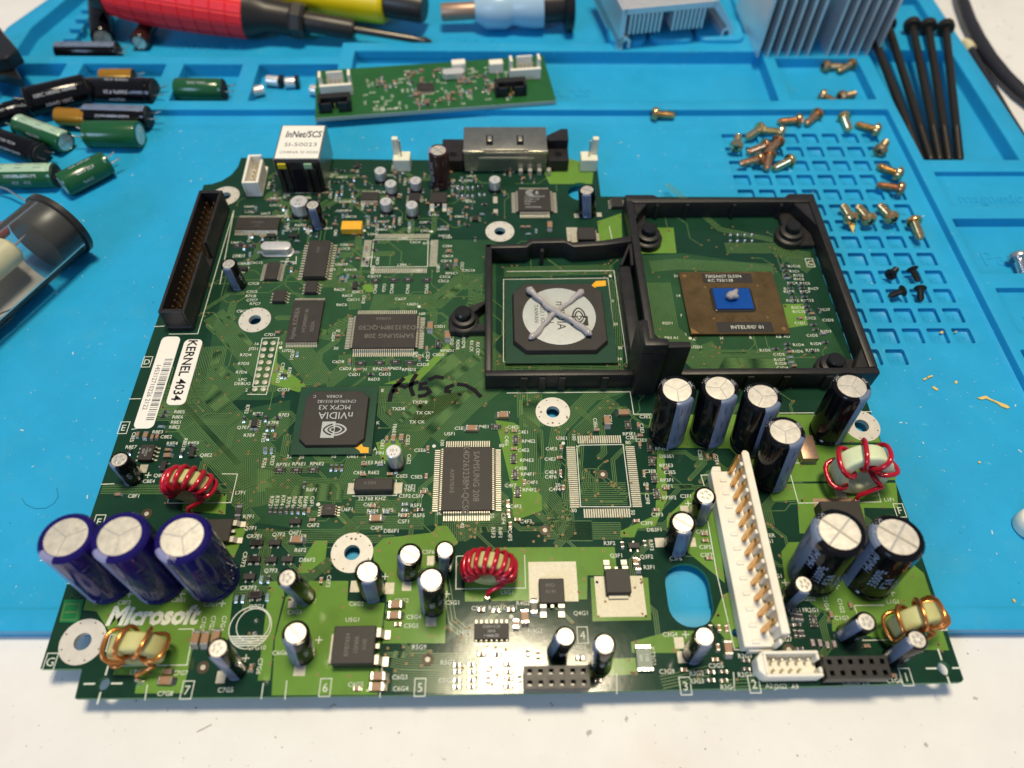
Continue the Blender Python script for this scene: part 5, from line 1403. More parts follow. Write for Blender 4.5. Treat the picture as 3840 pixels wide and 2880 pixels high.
# white power connector with twelve tall pins
ax0, ax1, ay0, ay1 = 131.0, 140.9, -97.2, -48.0
o = MB()
o.box(ax0, ax0 + 6.8, ay0, ay1 - 1.6, 0.1, 4.4)
o.prism([(ax0, ay1 - 1.6), (ax0 + 3.0, ay1 - 1.6), (ax0 + 3.0, ay1), (ax0 + 0.8, ay1)], 0.1, 4.4)
o.box(ax0 + 6.8, ax1 - 2.1, ay0, ay1, 0.1, 3.6)
o.prism([(ax1 - 2.1, ay0 + 1.6), (ax1, ay0 + 1.6), (ax1, ay1 + 1.4), (ax1 - 0.6, ay1 + 2.2), (ax1 - 1.5, ay1 + 2.2), (ax1 - 2.1, ay1 + 1.4)], 0.1, 9.6)
for i in range(13):
    o.box(ax1 - 2.9, ax1 - 2.1, ay1 - 1.6 - i * 3.96 - 0.6, ay1 - 1.6 - i * 3.96 + 0.6, 3.6, 8.9)
for i in range(12):
    o.box(ax0 + 2.0, ax0 + 4.0, ay1 - 5.0 - i * 3.96, ay1 - 4.0 - i * 3.96, 4.38, 4.75)
o.box(ax0 + 1.5, ax1 - 2.2, ay0 - 0.6, ay0, 0.1, 2.6)
atx = o.obj('power_connector', white_pl, MBD, bevel=0.18)
atx['label'] = 'white power connector with a row of twelve tall copper pins'
pin = MB()
sq = [(-0.58, -0.58), (0.58, -0.58), (0.58, 0.58), (-0.58, 0.58)]
pin.prism(sq, 0.1, 13.2).prism(sq, 13.2, 14.2, grow=-0.5)
pin = pin.mesh('pin', gold_m, bevel=0.08)
for i in range(12):
    put('pin', pin, atx, (ax0 + 5.2, ay1 - 2.0 - i * 3.96, 0))
# metal-topped network jack
o = MB()
o.box(-8.4, 7.7, 71.3, 92, 0.1, 13.9)
rj = o.obj('network_jack', black_gl, MBD, bevel=0.2)
rj['label'] = 'network jack with a white label on top'
MB().box(-8.6, 7.9, 72.6, 92.2, 13.9, 14.25).box(7.7, 8.0, 72.0, 92.2, 1.2, 14.2).box(-8.7, -8.4, 72.0, 92.2, 1.2, 14.2).obj('metal_shield', steel, rj, bevel=0.1)
lbp = MB().box(-8.2, 7.4, 73.0, 91.8, 14.25, 14.32).obj('top_label', label_white, rj)
q = MB()
q.text('InNet/SCS', 5.2, (0.3, 86.8), 0, z=14.34, shear=0.12, bold=0.025, sx=0.60)
q.text('SI-50023', 3.0, (0, 80.8), 0, z=14.34, sx=1.15)
q.text('CHINA SI 0202', 2.0, (0, 76.4), 0, z=14.34, sx=1.1)
q.obj('label_print', print_dark, lbp, smooth=0)
for x0, x1 in ((-7.9, -6.2), (-5.4, -3.6), (1.9, 3.4), (4.2, 6.2)):
    MB().box(x0, x1, 70.4, 71.35, 0.5, 11.4).obj('light_pipe', black_gl, rj, bevel=0.15)
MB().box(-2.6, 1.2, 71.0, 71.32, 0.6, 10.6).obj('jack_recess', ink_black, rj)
MB().box(-7.2, -4.2, 70.5, 71.3, 11.4, 13.6).obj('status_lamp', mat('yellow_lens', (0.55, 0.45, 0.02), 0.2), rj, bevel=0.2)
MB().box(2.2, 5.2, 70.5, 71.3, 11.4, 13.6).obj('status_lamp', mat('green_lens', (0.25, 0.42, 0.25), 0.2), rj, bevel=0.2)
# metal-shelled video connector with black ears
o = MB()
o.box(59.2, 91.0, 83.4, 97.2, 2.0, 10.0)
av = o.obj('video_connector', steel, MBD, bevel=0.35, seg=2)
av['label'] = 'wide metal shelled connector at the rear edge'
MB().box(59.6, 90.6, 82.4, 83.4, 0.6, 9.2).obj('shell_front', steel, av, bevel=0.15)
for x0, x1 in ((59.1, 67.2), (83.2, 91.2)):
    MB().box(x0, x1, 82.2, 83.6, 8.9, 10.15).obj('bright_lip', steel_b, av, bevel=0.35, seg=2)
MB().box(65, 86, 82.1, 82.5, 6.4, 7.4).obj('bright_lip', steel_b, av, bevel=0.15)
for x in (69.2, 80.8):
    MB().box(x - 1.3, x + 1.3, 86.0, 91.8, 9.9, 10.03).obj('spring_window', ink_black, av)
    MB().box(x - 0.8, x + 0.8, 88.0, 91.0, 9.95, 10.5).obj('spring_tab', steel_b, av, bevel=0.3, seg=2)
for x0, x1, nm in ((91.2, 99.4, 'r'), (50.8, 59.0, 'l')):
    e = MB()
    e.box(x0, x1, 83.0, 96, 0.2, 5.4)
    if nm == 'r':
        e.prism([(x0, 90), (x1, 90), (x1, 97), (x1 - 2.6, 97), (x0, 93)], 5.4, 9.4)
    e.obj('mounting_ear', black_pl, av, bevel=0.3)
    MB().lathe([(1.5, 5.42), (0.3, 5.43)], 16, 0, Matrix.Translation(((x0 + x1) / 2 + 0.2, 86.6, 0))).obj('ear_hole', ink_black, av)
for i in range(4):
    MB().box(80.2 + i * 3.6, 81.8 + i * 3.6, 80.4, 82.4, 0.1, 2.6).obj('shell_pin', lead_m, av, bevel=0.2)
# small white headers
for c, sg in (((35.6,83.1), -1), ((107.3,83.0), 1)):
    o = MB()
    o.box(-3.2, 3.2, -0.2, 5.2, 0.1, 5.6)
    if sg < 0:
        o.box(-3.2, -0.9, 3.2, 5.2, 5.6, 12.4)
    else:
        o.box(0.9, 3.2, 3.2, 5.2, 5.6, 12.4)
    wh = o.obj('fan_header', white_pl2, MBD, (c[0], c[1], 0), bevel=0.25)
    wh['label'] = 'small white header with two pins, ' + ('near the brown capacitor' if sg < 0 else 'at the rear corner of the board')
    for x in (-0.1, 0.4):
        MB().box(x - 0.32, x + 0.32, 2.0, 2.6, 5.5, 12.5).obj('pin', lead_m, wh)
        break
o = MB()
o.box(-3.0, 3.0, -8.0, 8.0, 0.1, 1.4)
o.box(-3.0, -2.0, -8.0, 8.0, 1.4, 7.0)
o.box(2.0, 3.0, -8.0, 5.0, 1.4, 7.0)
o.box(-2.0, 2.0, -8.0, -7.0, 1.4, 7.0)
o.box(-2.0, 2.0, 7.0, 8.0, 1.4, 7.0)
c = (-18.7,76.7)
wl = o.obj('keyed_header', white_pl, MBD, (c[0], c[1], 0), (0, 0, R(2)), bevel=0.25)
wl['label'] = 'ivory keyed header at the far left corner of the board'
for i in range(5):
    MB().box(-0.3, 0.3, -5.3 + i * 2.5, -4.7 + i * 2.5, 1.3, 5.8).obj('pin', lead_m, wl)
# black socket strips along the front edge
for c, ro, lb_ in (((85.1,-103.6), 0, 'black socket strip on the glossy patch of board'), ((156.7,-102.4), 0, 'black socket strip beside the white box header')):
    w_, d_ = 15.4, 5.1
    o = MB()
    yr = [-d_ / 2, -1.9, -0.7, 0.65, 1.85, d_ / 2]
    xr = [-w_ / 2]
    for i in range(6):
        xr += [-6.35 + 2.54 * i - 0.55, -6.35 + 2.54 * i + 0.55]
    xr.append(w_ / 2)
    for i in range(len(xr) - 1):
        for j in range(5):
            if not (i % 2 == 1 and j in (1, 3)):
                o.box(xr[i], xr[i + 1], yr[j], yr[j + 1], 3.0, 5.2)
    sk = o.obj('socket_strip', black_pl, MBD, (c[0], c[1], 0), (0, 0, R(ro)), weld=True)
    sk['label'] = lb_
    MB().box(-w_ / 2 + 0.02, w_ / 2 - 0.02, -d_ / 2 + 0.02, d_ / 2 - 0.02, 0.1, 3.0).obj('socket_base', black_gl, sk)
# white 2x5 box header
c = (141.6,-101.3)
o = MB()
o.box(-6.8, 6.8, -3.0, 3.0, 0.1, 1.2)
o.box(-6.8, 6.8, -3.0, -2.2, 1.2, 5.0)
o.box(-6.8, 6.8, 2.2, 3.0, 1.2, 5.0)
o.box(-6.8, -6.0, -2.2, 2.2, 1.2, 5.0)
o.box(6.0, 6.8, -2.2, -0.8, 1.2, 5.0)
o.box(6.0, 6.8, 0.8, 2.2, 1.2, 5.0)
o.prism([(-6.8, -3.0), (-8.4, -1.4), (-8.4, 1.4), (-6.8, 3.0)], 0.1, 4.8)
wb = o.obj('box_header', white_pl, MBD, (c[0], c[1], 0), bevel=0.2)
wb['label'] = 'white box header with two rows of short pins'
for i in range(5):
    for j in range(2):
        if not (i == 4 and j == 0):
            MB().box(-4.2 + 2.1 * i - 0.25, -4.2 + 2.1 * i + 0.25, -1.25 + 2.1 * j, -0.75 + 2.1 * j, 1.1, 4.2).obj('pin', lead_m, wb)

# ------------------------------------------------------------ black heatsink bracket clipped over the processor and graphics chip
BR = thing('heatsink_bracket', 'black plastic heatsink bracket of two open bays pinned on the motherboard', 'bracket', (0, 0, 0))
HB = 7.4


def walls(name, polys, z0=0.15, z1=HB, bev=0.5):
    q = MB()
    for pl in polys:
        q.prism(pl, z0, z1)
    return q.obj(name, black_pl, BR, bevel=bev, seg=2)


def rc(x0, x1, y0, y1):
    return [(x0, y0), (x1, y0), (x1, y1), (x0, y1)]


walls('big_bay_wall', [rc(118.2, 120.9, -16.4, 58.6)])
walls('big_bay_wall', [rc(184.5, 187.3, -16.2, 58.4)])
walls('big_bay_wall', [[(118.2, 58.4), (118.2, 61.4), (128.6, 61.4), (130.6, 59.6), (176, 59.8), (178, 61.8), (187.3, 61.8), (187.3, 58.4), (184.0, 57.2), (180, 57.2), (178.4, 57.4), (130, 57.2), (126.4, 57.2), (121.5, 57.2)]])
walls('big_bay_wall', [rc(126.5, 187.3, -18.6, -16.2)])
walls('small_bay_wall', [rc(67.8, 70.0, -16.6, 36.6)])
walls('small_bay_wall', [[(67.8, 36.6), (81, 36.8), (83, 39.2), (94.5, 39.6), (97, 37.4), (108, 38.2), (118.2, 40.6), (118.2, 37.6), (108, 35.8), (97.8, 35.0), (95, 37.2), (84, 36.9), (82, 34.8), (67.8, 34.6)]])
walls('small_bay_wall', [rc(67.8, 112.6, -18.6, -16.4)])
walls('small_bay_wall', [rc(112.6, 116.6, -16.6, 27.0)], 0.15, 6.4)
for x in (78.5, 84.0, 90.0, 103.0, 135, 147, 158, 171):        # clips and ribs on the front faces
    MB().box(x, x + 2.2, -19.3, -18.6, 0.6, 6.6).obj('clip_rib', black_pl, BR, bevel=0.2)
for x, y in ((86.5, 33.6), (140, 56.4), (157, 56.4), (129, 56.2), (174, 56.2)):
    MB().box(x, x + 1.3, y, y + 1.6, 0.3, 6.6).obj('clip_rib', black_pl, BR, bevel=0.2)
q = MB()
for x in (112.8, 116.6):
    q.prism([(x, 27), (x + 1.1, 27), (118.2, 37.6), (117.2, 37.6)], 0.3, 6.9)
q.obj('corner_gusset', black_pl, BR, bevel=0.2)
q = MB()
q.prism([(112.4, -21.4), (119.4, -21.4), (119.4, -19.2), (126.8, -19.0), (126.8, -16.8), (117.0, -16.8), (117.0, -18.8), (114.4, -18.8), (114.4, -9.0), (112.4, -9.0)], 0.15, 21.5)
q.prism([(112.4, -21.4), (119.4, -21.4), (119.4, -18.8), (114.4, -18.8), (114.4, -12.0), (112.4, -12.0)], 21.5, 25.6)
q.obj('latch_tower', black_pl, BR, bevel=0.5, seg=2)
for x, y, r in ((125.2, 44.6, 5.2), (176.4, 45.6, 5.2), (175.6, -13.0, 5.0), (60.8, 6.8, 5.0)):
    o = MB().lathe([(r, 0.15), (r, 2.4), (r - 0.8, 3.0), (r - 1.0, 3.0), (r - 1.1, 4.6), (r - 1.7, 4.9)], 24, 0).obj('mounting_lug', black_pl, BR, (x, y, 0), smooth=40)
    MB().lathe([(2.6, 4.6), (2.6, 7.0), (2.2, 7.4), (0.02, 7.5)], 20, 0, cap0=False).obj('push_pin', black_gl, o, smooth=40)
for pl_, zt_ in (([(56.2, 2.4), (68, 2.4), (68, 5.6), (56.2, 5.6)], 2.6), ([(62, 6.5), (68, 12.5), (68, 14), (60.5, 10.5)], 4.4), ([(120.8, 40), (126, 40), (126, 58), (120.8, 58)], 2.0), ([(175, 41), (184.6, 41), (184.6, 58), (175, 58)], 2.0), ([(171, -16.4), (184.6, -16.4), (184.6, -9), (178, -9)], 2.0)):
    MB().prism(pl_, 0.2, zt_).obj('lug_arm', black_pl, BR, bevel=0.3)
for pl_ in ([(184.6, 46), (184.6, 57.2), (179, 57.2)], [(120.8, 50), (120.8, 57.2), (126, 57.2)], [(184.6, -8), (184.6, -16.2), (180, -16.2)]):
    MB().prism(pl_, 2.0, 7.0).obj('corner_gusset', black_pl, BR, bevel=0.3)

# thermal paste
PT = thing('thermal_paste', 'grey thermal paste squeezed in a large X on the silver disc', 'paste', (gx, gy, 3.1))


def worm(pts, rad, z):
    P = [Vector((q_[0] - gx, q_[1] - gy, z)) for q_ in pts]
    out, rr = [], []
    n = 22
    for i in range(n + 1):
        t = i / n
        v = P[0].lerp(P[1], t)
        nrm = Vector((-(P[1] - P[0]).y, (P[1] - P[0]).x, 0)).normalized()
        v = v + nrm * (0.45 * math.sin(t * 8.0 + z) + 0.15 * math.sin(t * 31)) + Vector((0, 0, 0.25 * math.sin(t * 13)))
        out.append(v)
        rr.append(rad * (0.92 + 0.16 * math.sin(t * 15 + z) + 0.07 * math.sin(t * 41) + 0.9 * math.exp(-(t / 0.07) ** 2) + 0.3 * math.exp(-((1 - t) / 0.06) ** 2)))
    rr[0] *= 0.35
    rr[1] *= 0.85
    rr[-1] *= 0.3
    return MB().tube(out, rr, 12)


worm([(99.9,18.7), (81.5,-1.8)], 0.92, 0.65).obj('paste_bead', paste, PT, smooth=80)
worm([(81.2,18.3), (101.5,-1.0)], 1.0, 1.35).obj('paste_bead', paste, PT, smooth=80)
PB = thing('thermal_paste', 'small heart-shaped blob of grey paste on the blue die', 'paste', (*(149.9,16.1), 2.15))
q = MB()
pb = []
for i in range(15):
    t = i / 14
    pb.append((-1.5 + 3.2 * t, -0.9 + 1.5 * t + 0.5 * math.sin(t * 5), 0.95 + 0.5 * math.sin(t * 3)))
q.tube(pb, [0.3 + 1.75 * math.sin(math.pi * min(1, 0.12 + 0.8 * (i / 14))) ** 0.8 * (1 - 0.35 * i / 14) for i in range(15)], 14, flat=0.8)
q.tube([(-1.6, 0.3, 0.9), (-0.4, 0.1, 1.4), (0.6, 0.6, 2.0), (1.5, 1.9, 1.6), (1.7, 2.3, 0.9)], [0.5, 1.1, 1.0, 0.8, 0.2], 12)
q.obj('paste_blob', paste, PB, smooth=80)

# ------------------------------------------------------------ small circuit board lying across the tray ridges
SB = thing('daughter_board', 'small long green circuit board with white connectors lying across the blue tray', 'circuit board', (45.35, 137.9, 1.0), (0, 0, R(7.0)))


def L(pt):
    x, y = pt[0] - 45.35, pt[1] - 137.9
    c_, s_ = math.cos(R(7.0)), math.sin(R(7.0))
    return (x * c_ + y * s_, -x * s_ + y * c_)


sb_mask = mat('bright_solder_mask', (0.013, 0.098, 0.024), 0.38, var=0.15, vs=0.1, bump=0.02, bs=0.5)
MB().box(-50, 50, -16.8, 16.8, -1.6, 0, 0).obj('board', [sb_mask], SB)
MB().box(-50, 50, -16.95, -16.8, -1.6, 0).obj('board_edge', mat('pale_board_edge', (0.36, 0.38, 0.33), 0.5), SB)
for c in ((4.5,135.2), (83.9,146.9)):
    x, y = L(c)
    o = MB()
    o.box(-6.6, 6.6, -3.4, -2.0, 0.1, 5.2).box(-6.6, 6.6, -2.0, 2.4, 0.1, 1.2)
    o.box(-6.6, -5.4, -2.0, 2.4, 1.2, 8.6).box(5.4, 6.6, -2.0, 2.4, 1.2, 8.6).box(-3.4, 3.4, 1.6, 2.4, 1.2, 8.2)
    h_ = o.obj('wire_header', white_pl, SB, (x, y - 2.0, 0), bevel=0.2)
    for i in range(5):
        MB().box(-3.4 + i * 1.7 - 0.25, -3.4 + i * 1.7 + 0.25, -0.5, 0, 1.1, 6.2).obj('pin', lead_m, h_)
for c in ((55.5,149.2), (71.7,149.2)):
    x, y = L(c)
    MB().box(-3.0, 3.0, -1.8, 1.8, 0.1, 4.8).obj('white_socket', white_pl, SB, (x, y - 1.0, 0), bevel=0.3)
for c in ((5.5,122.1), (75.5,74.5) if False else (77.8,133.1)):
    x, y = L(c)
    o = MB()
    o.box(-6.6, 6.6, -0.4, 2.6, 0.1, 5.4).box(-6.6, -5.4, -3.6, -0.4, 0.1, 5.4).box(5.4, 6.6, -3.6, -0.4, 0.1, 5.4).box(-5.4, -1.2, -3.6, -2.8, 0.1, 4.6).box(1.2, 5.4, -3.6, -2.8, 0.1, 4.6)
    h_ = o.obj('pin_header', black_pl, SB, (x, y, 0), bevel=0.2)
    for i in range(5):
        MB().box(-4.2 + i * 2.1 - 0.3, -4.2 + i * 2.1 + 0.3, -2.2, -1.6, 0.2, 3.6).obj('pin', gold_m, h_)
x, y = L((53.5,143.5))
MB().prism([(a_ * 0.95, b_) for a_, b_ in stad], 0.4, 3.4).obj('crystal', can_side, SB, (x, y, 0), (0, 0, 0), bevel=0.25)
x, y = L((41.9,134.8))
o = MB().box(-3.5, 3.5, -2.6, 2.6, 0.15, 1.7).obj('logic_chip', epoxy, SB, (x, y, 0), bevel=0.1)
q = MB()
for s_ in (1, 3):
    leads(q, 10, 0.65, 2.6, s_, 1.7, 1.2, 0.3)
stuff(q.obj('lead_row', lead_m, o))
for i in range(130):
    kd = rs.choice(('c6', 'c6', 'r6', 'c8', 'b6'))
    nm, me_ = SM[kd]
    x, y = rs.choice(((-20, 3), (-20, 9), (-8, 2), (-8, -4), (-8, 8), (14, -6), (14, 2), (24, -6), (24, 3), (32, -2), (4, 9), (4, -9), (-6, -11), (30, -9)))
    put(nm, me_, SB, (x + rs.uniform(-4, 4), y + rs.uniform(-3, 3), 0), (0, 0, R(rs.choice((0, 90)))))
q = MB()
for i in range(90):
    q.text(rs.choice(('R', 'C', 'U', 'L')) + str(rs.randint(1, 99)), 1.6, (rs.uniform(-30, 34), rs.uniform(-15, 13)), rs.choice((0, 90)), z=0.04)
q.text('USB HUB 1', 2.2, (-20, -14.2), 0, z=0.045)
stuff(q.obj('white_lettering', silk, SB, smooth=0))

# ------------------------------------------------------------ two aluminium heatsinks
alu = mat('anodised_aluminium', (0.74, 0.75, 0.77), 0.36, 0.65, var=0.06, vs=0.2, bump=0.02, bs=2)
HS = thing('heatsink', 'small aluminium heatsink with hooked legs over the tool tray', 'heatsink', (127.6, 168.0, -0.95), (0, 0, R(9.7)), 'aluminium heatsinks')
MB().box(0.4, 43, 0, 46, 16.0, 19.2).obj('base_plate', alu, HS, bevel=0.3)
q = MB()
q.prism([(-0.6, 1.4), (1.8, 1.4), (1.8, 19.2), (-0.6, 18.6)], -46, 0, 0, Matrix.Rotation(R(90), 4, 'X'))
q.prism([(-0.6, 0), (1.8, 0), (1.8, 3.4), (3.0, 4.6), (4.2, 3.4), (4.2, 0.6), (5.2, 0.6), (5.2, 4.2), (3.4, 6.0), (-0.6, 6.0)], -46, 0, 0, Matrix.Rotation(R(90), 4, 'X'))
q.obj('hooked_leg', alu, HS)
q = MB()
q.prism([(41.5, 19.2), (43.5, 18.8), (54, 5.5), (54, 0), (52.2, 0), (52.2, 4.0), (50.8, 5.0), (49.6, 4.0), (49.6, 0.8), (48.6, 0.8), (48.6, 4.8), (50.6, 6.6), (41.5, 16.5)], -46, 0, 0, Matrix.Rotation(R(90), 4, 'X'))
q.obj('hooked_leg', alu, HS)
for i in range(16):
    x = 3.6 + i * 1.95 + (4.5 if i > 7 else 0)
    MB().prism([(x, 7.2), (x + 0.9, 7.2), (x + 1.0, 16.0), (x - 0.1, 16.0)], -46, 0, 0, Matrix.Rotation(R(90), 4, 'X')).obj('fin', alu, HS)
H2 = thing('heatsink', 'tall aluminium heatsink with long hanging fins beside the black bolts', 'heatsink', (189.7, 162.6, -0.95), (0, 0, R(1.8)), 'aluminium heatsinks')
MB().box(0, 57, 0, 42, 40, 45).obj('base_plate', alu, H2, bevel=0.3)
for i in range(13):
    if i == 6:
        continue
    x = i * 4.58
    MB().prism([(x + 0.2, 0), (x + 0.9, 0), (x + 1.6, 40), (x + 0.0, 40)], -42, 0, 0, Matrix.Rotation(R(90), 4, 'X')).obj('fin', alu, H2)

# ------------------------------------------------------------ hand tools along the back
rubber_red = mat('red_rubber_grip', (0.80, 0.022, 0.032), 0.5, var=0.08, vs=0.2, bump=0.03, bs=2)
tool_black = mat('black_tool_plastic', (0.022, 0.019, 0.017), 0.38, var=0.15, vs=0.3)
tool_yellow = mat('yellow_tool_plastic', (0.86, 0.62, 0.004), 0.35, var=0.04, vs=0.1)
tool_pale = mat('pale_blue_tool_plastic', (0.34, 0.50, 0.64), 0.3, var=0.05, vs=0.2)
tool_tan = mat('tan_metal_rod', (0.34, 0.23, 0.17), 0.4, 0.5, var=0.1, vs=0.3)
blade = mat('dark_blade_steel', (0.10, 0.09, 0.08), 0.3, 0.8)


def axis_thing(name, label, cat, p0, p1, group=None, up=(0, 0, 1)):
    """Empty at p0 whose local z runs towards p1 and local x points up"""
    a, b_ = Vector(p0), Vector(p1)
    z = (b_ - a).normalized()
    x = (Vector(up) - z * z.dot(Vector(up)))
    x = x.normalized() if x.length > 1e-4 else z.orthogonal().normalized()
    y = z.cross(x)
    M = Matrix((x, y, z)).transposed()
    return thing(name, label, cat, p0, M.to_euler(), group), (b_ - a).length


def XYZ(c, z):
    return (c[0], c[1], z)


tip = Vector(XYZ((41.9,180.6), -4.5))
mid = Vector(XYZ((-41.6,188.7), 5.0))
dr = (tip - mid).normalized()
back = mid - dr * 66
SD, ln = axis_thing('screwdriver', 'screwdriver with a chequered red rubber grip and black shaft', 'screwdriver', back, tip)
ht = (mid - back).length
prof = [(4.5, -4), (8.5, -2), (10.6, 4), (11.8, 14), (12.3, 28), (12.0, 44), (11.4, 56), (11.0, 66)]
n_ring, seg_ = 9, 16


def prad(z):
    for i in range(len(prof) - 1):
        if prof[i][1] <= z <= prof[i + 1][1]:
            t = (z - prof[i][1]) / (prof[i + 1][1] - prof[i][1])
            return prof[i][0] + t * (prof[i + 1][0] - prof[i][0])
    return prof[-1][0]


q = MB().lathe([(prad(3 + i * 7.0), 3 + i * 7.0) for i in range(n_ring + 1)], seg_, 0, cap0=True, cap1=True)
me = q.mesh('grip', rubber_red, smooth=0)
bm = bmesh.new()
bm.from_mesh(me)
bmesh.ops.inset_individual(bm, faces=[f for f in bm.faces if len(f.verts) == 4], thickness=0.6, depth=0.55)
bmesh.ops.bevel(bm, geom=[e for e in bm.edges if len(e.link_faces) == 2 and e.calc_face_angle(0) > R(30)], offset=0.12, segments=1, affect='EDGES')
bm.to_mesh(me)
bm.free()
put('grip', me, SD)
MB().lathe([(9.2, -3), (11.0, 2.9)], 22).obj('end_cap', tool_black, SD)
MB().lathe([(11.3, ht - 0.4), (10.2, ht + 3), (7.4, ht + 9), (6.8, ht + 24), (6.2, ht + 25)], 24).obj('collar', tool_black, SD)
MB().lathe([(7.2, ht + 19), (8.0, ht + 20.5), (8.0, ht + 24.5), (7.0, ht + 26)], 8).obj('chuck_nut', tool_black, SD, smooth=20)
MB().lathe([(4.7, ht + 25), (4.4, ht + 47), (3.9, ht + 48.5)], 20).obj('sleeve', tool_black, SD)
q = MB().lathe([(1.7, ht + 48), (1.6, ln - 9), (1.3, ln - 6), (1.9, ln - 3), (0.7, ln)], 12)
q.obj('blade', blade, SD)
a_, b_ = XYZ((-43.3,215.6), 5.5), XYZ((20.8,198.9), 4.5)
YD, ln = axis_thing('screwdriver', 'smooth yellow handled screwdriver with black ferrule behind the red grip', 'screwdriver', a_, b_)
MB().lathe([(9.5, 0), (10.8, 6), (11.2, ln * 0.5), (9.6, ln - 1.5), (8.4, ln)], 28).obj('handle', tool_yellow, YD)
MB().lathe([(6.6, ln - 0.5), (6.6, ln + 17), (6.0, ln + 18.5)], 22).obj('ferrule', tool_black, YD)
a_, b_ = XYZ((46.1,196.6), 1.0), XYZ((106.2,199.0), 3.5)
PDv, ln = axis_thing('brush_tool', 'pale blue plastic tool with tan rod and black end disc', 'tool', a_, b_)
MB().lathe([(3.6, 0), (4.0, 1), (4.0, 24), (3.0, 26)], 18).obj('rod', tool_tan, PDv)
MB().lathe([(5.0, 16), (8.4, 21), (9.0, 30), (7.4, 34), (8.6, 38), (9.4, 44), (9.4, ln - 12)], 26).obj('body', tool_pale, PDv)
MB().lathe([(7.2, ln - 12), (7.2, ln - 2)], 22).obj('neck', tool_black, PDv)
MB().lathe([(11.5, ln - 2), (12.2, ln - 1), (12.2, ln + 1.6), (11.0, ln + 2.4)], 28).obj('end_disc', black_gl, PDv)
MB().lathe([(1.3, 0), (1.2, 0.2)], 12, 0, Matrix.Translation((-4, -8.4, 42)) @ Matrix.Rotation(R(60), 4, 'X')).obj('cord_hole', tool_black, PDv)

# ------------------------------------------------------------ loose capacitors
GC = 'loose capacitors heaped on the mat'


def loose(label, pa, pb, r, sleeve, az=None, stripe=stripe_grey, txt=None, taz=0, tcol=None, rub=True, legs=True, score='x', marks=3, group=GC):
    root, L_ = axis_thing('capacitor', label, 'capacitor', pa, pb, group)
    cap('can', (0, 0, L_, 0, 0), r, sleeve, az, stripe, score, root, marks, txt, taz, tcol, tsize=r * 0.34)
    if rub:
        MB().lathe([(r * 0.86, -0.25), (r * 0.9, 0.12)], 20).obj('rubber_bung', rubber, root)
    if legs:
        for s_ in (-1, 1):
            MB().tube([(r * 0.1, s_ * r * 0.45, 0), (r * 0.1, s_ * r * 0.45, -2.2), (r * 0.25, s_ * r * 0.5, -4.6)], 0.33, 6).obj('lead', solder, root)
    return root


ZF = FLOOR
nt = [('3300uF 6.3V', 0, 0.5), ('3300uF 6.3V', 55, 0.5), ('nichicon', -28, 0.5)]
gt = [('KZE 510uF', 0, 0.5), ('M)105C 2(2)', 45, 0.5), ('510uF', -45, 0.55)]
loose('black capacitor with bare can end, standing in the back tray', XYZ((-123.0,219.5), -2.2), XYZ((-108.9,179.2), -2.2), 5.0, sleeve_black, None, txt=[('1800uF', 0, 0.4)], taz=10)
loose('brown capacitor tucked under the red grip', XYZ((-91.5,192.2), -3), XYZ((-91.9,177.0), -3), 4.0, sleeve_brown, None)
loose('black capacitor with grey stripe half hidden behind the tray ridge', XYZ((-99.4,170.4), -3.2), XYZ((-126.7,170.3), -3.2), 4.0, sleeve_black, 0)
loose('black capacitor with grooved neck, uppermost at the left of the heap', XYZ((-119.6,122.8), 3), XYZ((-98.2,132.4), 3), 5.9, sleeve_black, None, txt=[('105C H0442 H0442', 0, 0.5), ('H0442 105C', 40, 0.5)], taz=45)
loose('small gold capacitor at the rear of the heap', XYZ((-85.3,147.3), -1), XYZ((-99.2,147.2), -1), 3.2, sleeve_gold, None, txt=[('220uF', 0, 0.5)], taz=20)
loose('black capacitor with white printed rows, leads pointing right', XYZ((-71.7,133.2), 0.5), XYZ((-99.6,134.0), 0.5), 5.9, sleeve_black, None, txt=nt, taz=-55)
loose('gold capacitor lying in line with a grey striped one', XYZ((-94.5,115.9), 0.5), XYZ((-107.0,117.1), 0.5), 3.6, sleeve_gold, None, legs=False)
loose('black capacitor with broad grey stripe on top, leads pointing right', XYZ((-70.1,116.7), 0.5), XYZ((-95.8,117.9), 0.5), 4.4, sleeve_black, 5, txt=[('HM(M) HM(M) HM(M)', 0, 0.5)], taz=-55)
loose('plain dark green capacitor with its can end to the right', XYZ((-91.0,104.7), 1), XYZ((-70.1,104.7), 1), 5.3, sleeve_green, None)
loose('green capacitor with pale stripe, can end towards the bench corner', XYZ((-120.1,111.2), 0.5), XYZ((-98.3,100.4), 0.5), 4.4, sleeve_green, -10, stripe_green, gt, 65)
loose('black capacitor at the left picture edge with large white print', XYZ((-122.4,126.0), -1.5), XYZ((-138.9,116.3), -1.5), 4.5, sleeve_black, None, txt=[('M(M)   HM', 0, 0.4), ('105', 40, 0.5)], taz=-35)
loose('black capacitor showing its rubber end and bent leads', XYZ((-105.5,93.3), 0), XYZ((-133.6,106.4), 0), 4.5, sleeve_black, None, txt=[('H0442 H0442 H0442', 0, 0.4), ('ACCP 105C', 40, 0.4)], taz=-70)
loose('green capacitor with pale stripe and 105 degree marking by the left edge', XYZ((-95.2,80.6), 0.5), XYZ((-117.6,80.0), 0.5), 4.6, sleeve_green, 0, stripe_green, [('(M)105C  (M)105C', 0, 0.5), ('2(2)    2(2)', -32, 0.5)], -50)
loose('green capacitor lying askew, nearest the clear tube', XYZ((-78.2,87.7), 0.7), XYZ((-90.9,74.6), 0.7), 4.7, sleeve_green, None, txt=gt, taz=-40)
loose('lone green capacitor in the middle tray compartment', XYZ((-45.1,139.5), -2.2), XYZ((-65.5,139.9), -2.2), 4.6, sleeve_green, None, txt=[('220uF 220uF', 0, 0.5)], taz=-20)
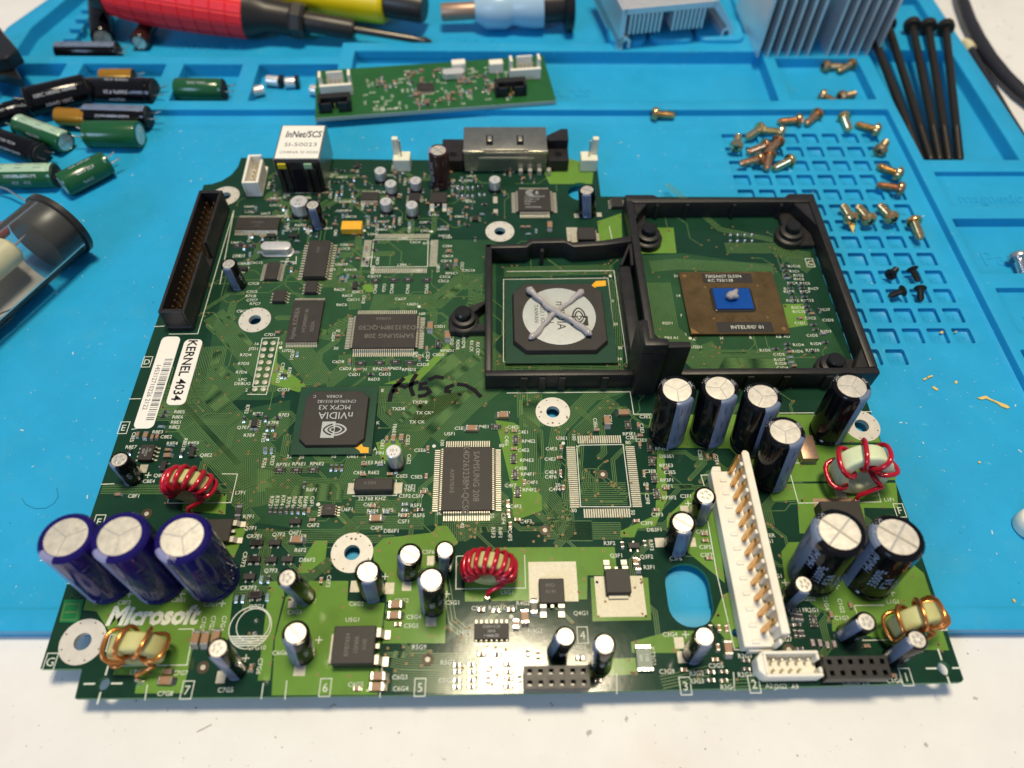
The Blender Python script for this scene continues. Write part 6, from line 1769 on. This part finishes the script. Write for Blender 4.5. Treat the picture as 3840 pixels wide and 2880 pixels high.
GS = 'silver can capacitors in the tray compartment'
for lb_, pa, pb in (('tiny silver can capacitor, leftmost in the tray compartment', (-35.0,141.5), (-29.6,143.8)), ('tiny silver can capacitor behind the other silver ones', (-23.3,149.6), (-29.5,150.5)), ('tiny silver can capacitor nearest the small circuit board', (-16.2,149.2), (-21.2,148.7)), ('tiny silver can capacitor peeping from under the small circuit board', (-5.6,142.7), (-8.9,143.6))):
    root, L_ = axis_thing('can_capacitor', lb_, 'capacitor', XYZ(pa, -4.8), XYZ(pb, -4.8), GS)
    MB().lathe([(2.1, 0.4), (2.2, 0.8), (2.2, max(3.8, L_) - 0.3), (1.9, max(3.8, L_))], 20).obj('can', can_side, root)
    MB().prism(octo(-2.3, 2.3, -2.3, 2.3, 0.6), -1.2, 0.5).obj('can_base', black_gl, root)

# ------------------------------------------------------------ screws
brass = mat('yellow_zinc', (0.68, 0.46, 0.22), 0.2, 0.9, var=0.35, vs=0.5, rvar=0.1)
blk_steel = mat('black_oxide_steel', (0.025, 0.021, 0.018), 0.4, 0.4, var=0.2, vs=0.5)
bright_steel = mat('bright_zinc', (0.70, 0.70, 0.70), 0.25, 0.95)


def screw_mesh(Ls, r, hr, hh, pitch, dome=True):
    pr = [(r * 0.5, Ls), (r * 0.8, Ls - r * 0.5)]
    z = Ls - r * 0.6
    k = 0
    while z > hh * 0.2:
        pr.append((r if k % 2 else r * 0.74, z))
        z -= pitch / 2
        k += 1
    pr.append((r * 0.8, 0.0))
    sh = MB().lathe(pr[::-1], 14)
    hd = MB().lathe([(hr * 0.25, -hh - 0.02), (hr * 0.6, -hh * 0.96), (hr * 0.92, -hh * 0.6), (hr, -hh * 0.15), (hr * 0.96, 0.05), (r * 0.8, 0.06)] if dome else [(hr * 0.98, -hh), (hr, -hh * 0.85), (r * 0.9, 0.1)], 20)
    rec = MB()
    for a in (0, 90):
        rec.box(-hr * 0.5, hr * 0.5, -hr * 0.11, hr * 0.11, -hh - 0.05, -hh * 0.7, 0, Matrix.Rotation(R(a), 4, 'Z'))
    return sh, hd, rec


def make_screw(name, mats_, *a):
    sh, hd, rec = screw_mesh(*a)
    return (sh.mesh('shaft', mats_, smooth=28), hd.mesh('head', mats_, smooth=35), rec.mesh('cross_recess', ink_black, smooth=0))


SAV = [make_screw('screw', m_, 8.0, 1.65, 2.8, 2.2, 1.0) for m_ in (brass, mat('copper_zinc', (0.62, 0.36, 0.20), 0.24, 0.9, var=0.35, vs=0.6, rvar=0.1), mat('pale_zinc', (0.74, 0.60, 0.34), 0.16, 0.95, var=0.3, vs=0.5, rvar=0.1), mat('dull_zinc', (0.42, 0.30, 0.17), 0.36, 0.85, var=0.4, vs=0.4, rvar=0.12))]
SA = SAV[0]
SBk = make_screw('screw', blk_steel, 4.6, 1.15, 2.1, 0.8, 0.8, False)
SSv = make_screw('screw', bright_steel, 9, 1.9, 3.6, 2.6, 1.0)


def screw(label, ph, pt, z=FLOOR, ms=None, grp=None, zh=2.2, zt=1.3):
    root, L_ = axis_thing('screw', label, 'screw', XYZ(ph, z + zh), XYZ(pt, z + zt), grp)
    o = put('shaft', (ms or SA)[0], root)
    hd = put('head', (ms or SA)[1], root)
    put('cross_recess', (ms or SA)[2], hd)
    root.rotation_euler.rotate_axis('Z', rs.uniform(0, 3))


GB = 'brass screws scattered on the mat'
G4 = DEEP + 1.5
for lb_, ph, pt, z in (
        ('brass screw alone on the ridge between the small board and the grid', (139.1,121.6), (147.2,121.6), -3.6),
        ('brass screw, left one at the back of the little tray', (222.3,159.8), (229.9,160.9), G4), ('brass screw crossing another at the back of the little tray', (233.4,161.2), (222.9,154.1), G4),
        ('brass screw with its head turned up at the front of the little tray', (215.0,137.3), (219.4,134.7), G4), ('brass screw pointing right at the front of the little tray', (223.2,136.9), (230.4,140.6), G4),
        ('brass screw pointing left along the back edge of the grid', (197.9,117.9), (189.0,117.9), FLOOR), ('brass screw standing askew at the back edge of the grid', (207.0,121.5), (197.9,112.5), FLOOR),
        ('brass screw with its bright head at the back, near the long bolts', (218.3,119.4), (218.4,106.5), FLOOR), ('yellow screw pointing left, left of the long bolts', (229.0,111.7), (222.1,116.8), FLOOR),
        ('brass screw showing a dull round head by the right ridge', (227.3,98.5), (233.3,106.7), FLOOR), ('brass screw with a yellow gleam at the right ridge', (229.3,84.1), (223.0,90.3), FLOOR), ('coppery screw lowest along the right ridge', (227.2,75.3), (218.3,78.8), FLOOR),
        ('bright headed screw pointing left at the top of the pile', (187.9,108.6), (179.7,111.0), FLOOR + 1.2), ('brass screw pointing away at the left end of the pile', (169.1,101.3), (172.2,111.0), FLOOR), ('brass screw with a rainbow sheen in the pile', (180.7,111.8), (173.0,105.9), FLOOR),
        ('pinkish screw in the middle of the pile', (180.3,100.9), (170.9,96.6), FLOOR), ('coppery screw lowest at the left of the pile', (176.1,92.6), (166.2,89.9), FLOOR), ('brass screw leaning over the others in the pile', (185.5,101.5), (179.7,95.0), FLOOR + 1.5),
        ('screw pointing towards the black bracket, below the pile', (180.9,94.4), (176.2,80.6), FLOOR), ('screw with a pale sheen at the right of the pile', (188.2,91.5), (180.5,87.2), FLOOR),
        ('brass screw with a yellow flake under its head', (203.7,58.9), (203.3,66.6), FLOOR), ('brass screw second in the row of three beside the bracket', (210.3,58.5), (208.5,66.9), FLOOR), ('brass screw third in the row of three beside the bracket', (219.0,59.3), (217.6,66.5), FLOOR), ('brass screw with its point towards the bench front, near the right ridge', (227.0,56.3), (227.1,46.9), FLOOR)):
    screw(lb_, ph, pt, z, SAV[2] if ('sheen' in lb_ or 'bright' in lb_) else SAV[1] if ('copper' in lb_ or 'pink' in lb_) else SAV[3] if 'dull' in lb_ or 'little tray' in lb_ else SAV[0] if 'yellow' in lb_ else rs.choice(SAV[:3]), GB)
GK = 'small black screws on the number grid'
for lb_, ph, pt in (('small black screw with a gold fleck, back left of four', (210.7,31.2), (215.0,35.4)), ('small black screw back right of four, point to the front', (218.8,32.5), (219.6,27.3)), ('small black screw front left of four, lying across its cell', (211.3,22.8), (206.4,21.1)), ('small black screw front right of four, standing upright in its cell', (218.3,23.4), (217.1,18.2))):
    screw(lb_, ph, pt, FLOOR - 0.3, SBk, GK, 1.9, 1.1)
screw('large bright steel screw at the right picture edge', (258.2,37.1), (258.2,29.3), -5.0, SSv, None, 3.4, 2.0)
GL_ = 'long black bolts in the bolt tray'
bolt_sh = MB().lathe([(1.35, 0), (1.6, 1.0)] + [((1.75 if k % 2 else 1.45), 1.2 + k * 0.55) for k in range(34)] + [(1.7, 20.5), (1.7, 86)], 14).mesh('shaft', blk_steel, smooth=30)
bolt_hd = MB().lathe([(2.0, 86), (3.6, 86.2), (3.9, 87.2), (3.7, 89.4), (2.8, 90.2), (1.6, 90.3), (1.5, 89.2)], 22).mesh('head', blk_steel, smooth=40)
for lb_, ph, pt in (('long black bolt, first from the heatsink, mostly behind its fins', (245.4,174.5), (244.8,96.1)), ('long black bolt, second from the heatsink', (254.0,175.0), (248.8,96.1)), ('long black bolt in the middle of the five', (264.9,175.8), (252.4,96.1)), ('long black bolt, fourth from the heatsink', (272.1,176.0), (256.2,96.0)), ('long black bolt, nearest the outer edge of the mat', (279.8,175.1), (260.6,96.0))):
    a_, b_ = Vector(XYZ(pt, -5.4)), Vector(XYZ(ph, 2.4))
    root, L_ = axis_thing('bolt', lb_, 'bolt', a_, b_, GL_)
    put('shaft', bolt_sh, root)
    put('head', bolt_hd, root)

# ------------------------------------------------------------ clear tube with parts at the left
glass = bpy.data.materials.new('clear_plastic')
glass.use_nodes = True
nt_ = glass.node_tree
nt_.nodes.clear()
mo = nt_.nodes.new('ShaderNodeOutputMaterial')
mxs = nt_.nodes.new('ShaderNodeMixShader')
tr_ = nt_.nodes.new('ShaderNodeBsdfTransparent')
tr_.inputs['Color'].default_value = (0.93, 0.95, 0.96, 1)
gs_ = nt_.nodes.new('ShaderNodeBsdfGlossy')
gs_.inputs['Roughness'].default_value = 0.05
lw_ = nt_.nodes.new('ShaderNodeLayerWeight')
lw_.inputs['Blend'].default_value = 0.13
nt_.links.new(lw_.outputs['Fresnel'], mxs.inputs['Fac'])
nt_.links.new(tr_.outputs[0], mxs.inputs[1])
nt_.links.new(gs_.outputs[0], mxs.inputs[2])
hz_ = nt_.nodes.new('ShaderNodeBsdfDiffuse')
hz_.inputs['Color'].default_value = (0.8, 0.84, 0.86, 1)
mx2_ = nt_.nodes.new('ShaderNodeMixShader')
mx2_.inputs['Fac'].default_value = 0.022
nt_.links.new(mxs.outputs[0], mx2_.inputs[1])
nt_.links.new(hz_.outputs[0], mx2_.inputs[2])
nt_.links.new(mx2_.outputs[0], mo.inputs['Surface'])
tr0 = Vector(XYZ((-78.8,45.7), 8.0))
tr1 = Vector(XYZ((-90.1,22.3), 8.0))
tdir = (tr1 - tr0).normalized()
TB, L_ = axis_thing('clear_tube', 'clear plastic tube with a black end plug, holding small parts', 'tube', tr0, tr0 + tdir * 75)
MB().lathe([(11.1, 1.0), (11.3, 1.2), (11.3, 75), (10.9, 75), (10.9, 1.0)], 40, 0, cap0=False, cap1=False).obj('tube_wall', glass, TB, smooth=40)
MB().lathe([(10.8, -1.6), (12.0, -1.2), (12.1, 0.6), (11.4, 1.0), (10.8, 1.05), (10.75, 9.5), (10.2, 10.2), (0.05, 9.9)], 40, 0).obj('end_plug', mat('dull_black_plug', (0.022, 0.020, 0.019), 0.35, var=0.3, vs=0.5), TB, smooth=40)
GT = 'parts inside the clear tube'
# contents are things of their own
cream = mat('cream_roll', (0.66, 0.58, 0.36), 0.4, var=0.1, vs=0.3)
c0 = Vector(XYZ((-88.8,32.9), 10.0))
CR, L_ = axis_thing('film_roll', 'cream coloured roll with wire lead inside the clear tube', 'component', c0, c0 + tdir * 40, GT)
MB().lathe([(3.6, 0), (4.8, 1.0), (5.0, 3), (5.0, 40)], 26).obj('body', cream, CR, smooth=40)
MB().tube([(0, 0, 0.5), (0.5, 0, -5), (2.5, -1, -12), (4.2, -2, -17)], 0.35, 6).obj('lead', solder, CR)
c0 = Vector(XYZ((-96.6,44.2), 9.0))
RC, L_ = axis_thing('red_component', 'glossy red part at the picture edge inside the clear tube', 'component', c0, c0 + tdir * 30, GT)
MB().lathe([(2.4, 0), (3.2, 0.8), (3.2, 30)], 20).obj('body', mat('glossy_red', (0.45, 0.008, 0.012), 0.25), RC, smooth=40)
MB().tube([(0, 0, 0.2), (0, 0, -4), (-1.5, 0, -8)], 0.3, 6).obj('lead', solder, RC)
pp = []
pq = MB()
nrm = Vector((-tdir.y, tdir.x, 0))
nrm = nrm if nrm.y < 0 else -nrm
for j in range(9):
    an = R(-140 + j * 17)
    for i in range(2):
        v = tdir * (13 + i * 60 + 4 * (1 - j / 8)) + (Vector((0, 0, 1)) * math.sin(an) + nrm * -math.cos(an)) * 10.6
        pp.append(tuple(v))
pq.add(pp, [(2 * j, 2 * j + 1, 2 * j + 3, 2 * j + 2) for j in range(8)])
po = pq.obj('paper_slip', mat('grey_paper', (0.50, 0.47, 0.44), 0.6, var=0.08, vs=0.2), None, tuple(tr0))
md = po.modifiers.new('thickness', 'SOLIDIFY')
md.thickness = 0.25
tag(po, 'curled pale grey paper slip inside the clear tube', 'paper', GT)
wl_ = MB().tube([tuple(Vector((-2.2, -4, -9.2)) + tdir * t_ + nrm * o_) for t_, o_ in ((60, 4), (50, 6.2), (40, 7.6), (30, 8.2), (25, 6.6), (30, 3.4), (38, 0.5), (48, -2))], 0.3, 6)
tag(wl_.obj('wire_loop', blade, None, tuple(tr0 + Vector((0, 0, 0.9)))), 'dark bent wire lying on the paper slip in the clear tube', 'wire', GT)
w0 = Vector(XYZ((-116.7,76.9), 0.5))
q = MB().tube([XYZ((-116.1,75.0), 0.5), XYZ((-110.9,72.9), 0.4), XYZ((-106.0,69.8), -0.6), XYZ((-101.3,67.5), -2.4)], 0.42, 8)
o = q.obj('loose_wire', bright_steel, None, (0, 0, 0))
tag(o, 'short bare silver wire beside the black rim of the clear tube', 'wire')

# black clip at the left edge
CL = thing('plastic_clip', 'angular black plastic clip at the left picture edge by the capacitor heap', 'clip', (*(-141.6,150.3), -1))
ox, oy = (-141.6,150.3)


def off(pts):
    return [(a[0] - ox, a[1] - oy) for a in pts]


MB().prism(off([(-150.4,145.5), (-127.2,137.7), (-136.9,151.8), (-153.2,152.7)]), 0.2, 5.0).obj('lower_jaw', black_gl, CL, bevel=0.4)
MB().prism(off([(-144.6,141.3), (-132.6,143.1), (-129.7,149.4), (-144.7,167.8), (-155.1,167.7)]), 5.0, 11.0).obj('upper_jaw', black_gl, CL, bevel=0.5)

# ------------------------------------------------------------ cables on the bench, right
cab = mat('black_cable_jacket', (0.020, 0.020, 0.026), 0.35, var=0.1, vs=0.2)
q = MB()
pc = [(317.3,252.4), (310.2,231.2), (306.7,217.0), (303.7,200.2), (302.0,184.2), (301.4,168.1), (302.4,153.7), (304.6,141.8), (310.0,126.9), (319.6,113.6)]
q.tube([XYZ(c, -TABLE + 3.25) for c in pc], 3.2, 14)
tag(q.obj('cable', cab, None, (0, 0, 0), smooth=60), 'thick black cable curving across the white bench beyond the mat', 'cable')
TC = thing('thin_cable', 'thin black cable with a cream plug tip, along the mat edge', 'cable', (*(296.8,179.6), -TABLE))
ox, oy = (296.8,179.6)
q = MB().tube([(c[0] - ox, c[1] - oy, 2.0) for c in ((296.8,178.0), (295.7,163.2), (294.4,144.5), (293.4,126.1), (293.1,108.8), (293.6,90.3))], [1.7, 1.9, 1.9, 1.9, 1.9, 1.9], 10)
q.obj('jacket', cab, TC, smooth=60)
q = MB().tube([(c[0] - ox, c[1] - oy, 2.3) for c in ((296.1,184.7), (296.7,181.6), (296.7,177.0))], [1.6, 2.3, 2.2], 12)
q.obj('plug_tip', cream, TC, smooth=60)
c = (219.4,-63.6)
WK = thing('plastic_plug', 'small white rounded plug at the right picture edge on the mat', 'plug', (c[0], c[1], FLOOR))
MB().lathe([(3.6, 0.02), (4.0, 0.6), (4.0, 4.6), (3.4, 5.4), (2.0, 5.8), (0.1, 5.9)], 28).obj('body', white_pl, WK, smooth=50)

# ------------------------------------------------------------ flakes, lint, dirt
flake_m = mat('yellow_flake', (0.72, 0.52, 0.16), 0.5, var=0.2, vs=0.8)
GFk = 'yellow plastic flakes on the mat'
for lb_, pl, hh in (('longest yellow flake, thin waist, near the right ridge', [(222.0,-20.5), (225.1,-19.7), (226.0,-20.8), (228.2,-22.1), (230.1,-23.1), (231.0,-24.2), (229.9,-24.6), (228.3,-23.7), (227.5,-22.5), (224.9,-20.8), (223.2,-21.2)], 0.5),
                    ('yellow flake pair at the front of the grid, right piece', [(208.9,-12.4), (210.7,-11.7), (211.0,-12.2), (209.1,-12.9)], 0.6), ('yellow flake pair at the front of the grid, left piece', [(207.1,-13.3), (208.4,-12.7), (208.9,-12.9), (207.6,-13.8)], 0.6),
                    ('small pale flake right of the flake pair', [(217.0,-14.3), (217.9,-13.8), (218.1,-14.6), (217.2,-15.3)], 0.5), ('small slanted flake below the flake pair', [(209.0,-16.4), (209.8,-16.0), (210.9,-17.2), (210.2,-17.7)], 0.5),
                    ('yellow flake in a grid cell of the front row', [(220.2,6.7), (221.3,7.2), (221.8,6.6), (220.8,6.0)], 0.5), ('tiny yellow flake in the rightmost front cell', [(225.3,6.7), (226.2,7.2), (226.5,6.9), (225.5,6.4)], 0.5),
                    ('yellow flake spike under a brass screw head', [(203.3,59.1), (206.1,59.6), (206.3,58.5), (203.6,52.4), (203.5,54.6)], 0.7), ('small round yellow crumb on the open mat at the right', [(213.4,-43.2), (214.1,-42.9), (214.3,-43.4), (213.6,-43.7)], 0.6), ('pale flake by the mat front edge at the right', [(206.8,-84.0), (207.4,-83.8), (207.6,-84.6), (207.1,-84.9)], 0.6)):
    zz = -5.08 if 'cell' in lb_ else FLOOR + 0.02
    o = MB().prism(pl, zz, zz + hh).obj('plastic_flake', flake_m, None, (0, 0, 0), bevel=0.12)
    tag(o, lb_, 'flake', GFk)
lint = mat('pale_lint', (0.45, 0.62, 0.68), 0.7)
q = MB()
rl = random.Random(21)
n_ = 0
while n_ < 190:
    x, y = rl.uniform(-95, 236), rl.uniform(-82, 116)
    if -42 < x < 186 and y < 92 and not (x > 112 and y > 70):
        continue
    if x > 163 and y > -6:
        if rl.random() < 0.7:
            continue
    a, s1_ = rl.uniform(0, 360), rl.choice((0.10, 0.12, 0.15, 0.15, 0.2, 0.3))
    M_ = Matrix.Translation((x, y, FLOOR + 0.04)) @ Matrix.Rotation(R(a), 4, 'Z')
    q.box(-s1_ * rl.uniform(0.6, 2.2), s1_ * rl.uniform(0.6, 2.2), -s1_ * 0.6, s1_ * 0.6, 0, 0.12, 0, M_)
    n_ += 1
tag(q.obj('lint', lint, None, (0, 0, 0)), 'pale specks of lint and dust strewn over the blue mat', kind='stuff')
q = MB()
for i in range(150):
    x, y = rl.uniform(-60, 215), rl.uniform(-134, -93)
    s1_ = rl.choice((0.05, 0.06, 0.08, 0.1, 0.16))
    q.box(-s1_, s1_, -s1_, s1_, 0, 0.05, 0, Matrix.Translation((x, y, -TABLE + 0.01)) @ Matrix.Rotation(rl.uniform(0, 3), 4, 'Z'))
for i in range(60):
    x, y = rl.uniform(285, 330), rl.uniform(80, 220)
    s1_ = rl.choice((0.15, 0.2, 0.3))
    q.box(-s1_, s1_, -s1_, s1_, 0, 0.05, 0, Matrix.Translation((x, y, -TABLE + 0.01)))
tag(q.obj('dust', mat('dark_dust', (0.16, 0.14, 0.13), 0.7), None, (0, 0, 0)), 'tiny dark specks of dust on the white bench top', kind='stuff')
q = MB().tube([XYZ(c, -TABLE + 0.12) for c in ((-1.4,-112.1), (0.1,-111.4), (1.8,-110.5))], 0.09, 5)
tag(q.obj('fibre', mat('brown_fibre', (0.3, 0.2, 0.16), 0.6), None, (0, 0, 0)), 'thin brownish fibre on the white bench in front of the board', 'fibre')
q = MB().tube([XYZ(c, FLOOR + 0.12) for c in ((-62.7,-51.8), (-60.9,-53.7), (-57.9,-55.0), (-55.0,-54.9), (-53.1,-53.4), (-52.7,-51.2), (-54.1,-48.6))], 0.045, 5)
tag(q.obj('hair', mat('grey_hair', (0.02, 0.07, 0.11), 0.6), None, (0, 0, 0)), 'fine curved hair on the blue mat left of the purple capacitors', 'hair')
